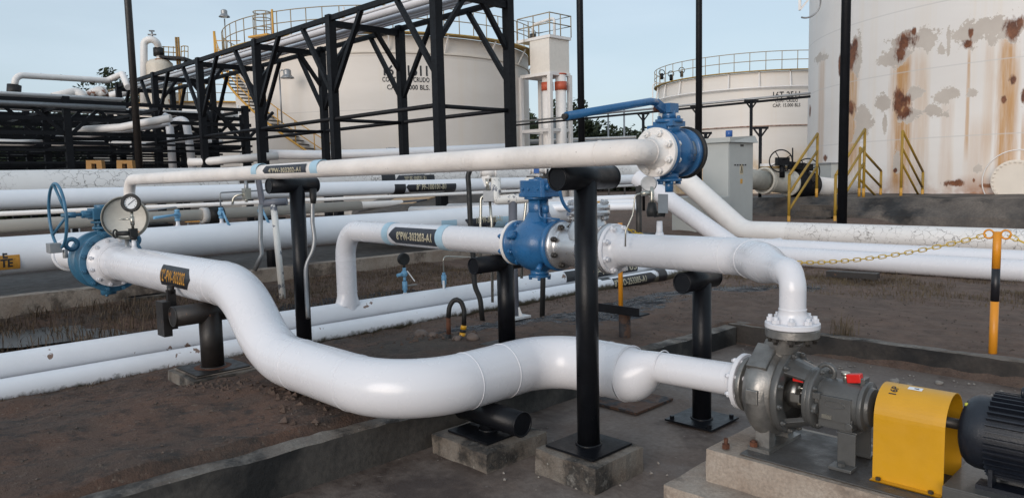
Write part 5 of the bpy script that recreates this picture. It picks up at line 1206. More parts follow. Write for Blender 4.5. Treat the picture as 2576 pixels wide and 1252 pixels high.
def tank_mat(name, col, col2, streaks=(), peels=(), rusts=(), seams_=(), low=None, vsc=.5):
    m, t, b = NT(name)
    uvn = t.nodes.new('ShaderNodeUVMap'); sp_ = t.nodes.new('ShaderNodeSeparateXYZ'); t.links.new(uvn.outputs[0], sp_.inputs[0])
    U_, Z_ = sp_.outputs[0], sp_.outputs[1]
    def n2(sx, sz, det=5, rg=.65, off=0):
        mp_ = t.nodes.new('ShaderNodeMapping'); mp_.inputs['Scale'].default_value = (sx, sz, 1); mp_.inputs['Location'].default_value = (off, off*.7, 0); t.links.new(uvn.outputs[0], mp_.inputs[0])
        n_ = t.nodes.new('ShaderNodeTexNoise'); n_.inputs['Scale'].default_value = 1; n_.inputs['Detail'].default_value = det; n_.inputs['Roughness'].default_value = rg
        t.links.new(mp_.outputs[0], n_.inputs['Vector']); return n_.outputs['Fac']
    base = _mix(t, _mr(t, n2(.12, .35), .35, .65), col, col2)
    base = _mix(t, _mr(t, n2(1.8, .05, 4), .52, .72, 0, vsc), base, tuple(a*b_ for a, b_ in zip(col, (.93, .82, .66))))
    fine = n2(1.7, 1.7, 9, .74); fine2 = n2(2.5, .9, 6, .7, 11)
    for (u, z0, z1, w_, s_) in streaks:    # run-off staining hanging below a rust source
        d = _math(t, 'ABSOLUTE', _math(t, 'SUBTRACT', U_, u)); d = _math(t, 'ADD', d, _math(t, 'MULTIPLY', _math(t, 'SUBTRACT', n2(2.5, .25, 4), .5), w_*1.4))
        k = _mr(t, d, w_*.45, w_*1.05, 1, 0); kz = _math(t, 'MULTIPLY', _mr(t, Z_, z0-.8, z0, 0, 1), _mr(t, Z_, z1-.3, z1+.5, 1, 0))
        k = _math(t, 'MULTIPLY', _math(t, 'MULTIPLY', k, kz), _mr(t, n2(5, .3, 5, .7, 3), .3, .55, .45*s_, s_)); base = _mix(t, k, base, _mix(t, n2(7, .2, 5), (.36, .17, .06), (.60, .38, .18)))
    def blobs(lst, lo, hi, nn, amp):
        acc = None
        for (u, z, ru, rz) in lst:
            du = _math(t, 'DIVIDE', _math(t, 'SUBTRACT', U_, u), ru); dz = _math(t, 'DIVIDE', _math(t, 'SUBTRACT', Z_, z), rz)
            d = _math(t, 'SQRT', _math(t, 'ADD', _math(t, 'MULTIPLY', du, du), _math(t, 'MULTIPLY', dz, dz)))
            acc = d if acc is None else _math(t, 'MINIMUM', acc, d)
        acc = _math(t, 'ADD', acc, _math(t, 'MULTIPLY', _math(t, 'SUBTRACT', nn, .5), amp)); return _mr(t, acc, lo, hi, 1, 0)
    if peels: 
        pk = blobs(peels, .98, 1.0, fine, 4.6); pe = blobs(peels, 1.0, 1.03, fine, 4.6)
        base = _mix(t, pe, base, (.78, .76, .72)); base = _mix(t, pk, base, _mix(t, _mr(t, n2(.8, .8), .35, .65), (.46, .41, .365), (.53, .48, .43)))
    if rusts:
        rk = blobs(rusts, .75, 1.25, fine2, 4.0); base = _mix(t, rk, base, _mix(t, _mr(t, n2(3, 3, 6), .4, .6), (.09, .030, .014), (.20, .075, .032)))
    for z in seams_:
        d = _math(t, 'ABSOLUTE', _math(t, 'SUBTRACT', Z_, z)); base = _mix(t, _mr(t, d, .012, .03, .55, 0), base, tuple(a*.72 for a in col))
    if low: base = _mix(t, _math(t, 'MULTIPLY', _mr(t, Z_, low[0], low[1], 1, 0), _mr(t, n2(.5, .5, 5), .42, .6)), base, low[2])
    t.links.new(base, b.inputs['Base Color']); b.inputs['Roughness'].default_value = .55
    _bump(t, b, n2(.5, .5, 3), .12, .05); return m
def rail_ring(o, c, R, z, a0, a1, n, h=1.1, mat=yrail3, r=.022, deck=None, inner=0):
    """handrail round a tank top: posts as parts, rails as parts"""
    def P(a, zz): return V((c.x+R*math.cos(a), c.y+R*math.sin(a), zz))
    for zz in (z+h, z+h*.52): MB().sweep([P(a0+(a1-a0)*k/60, zz) for k in range(61)], r, 6).build('rail', mat, o)
    proto = None
    for k in range(n+1):
        a = a0+(a1-a0)*k/n
        if proto is None: proto = MB().cyl(P(a, z), P(a, z+h), r, n=6).build('post', mat, o); p0 = P(a, z)
        else: q = proto.copy(); C.objects.link(q); q.parent = o; q.location = P(a, z)-p0; KIDS.setdefault(o.name, []).append(q)
def strip(mb, c, R0, R1, z0, z1, a0, a1, n=100):
    vs_ = []
    for k in range(n+1):
        a = a0+(a1-a0)*k/n; ca, sa = math.cos(a), math.sin(a)
        vs_ += [V((c.x+R0*ca, c.y+R0*sa, z0)), V((c.x+R1*ca, c.y+R1*sa, z0)), V((c.x+R1*ca, c.y+R1*sa, z1)), V((c.x+R0*ca, c.y+R0*sa, z1))]
    mb.add(vs_, [(i*4+j, i*4+(j+1) % 4, i*4+4+(j+1) % 4, i*4+4+j) for i in range(n) for j in range(4)])
def roof(mb, c, R, z, hgt, n=96):
    mb.lathe((c.x, c.y, z), (0, 0, 1), [(0, R), (hgt, .001)], n)

# ------------------------------------------------------------------ main crude tank (centre left)
cA = centre(981, 42.4); RA = 7.9; zA = on_cyl(cA, RA, 1000, 88).z
tk = thing('storage_tank', 'wide cream storage tank lettered 16T-1511 behind the black pipe rack', 'tank', (cA.x, cA.y, 0), 'cream crude oil storage tanks')
m1 = tank_mat('tank_cream', (.70, .655, .605), (.64, .59, .535), seams_=(2.4, 4.8, 7.2), vsc=.25)
cyl_shell(cA, RA, 0, zA).build('wall', m1, tk)
mb = MB(); roof(mb, cA, RA, zA, .6); mb.build('roof', creamw, tk)
aA = ang(cA, V((0, 0, 0)))
mb = MB(); strip(mb, cA, RA+.0, RA+.55, zA+.02, zA+.07, aA-2, aA+2); mb.build('walkway', paint('walk_orange', (.50, .33, .08), .6, .2), tk)
mb = MB(); strip(mb, cA, RA+.003, RA+.08, zA-.80, zA-.72, aA-2, aA+2); mb.build('wind_girder', creamw, tk)
for k in range(9):
    a = aA-1.3+k*.33; e = V((math.cos(a), math.sin(a), 0)); MB().beam(V((cA.x, cA.y, zA-.72))+e*(RA+.04), V((cA.x, cA.y, zA))+e*(RA+.45), .06, .06).build('bracket', whitem, tk)
rail_ring(tk, cA, RA+.5, zA+.07, aA-1.9, aA+1.25, 34, mat=yrail3)
def tank_text(par, c, R, px, py, s, h, sx=.9, bold=.02, mat=inkm, w=None):
    p = on_cyl(c, R, px, py); a0 = ang(c, p)
    tv, tf = text_mesh(s, h, bold, sx, 1.05, w)
    return wrap(tv, tf, lambda x, y: V((c.x+(R+.012)*math.cos(a0+x/R), c.y+(R+.012)*math.sin(a0+x/R), p.z+y)), .3, 'lettering', mat, par, axis=0)
tank_text(tk, cA, RA, 1021, 177, '16T-1511', .46, w=2.0, bold=.016); tank_text(tk, cA, RA, 1022, 200, 'CONT. AGUA CRUDO', .22, w=2.15, bold=.006); tank_text(tk, cA, RA, 1028, 219.5, 'CAP. 15.000 BLS.', .22, w=1.95, bold=.006)
# helical stair
st = thing('tank_stair', 'orange-railed stair winding up the wall of tank 16T-1511', 'stair', on_cyl(cA, RA, 860, 390))
p0 = on_cyl(cA, RA, 905, 420); a_0 = ang(cA, p0); pE = on_cyl(cA, RA, 640, 300); a_1 = ang(cA, pE)-.42
zs0, zs1 = 1.6, zA+.0
def SP(t, R_, dz=0): a = a_0+(a_1-a_0)*t; return V((cA.x+R_*math.cos(a), cA.y+R_*math.sin(a), zs0+(zs1-zs0)*t+dz))
mb = MB()
for k in range(34):
    t = k/34; a = a_0+(a_1-a_0)*t; e = V((math.cos(a), math.sin(a), 0)); f = V((-e.y, e.x, 0)); mb.obox(SP(t, RA+.42), e, f, V((0, 0, 1)), .36, .12, .022)
mb.build('treads', dsteel, st)
for rr, nm in ((RA+.80, 'stringer'),): MB().sweep([SP(k/40, rr, -.03) for k in range(41)], .055, 6).build(nm, yrail2, st)
for dz in (1.0, .5): MB().sweep([SP(k/40, RA+.80, dz) for k in range(41)], .024, 6).build('handrail', yrail2, st)
proto = None
for k in range(12):
    t = k/11; mbp = MB().cyl(SP(t, RA+.8), SP(t, RA+.8, 1.0), .024, n=6).build('post', yrail2, st)
pt = SP(.60, RA+.5); 
# small landing platform near the top, with cage and mast lamp
lt = thing('tank_platform', 'yellow caged landing at the upper left edge of tank 16T-1511', 'platform', at(668, 116, 37))
pp = on_cyl(cA, RA+.6, 676, 140); e = V((pp.x-cA.x, pp.y-cA.y, 0)).normalized(); f = V((-e.y, e.x, 0))
MB().obox(V((pp.x, pp.y, zA+.05)), e, f, V((0, 0, 1)), .6, .6, .04).build('deck', yrail2, lt)
cg = V((pp.x, pp.y, 0))-f*.3
for zz in (zA+1.2, zA+.9, zA+.5): MB().torus(V((cg.x, cg.y, zz)), (0, 0, 1), .38, .022, 20, 5).build('cage_hoop', yrail3, lt)
for k in range(5): a = k*1.25; MB().cyl(V((cg.x+.38*math.cos(a), cg.y+.38*math.sin(a), zA)), V((cg.x+.38*math.cos(a), cg.y+.38*math.sin(a), zA+1.2)), .02, n=5).build('cage_bar', yrail3, lt)
MB().cyl((pp.x+f.x*.35, pp.y+f.y*.35, zA-.2), (pp.x+f.x*.35, pp.y+f.y*.35, zA+1.25), .05, n=8).build('post', yrail2, lt)
o = thing('tank_platform', 'corner landing with orange post where the stair reaches the tank top', 'platform', at(590, 150, 41))
w0 = at(575, 150, 40.5); MB().obox(w0+V((0, 0, -.1)), RT, V((0, 0, 1)).cross(RT), V((0, 0, 1)), .75, .5, .05).build('deck', yrail2, o)
for dz in (.5, 1.0): MB().sweep([w0-RT*.7+V((0, 0, dz)), w0+RT*.7+V((0, 0, dz))], .024, 6).build('rail', yrail2, o)
MB().cyl(w0-RT*.7-V((0, 0, .4)), w0-RT*.7+V((0, 0, 1.5)), .07, n=8).build('post', yrail2, o)
MB().beam(w0+RT*.3-V((0, 0, .1)), w0+RT*.9-V((0, 0, 1.0)), .08, .08).build('brace', whitem, o)
def lamp(pb, pt_, d, label, tilt=0):
    B, T_ = at(*pb, d), at(*pt_, d); B.x, B.y = T_.x, T_.y
    o = thing('lamp', label, 'lamp', B); MB().cyl(B, T_-V((0, 0, .25)), .035, n=8).build('pole', galv, o)
    c = T_+RT*tilt*.35
    if tilt: MB().sweep([T_-V((0, 0, .26)), T_+V((0, 0, .12)), T_+RT*tilt*.12+V((0, 0, .2)), c+V((0, 0, .12))], .03, 6).build('arm', galv, o)
    MB().lathe(c, (0, 0, 1), [(-.20, .0), (-.19, .13), (-.10, .17)], 20).build('lens', dialw, o)
    MB().lathe(c, (0, 0, 1), [(-.16, .30), (-.14, .30), (-.02, .18), (.0, .17), (.18, .17), (.24, .10), (.26, 0)], 20).build('lamp_head', galv, o)
lamp((566, 160), (564, 36), 41, 'slim lamp on a tall thin mast rising above the left tank landing')
lamp((711, 310), (703, 188), 33, 'hooded gooseneck lamp against the wall of tank 16T-1511', 1)
p = at(986, 378, 31); o = thing('floodlight', 'small grey floodlight on a bracket low before tank 16T-1511', 'floodlight', p-V((0, 0, .4)))
MB().obox(p, RT, V((0, 0, 1)).cross(RT), V((0, 0, 1)), .16, .10, .12).build('lamp_head', galv, o); MB().cyl(p-RT*.22-V((0, 0, 2.0)), p-RT*.22+V((0, 0, .1)), .03, n=6).build('bracket', galv, o)
# valves on tank roof: two white vent masts
for px in (866, 897):
    q = at(px, 60, 45); tag(MB().cyl((q.x, q.y, zA-.2), (q.x, q.y, zA+4), .10 if px > 880 else .06, n=10).build('vent_mast', whitem), ['thin white mast rising above the roof of tank 16T-1511, the left of two', 'thicker white mast above the roof of tank 16T-1511, the right of two'][px > 880], 'mast')
# ------------------------------------------------------------------ foam chamber tower
dT = 37.; tw = thing('foam_tower', 'white frame tower with a square tank box and yellow-railed top beside tank 16T-1511', 'tower', at(1375, 400, dT))
def K(px, py, d=dT): return at(px, py, d)
ex = V((.70, .714, 0)); ex = V((math.cos(math.radians(15)), math.sin(math.radians(15)), 0)); ey = V((-ex.y, ex.x, 0))
# corner nearest camera at px 1383; faces go left (along -ex') and right
pn = K(1385, 300); fx = (at(1312, 300, dT+1.4)-pn); fx.z = 0; fxl = fx.length; fx.normalize(); fy = V((0, 0, 1)).cross(fx); fy = -fy if (fy.dot(FW) < 0) else fy
fy_len = (at(1434, 300, dT+1.0)-pn).length
fy2 = (at(1434, 300, dT+1.0)-pn); fy2.z = 0; fy2n = fy2.normalized()
if abs(fy2n.dot(fx)) > .3: pass
def corner(i, j): return V((pn.x, pn.y, 0))+fx*fxl*i+fy2*j
zt0 = K(1385, 186).z; zt1 = K(1385, 98).z
def quadbox(c00, u, v, z0, z1, name, mat, par):
    vs_ = [c00+u*i+v*j+V((0, 0, z)) for z in (z0, z1) for i, j in ((0, 0), (1, 0), (1, 1), (0, 1))]
    return MB().add(vs_, [(0, 1, 2, 3), (7, 6, 5, 4), (0, 4, 5, 1), (1, 5, 6, 2), (2, 6, 7, 3), (3, 7, 4, 0)]).build(name, mat, par)
bc = V((pn.x, pn.y, 0))
boxm = tank_mat('box_cream', (.70, .65, .58), (.64, .58, .51), vsc=.6)
quadbox(bc, fx*fxl*.66, fy2, zt0+.1, zt1, 'tank_box', paint('box_white', (.74, .70, .64), .5, .05, (.45, .30, .18), .19, 1.2), tw)
quadbox(bc-fx*.1-fy2*.04, fx*(fxl*1.05+.2), fy2*1.08, zt1, zt1+.14, 'platform', whitem, tw)
quadbox(bc-fx*.05-fy2*.02, fx*(fxl+.1), fy2*1.04, zt0-.06, zt0+.1, 'top_frame', whitem, tw)
zq = K(1385, 326).z; zb_ = -.1
for i, j in ((0, 0), (1, 0), (0, 1), (1, 1)):
    c = corner(i, j); MB().box(c.x-.10, c.x+.10, c.y-.10, c.y+.10, zb_, zt0).build('leg', whitem, tw)
for a, b_ in (((0, 0), (1, 0)), ((0, 0), (0, 1)), ((1, 0), (1, 1)), ((0, 1), (1, 1))):
    MB().beam(corner(*a)+V((0, 0, zq)), corner(*b_)+V((0, 0, zq)), .12, .16).build('cross_beam', whitem, tw)
for k, (i, j) in enumerate(((.32, .35), (-.0+.05, .62))):
    c = corner(i, j); pz = MB().cyl((c.x, c.y, -.1), (c.x, c.y, zt0), .27, n=24).build('downpipe', whitem, tw)
    zz = K(1370, 210).z; MB().cyl((c.x, c.y, zz-.30), (c.x, c.y, zz+.12), .31, n=24).build('coupling', redo, tw); MB().torus((c.x, c.y, zz+.5), (0, 0, 1), .28, .035, 24, 6).build('ring', redo, tw)
zr = zt1+.14
cs = [corner(-.05, -.04), corner(1.05, -.04), corner(1.05, 1.04), corner(-.05, 1.04)]
for dz in (.55, 1.05): MB().sweep([c+V((0, 0, zr+dz)) for c in cs+cs[:1]], .028, 6, caps=False).build('rail', yrail3, tw)
for k in range(4):
    for t in (0, .5):
        c = cs[k].lerp(cs[(k+1) % 4], t); MB().cyl(c+V((0, 0, zr)), c+V((0, 0, zr+1.05)), .028, n=6).build('post', yrail3, tw)
c = corner(.75, .3); MB().sweep(fillet([c+V((0, 0, zr)), c+V((0, 0, zr+.75)), corner(.15, .5)+V((0, 0, zr+.95)), corner(.15, .5)+V((0, 0, zr))], .15), .07, 12).build('vent_pipe', whitem, tw)
MB().cyl(c+V((0, 0, zr)), c+V((0, 0, zr+.3)), .16, n=12).build('vent_valve', dsteel, tw)
# ------------------------------------------------------------------ tank 16T-2511
cB = centre(1905, 64); RB = 7.9; zB = on_cyl(cB, RB, 1900, 182).z
t2 = thing('storage_tank', 'distant pale storage tank lettered 16T-2511, partly hidden by the rusty tank', 'tank', (cB.x, cB.y, 0), 'cream crude oil storage tanks')
m2 = tank_mat('tank_pale', (.72, .69, .65), (.67, .635, .59), seams_=(), vsc=.25, low=(1.5, 3.6, (.50, .36, .20)))
cyl_shell(cB, RB, 0, zB).build('wall', m2, t2); mb = MB(); roof(mb, cB, RB, zB, .7); mb.build('roof', creamw, t2)
aB = ang(cB, V((0, 0, 0)))
mb = MB(); strip(mb, cB, RB, RB+.35, zB+.02, zB+.08, aB-1.9, aB+1.9); mb.build('walkway', yrail, t2)
mb = MB(); mb.sweep([V((cB.x+(RB+.30)*math.cos(aB-1.9+3.8*k/70), cB.y+(RB+.30)*math.sin(aB-1.9+3.8*k/70), zB-1.1)) for k in range(71)], .06, 6); mb.build('spray_ring', whitem, t2)
rail_ring(t2, cB, RB+.3, zB+.08, aB-1.9, aB+1.5, 26, h=1.25, mat=yrail3, r=.028)
for k in range(11):
    a = aB-1.55+k*.26; e = V((math.cos(a), math.sin(a), 0)); MB().beam(V((cB.x, cB.y, zB-1.15))+e*(RB+.28), V((cB.x, cB.y, zB))+e*(RB+.1), .09, .09).build('bracket', whitem, t2)
tank_text(t2, cB, RB, 1979, 238, '16T-2511', .44, w=1.85, bold=.014); tank_text(t2, cB, RB, 1979, 253, 'CONT. CRUDO', .24, w=1.55, bold=.008); tank_text(t2, cB, RB, 1979, 264.5, 'CAP. 15.000 BLS', .24, w=1.9, bold=.008)
zz = on_cyl(cB, RB, 1900, 318).z
mb = MB(); mb.sweep([V((cB.x+(RB+.10)*math.cos(aB-1.2+2.6*k/50), cB.y+(RB+.10)*math.sin(aB-1.2+2.6*k/50), zz)) for k in range(51)], .05, 6); mb.build('ring_pipe', paint('ring_rust', (.45, .33, .27), .6, .3, (.2, .09, .05), .05, 6), t2)
a = ang(cB, on_cyl(cB, RB, 1655, 300)); mb = MB(); q = on_cyl(cB, RB+.5, 1640, 300)
mb.sweep(fillet([at(1642, 430, 60), at(1642, 210, 60), at(1672, 208, 60)], .3), .05, 6); mb.build('riser_pipe', whitem, t2)
for k, (px, py) in enumerate(((1665, 200), (1688, 203), (1715, 194))):
    q = at(px, py, 57.); MB().sweep([q, q+V((0, 0, .45))], .12, 8).torus(q+V((0, 0, .5)), FW, .22, .03, 16, 5).build('roof_valve', blackm, t2)
# ------------------------------------------------------------------ big rusty tank on the right
cR = centre(1288+1866*math.tan(math.radians(37.6)), 39.8); RR = 10.9; zR0 = .66
aR = ang(cR, V((0, 0, 0)))
def tu(px, py): return tank_uv(cR, RR, px, py)
def Zp(zx, zy): return ((3072+zx*.5593)/1.59, zy*.5593/1.59)
def bl(zx, zy, rx, ry):
    u, z = tu(*Zp(zx, zy)); u2, _ = tu(*Zp(zx+rx, zy)); _, z2 = tu(*Zp(zx, zy-ry)); return (u, z, abs(u2-u), abs(z2-z))
peels = [bl(*q) for q in ((630, 330, 45, 90), (640, 420, 30, 110), (680, 860, 60, 110), (650, 960, 50, 60), (1000, 290, 120, 75), (930, 390, 110, 75), (1130, 290, 80, 90), (830, 440, 55, 45), (1060, 670, 60, 40), (820, 740, 60, 60), (835, 890, 14, 80), (1000, 820, 100, 45), (1290, 690, 110, 60), (1200, 800, 80, 45), (1460, 680, 65, 35), (1240, 350, 35, 45), (1430, 250, 100, 110), (1640, 180, 110, 70), (1740, 220, 100, 100), (1600, 290, 50, 50), (1520, 180, 60, 40), (1830, 700, 30, 60), (920, 1180, 30, 90), (1290, 300, 14, 90), (1500, 1200, 30, 30), (370, 420, 50, 30))]
rusts = [bl(*q) for q in ((590, 420, 38, 80), (620, 330, 16, 50), (600, 770, 30, 50), (985, 300, 60, 60), (940, 390, 40, 50), (1040, 230, 20, 30), (955, 720, 62, 75), (985, 800, 40, 45), (1450, 240, 20, 35), (1430, 320, 40, 32), (1750, 210, 62, 80), (1800, 170, 40, 50), (1750, 570, 26, 36), (1690, 710, 16, 26), (1830, 690, 20, 50), (520, 460, 16, 60), (1330, 1310, 60, 22), (1600, 1330, 90, 14), (912, 1220, 12, 14), (410, 1130, 14, 22), (300, 800, 6, 40), (1470, 1290, 10, 14))]
def stk(zx, zy0, zy1, w_, s_):
    u, z1 = tu(*Zp(zx, zy0)); u2, _ = tu(*Zp(zx+w_, zy0)); _, z0 = tu(*Zp(zx, zy1)); return (u, z0, z1, abs(u2-u), s_)
streaks = [stk(*q) for q in ((960, 420, 1300, 85, 1.), (600, 480, 1150, 50, .9), (1440, 380, 1000, 16, .8), (1720, 280, 1330, 80, 1.), (1770, 500, 1200, 45, .4), (1090, 400, 1300, 80, .38), (385, 420, 1150, 30, .45), (1280, 700, 1300, 60, .30), (1510, 900, 1300, 100, .30), (1590, 300, 1000, 40, .3), (1830, 900, 1300, 20, .7), (640, 980, 1150, 30, .5))]
seams_ = [tu(2300, 349)[1], tu(2300, 178)[1], tu(2300, 20)[1]]
mR = tank_mat('tank_rusty', (.74, .72, .70), (.69, .665, .64), streaks, peels, rusts, seams_, low=(zR0, zR0+.75, (.34, .15, .07)), vsc=.35)
rt = thing('storage_tank', 'huge off-white tank with peeled paint and brown rust streaks filling the right side', 'tank', (cR.x, cR.y, zR0))
cyl_shell(cR, RR, zR0, 12.4, 240).build('wall', mR, rt); mb = MB(); roof(mb, cR, RR, 12.4, .8); mb.build('roof', creamw, rt)
uz = on_cyl(cR, RR, 2560, 455); am = ang(cR, uz); e = V((math.cos(am), math.sin(am), 0))
mw = MB(); mw.lathe(V((cR.x, cR.y, uz.z))+e*(RR-.05), e, [(0, .52), (.35, .52), (.35, .68), (.40, .68), (.405, .66), (.405, 0)], 40); mo_ = mw.build('manway', creamw, rt)
bolts(mo_, V((cR.x, cR.y, uz.z))+e*(RR+.33), e, .61, 28, .018, .04, creamw, 0)
MB().torus(V((cR.x, cR.y, uz.z))+e*(RR+.002), e, 1.0, .02, 40, 6).build('reinforcing_plate', whitem, rt)
# doorway panel on the tank foot behind the pole
dpn = on_cyl(cR, RR, 2105, 455); e2 = V((dpn.x-cR.x, dpn.y-cR.y, 0)).normalized(); f2 = V((-e2.y, e2.x, 0))
o = thing('meter_cabinet', 'grey metal cabinet standing against the foot of the rusty tank behind the pole', 'cabinet', (dpn.x, dpn.y, .7))
MB().obox(V((dpn.x, dpn.y, 1.35))+e2*.35, e2, f2, V((0, 0, 1)), .3, .75, .52).build('box', cabg, o); MB().obox(V((dpn.x, dpn.y, 1.9))+e2*.35, e2, f2, V((0, 0, 1)), .34, .80, .03).build('lid', galv, o)
# curved ladder hoop / pipe at top-left of rusty tank
q = at(2030, 20, 30.5); o = thing('ladder_cage', 'grey half hoop and white bracket high on the left edge of the rusty tank', 'ladder cage', q-V((0, 0, .6)))
MB().torus(at(2030, 10, 30.2), V((0, 0, 1))*.35+FW, .55, .035, 24, 6, math.pi*.55, math.pi*1.6).build('hoop', galv, o)
MB().beam(at(2012, 26, 30.2), at(2012, -8, 30.2), .10, .06).build('bracket', whitem, o); MB().beam(at(2012, 26, 30.2), at(2036, -4, 30.2), .10, .06).build('brace', whitem, o)
# ------------------------------------------------------------------ dike under the tank with steps and railings
dk_ = thing('tank_dike', 'dark stained sloping concrete dike at the foot of the rusty tank', 'dike', (-3, 25, 0))
mb = MB(); NX = 90; prof_ = [(24.0, -.2), (24.15, .18), (24.7, .56), (24.95, .70), (25.4, .72), (60, .72)]
for i in range(NX+1):
    x = -13.5+34*i/NX
    for (y, z) in prof_:
        p = V((x, y, z)); mb.v.append(p+V((0, noise.noise(p*1.2)*.05, noise.noise(p*1.5+V((3, 0, 0)))*.035)))
m_ = len(prof_)
for i in range(NX):
    for j in range(m_-1): mb.f.append([i*m_+j, (i+1)*m_+j, (i+1)*m_+j+1, i*m_+j+1]); mb.sm.append(False); mb.mi.append(0)
mb.build('slope', bermm, dk_)
mb = MB(); mb.box(-13.6, -13.45, 24.1, 40, -.1, .7); mb.build('end_wall', bermm, dk_)
for k, px in enumerate((1330+0,)): pass
for k, (xa_, ya_) in enumerate(((2010, 0), (2400, 0))): pass
sx0 = oY(24.4, 2110, 520).x
mb = MB()
for k in range(3): mb.box(sx0-1.0, oY(24.4, 2121, 520).x, 23.1+.33*k, 24.2, -.1, .16+.18*k)
mb.build('steps', bermm, dk_)
def railing(pts_low, label):
    """pts: (px, base py, top py, depth) for successive posts; sloping double rails between tops"""
    p = [at(a, b_, d) for a, b_, c, d in pts_low]; tpt = []
    o = thing('stair_railing', label, 'railing', p[0], 'yellow railings by the tank dike')
    for (a, b_, c, d), q in zip(pts_low, p):
        zt = at(a, c, d).z; tpt.append(V((q.x, q.y, zt))); MB().cyl(q, V((q.x, q.y, zt)), .045, n=8).build('post', yrail, o)
        MB().cyl(q, V((q.x, q.y, q.z+.28)), .048, n=8).build('post_foot', yrail2, o)
    for i in range(len(p)-1):
        MB().cyl(tpt[i], tpt[i+1], .042, n=8).build('top_rail', yrail, o)
        for dz in (.55, 1.05): MB().cyl(tpt[i]-V((0, 0, dz)), tpt[i+1]-V((0, 0, dz)), .038, n=8).build('mid_rail', yrail, o)
railing([(1984, 566, 441, 22.5), (2054, 496, 337, 24.)], 'yellow sloping railing beside the black valve, leftmost of the railings')
railing([(2100, 566, 441, 22.3), (2172, 496, 326, 23.6)], 'yellow sloping railing just behind the rightmost black pole')
railing([(2161, 494, 372, 25.0), (2215, 494, 430, 26.3)], 'yellow railing coming down on the tank side, middle')
railing([(2266, 494, 330, 24.6), (2320, 497, 432, 26.)], 'yellow railing before the broad rust streak, rightmost of the railings')
# black valve, white valve with handwheels
def Vv(px, py, d=25.6): return at(px, py, d)
o = thing('check_valve', 'cream flanged valve with gold gasket ring on the pipe behind the grey cabinet', 'valve', Vv(1945, 484))
axd = (Vv(2040, 466, 27.)-Vv(1900, 452, 25.2)).normalized()
w0 = Vv(1900, 452, 25.2)
mb = MB(); mb.cyl(w0-axd*2.2, w0+axd*.5, .34, n=28); mb.lathe(w0+axd*.45, axd, [(0, .4), (0, .46), (.07, .46), (.07, .4)], 28); mb.lathe(w0+axd*.54, axd, [(0, .0), (0, .46), (.07, .46), (.08, .36), (.9, .38), (1.0, .34), (1.25, .36), (1.3, .46), (1.36, .46), (1.36, 0)], 32)
mb.cyl(w0+axd*.98, w0+axd*.98+V((0, 0, .50)), .36, n=28); mb.build('valve_body', paint('valve_cream', (.58, .56, .50), .5, .12), o)
MB().lathe(w0+axd*.98+V((0, 0, .46)), (0, 0, 1), [(0, .0), (0, .45), (.06, .45), (.06, 0)], 28).build('gasket', goldf, o); MB().lathe(w0+axd*.98+V((0, 0, .53)), (0, 0, 1), [(0, .0), (0, .45), (.09, .44), (.10, 0)], 28).build('cover', whitem, o)
o = thing('gate_valve', 'black flanged valve with gearbox between two handwheels in front of the tanks', 'valve', Vv(2010, 484))
w1 = w0+axd*1.92
mb = MB(); mb.lathe(w1, axd, [(0, 0), (0, .47), (.07, .47), (.09, .40), (.5, .55), (.9, .50), (1.1, .40), (1.15, .47), (1.22, .47), (1.22, 0)], 32); mb.cyl(w1+axd*.5, w1+axd*.5+V((0, 0, .75)), .22, n=16); mb.obox(w1+axd*.4+V((0, 0, .62)), axd, V((0, 0, 1)).cross(axd), V((0, 0, 1)), .65, .22, .12); mb.build('valve_body', blackm, o)
MB().cyl(w1+axd*1.2, w1+axd*4, .34, n=24).build('pipe_end', whitem, o)
def wheel(c, nrm, R, par, n=4):
    mb = MB(); mb.torus(c, nrm, R, .022, 36, 6); x, y, a = frame(nrm)
    for k in range(n): t = 2*math.pi*k/n+.5; mb.cyl(c, c+(x*math.cos(t)+y*math.sin(t))*R, .016, n=6)
    mb.build('handwheel', blackm, par)
toc = (EYE-w1); toc.z = 0; toc.normalize()
wheel(Vv(1964, 405, 25.0), (toc+V((-.2, 0, 0))), .37, o); q = Vv(1968, 406, 25.1); MB().obox(q, RT, V((0, 0, 1)).cross(RT), V((0, 0, 1)), .20, .14, .13).build('gearbox', blackm, o)
MB().cyl(q-V((0, 0, .1)), q-V((0, 0, .55)), .09, n=12).build('stem', blackm, o)
wheel(Vv(2031, 432, 26.2), (toc+V((-.5, .1, 0))), .46, o); MB().cyl(Vv(1994, 372, 25.8), Vv(1994, 432, 25.8), .025, n=6).build('indicator_rod', blackm, o)
# ------------------------------------------------------------------ grey electrical cabinet
dc = 19.6; c00 = at(1832, 452, dc); cw = 1.0; c0x = V((c00.x, c00.y, 0))
o = thing('electrical_cabinet', 'tall grey electrical cabinet with yellow warning triangle under a sloped lid', 'cabinet', c0x)
zc0 = at(1832, 585, dc).z; zc1 = at(1832, 358, dc).z
wl_ = -(oY(c00.y, 1768, 452).x-c00.x); wr_ = oX(c00.x, 1894, 452).y-c00.y
MB().box(c00.x-wl_, c00.x, c00.y, c00.y+wr_, zc0-.3, zc1).build('cabinet_body', cabg, o, bevel=.01)
mb = MB(); z_ = zc1; x0_, x1_, y0_, y1_ = c00.x-wl_-.08, c00.x+.10, c00.y-.10, c00.y+wr_+.10
mb.add([(x0_, y0_, z_), (x1_, y0_, z_), (x1_, y1_, z_), (x0_, y1_, z_), (x0_, y0_, z_+.12), (x1_, y0_, z_+.12), (x1_-.1, y1_, z_+.20), (x0_+.1, y1_, z_+.20)], [(0, 1, 2, 3), (7, 6, 5, 4), (0, 4, 5, 1), (1, 5, 6, 2), (2, 6, 7, 3), (3, 7, 4, 0)]); mb.build('lid', cabg, o)
xf_ = c00.x+.008
mb = MB(); mb.box(c00.x, xf_, c00.y+.04, c00.y+wr_-.04, zc0, zc1-.03); dr = mb.build('door', cabg, o)
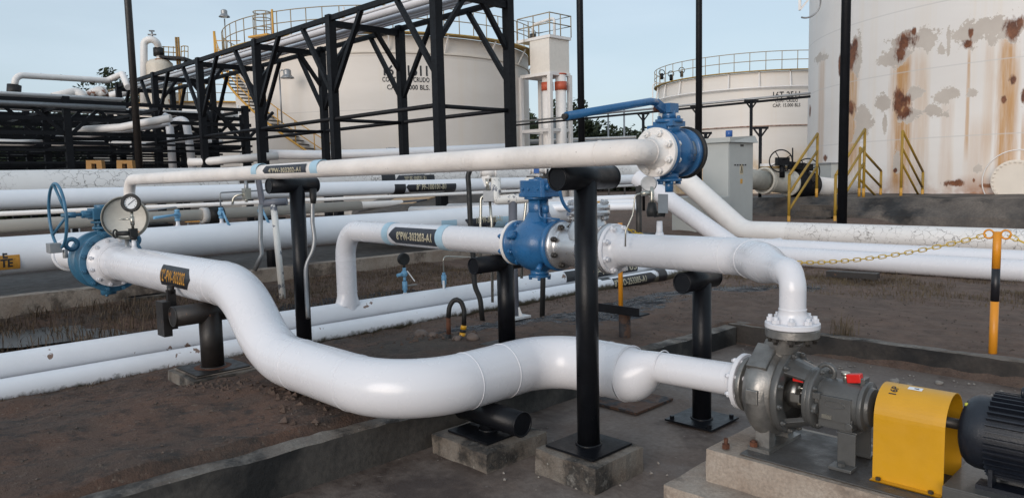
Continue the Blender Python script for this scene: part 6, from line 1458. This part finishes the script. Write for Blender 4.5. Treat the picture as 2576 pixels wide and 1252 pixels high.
def dY(px): return oX(xf_, px, 450).y
def dZ(px, py): return oX(xf_, px, py).z
MB().prism([(-.09, -.14), (.09, -.14), (.09, .14), (-.09, .14)], (xf_, dY(1865), dZ(1865, 426)), V((0, 1, 0)), V((0, 0, 1)), V((.004, 0, 0))).build('warning_plate', paint('plate_tan', (.55, .47, .33), .6, .05), dr)
mb = MB(); P = [V((xf_+.006, dY(1865)+a, dZ(1865, 426)+b_)) for a, b_ in ((-.06, -.09), (.06, -.09), (0, .09))]; mb.sweep(P+[P[0]], .007, 4, caps=False); mb.sweep([V((xf_+.006, dY(1865)+a, dZ(1865, 426)+b_)) for a, b_ in ((.01, .05), (-.012, -.02), (.012, -.02), (-.005, -.07))], .005, 4); mb.build('warning_symbol', inkm, dr)
MB().box(xf_, xf_+.004, dY(1865)-.06, dY(1865)+.06, dZ(1865, 462), dZ(1865, 452)+.02).build('yellow_plate', yrail2, dr)
MB().box(xf_, xf_+.004, dY(1866)-.09, dY(1866)+.09, dZ(1865, 369), dZ(1865, 363)).build('name_plate', decalk, dr)
for k in range(5): MB().cyl((xf_, dY(1848+k*6.5), dZ(1860, 415)), (xf_+.03, dY(1848+k*6.5), dZ(1860, 415)), .020, n=10).build('button', inkm, dr)
MB().cyl((c00.x-.15, c00.y+.3, zc1+.15), (c00.x-.15, c00.y+.3, zc1+.32), .09, n=12).build('beacon', glassd, o)
o = tag(MB().box(at(1690, 500, 20).x, at(1690, 500, 20).x+1.4, at(1690, 500, 20).y, at(1690, 500, 20).y+.6, -.1, 1.0).build('switch_box', cabg, bevel=.01), 'low grey switch box left of the tall cabinet behind the slanting pipes', 'box')
# ------------------------------------------------------------------ tall black poles
def pole(px0, py0, px1, py1, d, r, label):
    B = at(px1, py1, d); B.z = -.1; o = thing('steel_pole', label, 'pole', B, 'tall black steel poles')
    MB().sweep([B, V((B.x, B.y, 14.))], [r, r*.9], 20).build('shaft', blackm if px0 > 400 else blackrust, o)
    MB().cyl(B, B+V((0, 0, .12)), r*1.9, n=20).build('foot_collar', blackm, o)
pole(315, 0, 350, 410, 23.5, .112, 'tall rusty black pole standing far left in front of the pipe rack')
pole(1457, 0, 1463, 352, 24., .112, 'tall black pole just left of the lever valve handle')
pole(1762, 0, 1758, 345, 24., .105, 'tall black pole rising behind the body of the blue lever valve')
pole(2132, 0, 2118, 560, 18., .112, 'tall black pole in front of the rusty tank')
# ------------------------------------------------------------------ light pipe bridge on T stanchions at the right
def stan(px, pyt, pyb, d, w_, label, y2=None):
    T_ = at(px, pyt, d); o = thing('pipe_stanchion', label, 'pipe support', (T_.x, T_.y, 0), 'thin black stanchions with Y heads')
    MB().cyl((T_.x, T_.y, -.1), T_, .06, n=8).build('post', blackm, o); ax = V((-RT.y, RT.x, 0)); ax = RT.copy(); ax.z = 0; ax.normalize()
    MB().beam(T_-ax*w_, T_+ax*w_, .08, .08).build('head_bar', blackm, o)
    for s_ in (-1, 1): MB().beam(T_+ax*s_*w_*.9, T_-V((0, 0, .55*w_/.25*.55)), .05, .05).build('brace', blackm, o)
stan(1890, 253, 430, 27.5, .26, 'thin black stanchion with Y head before tank 16T-2511, right of the grey cabinet'); stan(1752, 268, 430, 29., .24, 'thin black stanchion left of the pole behind the blue lever valve')
stan(1618, 286, 400, 31., .26, 'thin black stanchion above the lever valve bonnet against the trees'); stan(1913, 322, 430, 26.5, .28, 'shorter black stanchion with Y head directly above the cream valve'); stan(1775, 335, 430, 26.5, .22, 'short black stanchion half hidden behind the grey cabinet lid')
for k, (a, b_) in enumerate((((2038, 235, 26.), (1290, 308, 37.)), ((2038, 243, 26.), (1290, 316, 37.)))):
    tag(MB().cyl(at(*a), at(*b_), .045, n=8).build('bridge_pipe', [galv, blackm][k]), ['thin grey pipe crossing before tank 16T-2511 on the black stanchions, upper', 'thin black pipe crossing before tank 16T-2511 on the black stanchions, lower'][k], 'pipe')
for k, (a, b_) in enumerate((((1600, 345, 45.), (1290, 356, 45.)), ((1600, 352, 44.), (1290, 362, 44.)))):
    tag(MB().cyl(at(*a), at(*b_), .08, n=8).build('perimeter_pipe', [whitem, galv][k]), ['upper pale pipe along the foot of the far trees', 'lower grey pipe along the foot of the far trees'][k], 'pipe')
for k, px in enumerate((1395, 1530, 1570)):
    q = at(px, 300, 46.); tag(MB().cyl((q.x, q.y, -.1), (q.x, q.y, at(px, (300, 282, 262)[k], 46.).z), .06, n=6).build('fence_post', galv), ['slim post against the far trees, left of the tall pole', 'slim post against the far trees, right of the tall pole', 'slim post against the far trees, nearest the lever valve'][k], 'post')
# ------------------------------------------------------------------ black pipe rack
rk = thing('pipe_rack', 'long black steel pipe rack with Y braces crossing in front of tank 16T-1511', 'rack', (-10.1, 8.25, 0))
RX = [-12.14, -16.2, -20.16, -24.12, -28.1, -32.04]; YF, YBk = 9.9, 11.97; ZT = 5.54; ZLr = 3.14; cwid = .19
def hcol(mb, x, y, z0, z1):
    w2 = cwid/2
    mb.box(x-w2, x+w2, y-w2, y-w2+.02, z0, z1); mb.box(x-w2, x+w2, y+w2-.02, y+w2, z0, z1); mb.box(x-.05, x+.05, y-w2+.02, y+w2-.02, z0, z1)
proto = {}
def part_copy(key, make, pos, par, name):
    """first call builds the piece, later calls copy it to the new place"""
    if key not in proto: proto[key] = (make(), V(pos))
    else:
        o, p0_ = proto[key]; c = o.copy(); C.objects.link(c); c.parent = par; c.location = V(pos)-p0_; KIDS.setdefault(par.name, []).append(c)
for i, x in enumerate(RX):
    for y in (YF, YBk):
        part_copy('col', lambda: MB().box(x-cwid/2, x+cwid/2, y-cwid/2, y+cwid/2, -.1, ZT+.10).build('column', blackm, rk), (x, y, 0), rk, 'column')
    part_copy('xb', lambda: MB().beam((x, YF, ZT-.10), (x, YBk, ZT-.10), .12, .15).build('cross_beam', blackm, rk), (x, 0, 0), rk, 'cross_beam')
    part_copy('kn1', lambda: MB().beam((x, YF, ZT-1.14), (x, YF+.75, ZT-.15), .09, .11, (1, 0, 0)).build('knee_brace', blackm, rk), (x, 0, 0), rk, 'knee_brace')
    part_copy('kn2', lambda: MB().beam((x, YBk, ZT-1.14), (x, YBk-.75, ZT-.15), .09, .11, (1, 0, 0)).build('knee_brace', blackm, rk), (x, 0, 0), rk, 'knee_brace')
    part_copy('lx', lambda: MB().cyl((x, YF, ZLr-.02), (x, YBk, ZLr-.02), .045, n=10).build('cross_rail', blackm, rk), (x, 0, 0), rk, 'cross_rail')
for y in (YF, YBk):
    MB().beam((RX[0], y, ZT+.02), (RX[-1], y, ZT+.02), .10, .12).build('top_chord', blackm, rk); MB().cyl((RX[0]+.1, y, ZLr), (RX[-1], y, ZLr+(.02 if y > 9 else 0)), .05, n=10).build('lower_rail', blackm, rk)
    for i, x in enumerate(RX):
        for s_ in ((-1,) if i == 0 else ((1,) if i == len(RX)-1 else (-1, 1))):
            part_copy('st%d' % s_, lambda: MB().beam((x+s_*.06, y, 3.79), (x+s_*1.34, y, ZT-.02), .10, .10, (0, 1, 0)).build('strut', blackm, rk), (x, y, 0), rk, 'strut')
for k, (y, z, r, m_) in enumerate(((10.45, 5.64, .035, white), (10.95, 5.72, .115, white), (11.33, 5.67, .065, white), (11.52, 5.65, .045, white), (11.68, 5.65, .04, white))):
    tag(MB().sweep([(-7.5, y, z), (-33, y, z)], r, 14).build('rack_pipe', m_, org=(-15, y, z)), ['thin grey pipe on the front edge of the long rack', 'thickest white pipe on top of the long rack', 'white pipe on the long rack next to the thickest', 'thin grey pipe in the middle of the long rack', 'white pipe at the back edge of the long rack'][k], 'pipe', 'pipes carried by the long black rack')
# ------------------------------------------------------------------ second rack at the left
r2 = thing('pipe_rack', 'dense black steel rack at the far left, carrying pipes toward the long rack', 'rack', (-26.4, 6.6, 0))
Z2 = 4.34; X2 = [-26.4, -29., -31.6, -34.6]
for i, x in enumerate(X2):
    for j, y in enumerate((1.1, 3.8, 6.6, 9.4, 12.1) if i else (1.1, 6.6, 12.4)):
        part_copy('col2', lambda: MB().box(x-.10, x+.10, y-.10, y+.10, -.1, Z2+.1).build('column', blackm, r2), (x, y, 0), r2, 'column')
        for s_ in (-1, 1): part_copy('k2%d' % s_, lambda: MB().beam((x, y, Z2-1.15), (x, y+s_*1.1, Z2-.08), .10, .10, (1, 0, 0)).build('knee_brace', blackm, r2), (x, y, 0), r2, 'knee_brace')
    for z in (Z2-.05, Z2-.6, 3.3, 2.98, 2.78, 2.4, 2.1): MB().beam((x, -3, z), (x, 12.6, z), .09, .12 if z > 3 else .07).build('beam', blackm, r2)
for y in (1.1, 3.8, 6.6, 9.4, 12.1):
    for z in (Z2-.15, 2.9, 2.2): MB().beam((-26.4, y, z), (-35, y, z), .09, .10).build('cross_beam', blackm, r2)
for k, (dx, z, r, m_) in enumerate(((0.0, Z2+.10, .055, whitem), (-.3, Z2+.10, .07, whitem), (.10, Z2-.20, .085, galv), (-1.9, Z2+.12, .11, whitem), (-4.2, Z2+.10, .13, whitem))):
    tag(MB().sweep([(-26.4+dx, -4, z), (-26.4+dx, 8.3 if k < 4 else 14, z)], r, 14).build('rack_pipe', m_, org=(-26.4+dx, 3, z)), ['white pipe on the front edge of the left rack', 'second white pipe on the left rack', 'fat grey pipe slung under the top of the left rack', 'white pipe in the middle of the left rack top', 'thick white pipe at the back of the left rack top'][k], 'pipe', 'pipes carried by the left rack')
# white pipes threading through the racks
def wp(pts, r, label, mat=whitem, R=.35, grp='white pipes threading the left rack', sc=1.2):
    return tag(MB().sweep(fillet([at(p[0], p[1], p[2]*sc) for p in pts], R*sc), r*sc, 14).build('white_pipe', mat), label, 'pipe', grp)
wp([(-40, 356, 21), (38, 360, 21), (73, 360, 21), (124, 345, 22), (165, 341, 22.5)], .10, 'white pipe low at the far left with a double bend rising to the right')
wp([(180, 334, 20), (221, 326, 20), (305, 321, 20), (354, 311, 20), (430, 297, 20)], .105, 'white pipe rising gently through the left rack to the two n-shaped pipes')
wp([(182, 336, 21), (225, 338, 21), (300, 330, 21), (425, 308, 21)], .10, 'second white pipe just beneath the gently rising one', hdrm)
wp([(124, 361, 24), (276, 361, 24), (420, 357, 24), (560, 358, 24)], .085, 'level white pipe crossing low through the left rack')
wp([(330, 368, 23), (410, 362, 23), (500, 346, 23), (540, 344, 22)], .08, 'grey-white pipe climbing behind the two upright n-shaped pipes', hdrm)
wp([(412, 292, 22.2), (424, 298, 22.2), (429, 340, 22.2), (436, 440, 22.2)], .112, 'upright white pipe with an elbow top, left of the two n-shaped pipes', hdrm, .25, 'upright n-shaped white pipes')
wp([(432, 310, 22.0), (466, 297, 22.0), (474, 340, 22.0), (486, 440, 22.0)], .115, 'upright white pipe with an elbow top, right of the two n-shaped pipes', hdrm, .25, 'upright n-shaped white pipes')
wp([(475, 408, 20), (505, 408, 20), (560, 403, 20), (700, 392, 20.5)], .11, 'white pipe lying low at the foot of the long rack with a dark label')
wp([(660, 388, 27), (800, 390, 27), (960, 386, 27), (1290, 372, 27)], .17, 'fat pale pipe along the foot of tank 16T-1511', hdrm, sc=1.05)
wp([(560, 278, 30), (640, 279, 31)], .10, 'upper of two white pipes left of tank 16T-1511') ; wp([(455, 280, 29), (642, 288, 31)], .10, 'lower of two white pipes left of tank 16T-1511')
wp([(133, 246, 24), (190, 232, 24.5), (205, 238, 24.5), (214, 250, 24.5)], .16, 'fat white pipe hump on top of the left rack')
wp([(205, 252, 25), (232, 236, 25), (258, 226, 25), (262, 244, 25)], .16, 'rust-stained fat white pipe hump on the left rack', paint('rust_patch_white', (.68, .66, .64), .5, .05, (.22, .10, .06), .05, 3))
wp([(258, 250, 26), (285, 240, 26), (330, 228, 26)], .14, 'fat white pipe slanting up right of the rust-stained hump')
o = thing('gooseneck_pipe', 'large white gooseneck pipe high over the left rack with a black sleeve', 'pipe', at(32, 243, 27))
MB().sweep(fillet([at(36, 222, 27), at(40, 189, 27), at(270, 203, 29.5), at(284, 196, 29.6), at(308, 186, 28.6), at(322, 220, 27.8)], [0, .45, .3, .3, .35, 0], 10), .115, 24).build('pipe', whitem, o)
MB().sweep([at(34, 246, 27), at(36, 214, 27)], .23, 24).build('sleeve', rubber, o)
for px in (102, 152): P, Q = at(px, 189+(px-40)*.06, 27+.011*(px-40)), at(px+4, 189+(px-36)*.06, 27+.011*(px-36)); MB().sweep([P, Q], .122, 24).build('pipe_band', blackm, o)
P, Q = at(107, 192.5, 27.7), at(147, 195, 28.1); MB().beam(P-FW*.11, Q-FW*.11, .03, .07).build('flow_arrow', dsteel, o)
# ------------------------------------------------------------------ process vessel with gooseneck and platform
dv = 46.; vc = at(404, 200, dv); vb = V((vc.x, vc.y, 0)); Rv = 32*dv/F; zv = at(404, 158, dv).z
o = thing('process_vessel', 'rust-streaked cream upright vessel with a domed top behind the left rack', 'vessel', vb)
MB().slathe(vb, (0, 0, 1), [(0, Rv), (zv-.2, Rv), (zv-.05, Rv*.95), (zv+.12, Rv*.72), (zv+.22, Rv*.3), (zv+.23, 0)], 36).build('shell', paint('vessel_cream', (.62, .56, .47), .5, .1, (.30, .15, .07), .10, .7), o)
c2 = at(450, 200, dv+2); MB().sweep([V((c2.x, c2.y, 0)), V((c2.x, c2.y, at(450, 225, dv).z))], .45, 20).build('side_column', creamw, o)
MB().sweep(fillet([at(362, 260, dv-.5), at(362, 104, dv-.5), at(382, 98, dv-.5), at(396, 108, dv-.3), at(399, 124, dv)], .5), .21, 16).build('gooseneck', whitem, o)
MB().sweep([at(399, 122, dv), at(400, 141, dv)], .32, 20).build('sleeve', rubber, o); MB().sweep([at(400, 140, dv), at(401, 156, dv)], .16, 14).build('nozzle', whitem, o)
mb = MB(); q = at(383, 96, dv-.5); mb.sweep([q, q+V((0, 0, .35))], .06, 6); mb.sweep([q+V((0, 0, .2))-RT*.25, q+V((0, 0, .2))+RT*.25], .05, 6); mb.torus(q+V((0, 0, .42)), (0, 0, 1), .15, .03, 14, 5); mb.build('vent_valve', galv, o)
o = thing('vessel_platform', 'yellow-railed steel platform on rusty posts beside the domed vessel', 'platform', at(448, 240, dv))
def X_(px, py): return at(px, py, dv)
MB().beam(X_(412, 146), X_(474, 150), 1.2, .14).build('deck', blackm, o)
for dy in (-30, -17): MB().sweep([X_(408, 148+dy), X_(447, 150+dy)], .03, 6).build('rail', yrail, o); MB().sweep([X_(455, 148+dy), X_(462, 146+dy), X_(472, 147+dy)], .03, 6).build('rail', yrail, o)
for px in (412, 424, 436, 456, 464, 473): MB().cyl(X_(px, 150), X_(px, 117), .025, n=5).build('rail_post', yrail, o)
for px in (446, 452): B_ = X_(px, 150); MB().cyl((B_.x, B_.y, 0), (B_.x, B_.y, X_(px, 95).z), .07, n=8).build('column', paint('rust_yellow', (.34, .20, .06), .6, .3), o)
MB().beam(X_(448, 176), X_(470, 152), .1, .1).build('brace', blackm, o)
# lower tank far left
cC = centre(575, 60); RC = 8.0; zC = on_cyl(cC, RC, 520, 256).z
t3 = thing('storage_tank', 'low cream tank at the left, seen through the racks, with a thin railing', 'tank', (cC.x, cC.y, 0), 'cream crude oil storage tanks')
cyl_shell(cC, RC, 0, zC).build('wall', m1, t3); mb = MB(); roof(mb, cC, RC, zC, .6); mb.build('roof', creamw, t3)
aC = ang(cC, V((0, 0, 0))); rail_ring(t3, cC, RC, zC, aC-1.5, aC+1.5, 22, mat=yrail3, r=.025)
mb = MB(); strip(mb, cC, RC, RC+.25, zC-.05, zC+.03, aC-1.7, aC+1.7); mb.build('rim', yrail2, t3)
cD = centre(200, 47); t4 = thing('storage_tank', 'pale tank wall glimpsed low between the black columns at the left', 'tank', (cD.x, cD.y, 0), 'cream crude oil storage tanks')
cyl_shell(cD, 2.9, 0, 3.2, 60).build('wall', m2, t4); mb = MB(); roof(mb, cD, 2.9, 3.2, .4, 60); mb.build('roof', creamw, t4)
for k, (px, py) in enumerate(((372, 405), (498, 405))):
    q = at(px*.0+[236, 313][k], 414, 17.5); o = thing('barrier', ['orange barrier block behind the left pipes, the left one', 'orange barrier block behind the left pipes, the right one'][k], 'barrier', q-V((0, 0, .4)), 'orange barriers')
    w_ = .20; barm = paint('barrier_orange', (.36, .18, .04), .6, .2) if k == 0 else barm; mb = MB(); mb.prism([(-w_, -.3), (-w_*.3, -.3), (-w_*.3, .02), (w_*.3, .02), (w_*.3, -.3), (w_, -.3), (w_*.9, .10), (-w_*.9, .10)], q, RT, V((0, 0, 1)), V((0, 0, 1)).cross(RT)*.15); mb.build('body', barm, o)
# white steps and frame between low tank and main tank
o = thing('white_ladder', 'thin white upright pipe with clamps at the left edge of tank 16T-1511', 'pipe', at(606, 400, 33))
MB().sweep([at(598, 265, 33), at(613, 400, 33)], .045, 6).build('riser', whitem, o)
for py in (290, 345, 385): MB().obox(at(602+(py-290)*.1, py, 33), RT, FW, UP, .14, .05, .06).build('clamp', whitem, o)
o = thing('steel_gantry', 'black steel frame with slanted brace in front of the left edge of tank 16T-1511', 'gantry', at(608, 400, 29))
for px in (607,): MB().beam(at(px, 290, 29), at(px+11, 420, 29), .14, .14).build('column', blackm, o)
MB().beam(at(460, 296, 28), at(606, 300, 29), .12, .14).build('beam', blackm, o); MB().beam(at(475, 372, 28), at(606, 372, 29), .10, .10).build('beam', blackm, o); MB().beam(at(562, 302, 28.6), at(600, 350, 29), .09, .09).build('brace', blackm, o)
# ------------------------------------------------------------------ trees
def leafcloud(mb, c, R, n, r, size):
    for i in range(n):
        d = V((r.gauss(0, 1), r.gauss(0, 1), r.gauss(0, .8))).normalized()*(R*r.random()**.45)
        p = c+d
        if noise.noise(p*(1.1/R*1.6)) < -.18: continue
        a = V((r.uniform(-1, 1), r.uniform(-1, 1), r.uniform(-1, 1))).normalized(); b_ = a.orthogonal().normalized(); s_ = size*r.uniform(.5, 1.2)
        e = a.cross(b_)*s_*.55; f = b_*s_; mb.add([p-f, p+e, p+f, p-e], [(0, 1, 2, 3)])
def tree(loc, h, wd, label, seed, mat=leaf, grp='trees beyond the plant', n=5200, low=.35, size=None, clumps=22):
    r = random.Random(seed); o = thing('tree', label, 'tree', loc, grp); loc = V(loc)
    mb = MB(); tr = [loc, loc+V((.02*h, .01*h, h*.35)), loc+V((-.02*h, .03*h, h*.75))]; mb.sweep(tr, [h*.028, h*.022, h*.008], 8)
    cl = []
    for i in range(clumps):
        a = r.uniform(0, 6.28); rr = wd*.5*math.sqrt(r.random()); z = h*(low+(1-low)*r.uniform(.05, .92)); k = 1-abs((z/h-low)/(1-low)-.45)*.8
        cl.append(loc+V((rr*k*math.cos(a), rr*k*math.sin(a), z)))
    for c in cl[:9]: mb.sweep([tr[1].lerp(tr[2], r.uniform(0, .8)), c], [h*.010, h*.003], 5)
    mb.build('trunk', bark, o)
    mc = MB()
    for c in cl: leafcloud(mc, c, wd*r.uniform(.13, .23), n//clumps, r, size or h*.035)
    mc.build('crown', mat, o, fix=False); return o
for k, (px, d, h, w_, lab) in enumerate(((1300, 74, 8.6, 6, 'tree behind the foam tower legs'), (1412, 70, 9.4, 5.5, 'tallest thin tree left of the tall pole beside the foam tower'), (1445, 76, 7.0, 7, 'tree just left of the tall pole'), (1500, 72, 6.6, 7, 'bushy tree just right of the tall pole'), (1545, 76, 6.2, 8, 'low wide tree in the middle of the far tree line'), (1590, 72, 5.8, 7, 'low tree below the lever valve handle'), (1632, 74, 6.0, 7, 'rightmost far tree beside the distant tank'))):
    q = at(px, 430, d); tree((q.x, q.y, 0), h, w_, lab, 40+k, leaf2 if k % 2 else leaf, n=4200, low=.12, size=.26)
for k, (px, d, h, w_, lab) in enumerate(((8, 36, 3.9, 6, 'dark tree filling the far left corner behind the rack'), (60, 37, 3.8, 6, 'dark tree behind the far left rack columns'), (110, 38, 5.0, 6, 'dark tree rising above the left rack'), (158, 40, 5.4, 5, 'dark tree with its top above the pipes near the gooseneck'), (290, 62, 11.3, 5, 'far tree top behind the right end of the gooseneck'), (587, 75, 10.2, 4, 'distant tree top over the low tank railing'))):
    q = at(px, 430, d); tree((q.x, q.y, 0), h, w_, lab, 60+k, leaf2, n=9000 if k < 4 else 3000, low=.06 if k < 4 else .4, size=.21 if k < 4 else .2, clumps=34 if k < 4 else 22)
mb = MB(); rw = random.Random(9)
for i in range(90):
    q = at(rw.uniform(1220, 1720), 430, rw.uniform(80, 95)); leafcloud(mb, V((q.x, q.y, rw.uniform(.5, 4.2))), 2.4, 90, rw, .5)
for i in range(60):
    q = at(rw.uniform(-80, 330), 430, rw.uniform(60, 80)); leafcloud(mb, V((q.x, q.y, rw.uniform(.5, 4.5))), 2.4, 90, rw, .5)
for i in range(70):
    q = at(rw.uniform(-120, 150), 430, rw.uniform(43, 50)); leafcloud(mb, V((q.x, q.y, rw.uniform(.2, 4.4))), 1.7, 170, rw, .33)
tag(mb.build('far_wood', leaf2, org=(0, 0, 0), fix=False), kind='stuff')
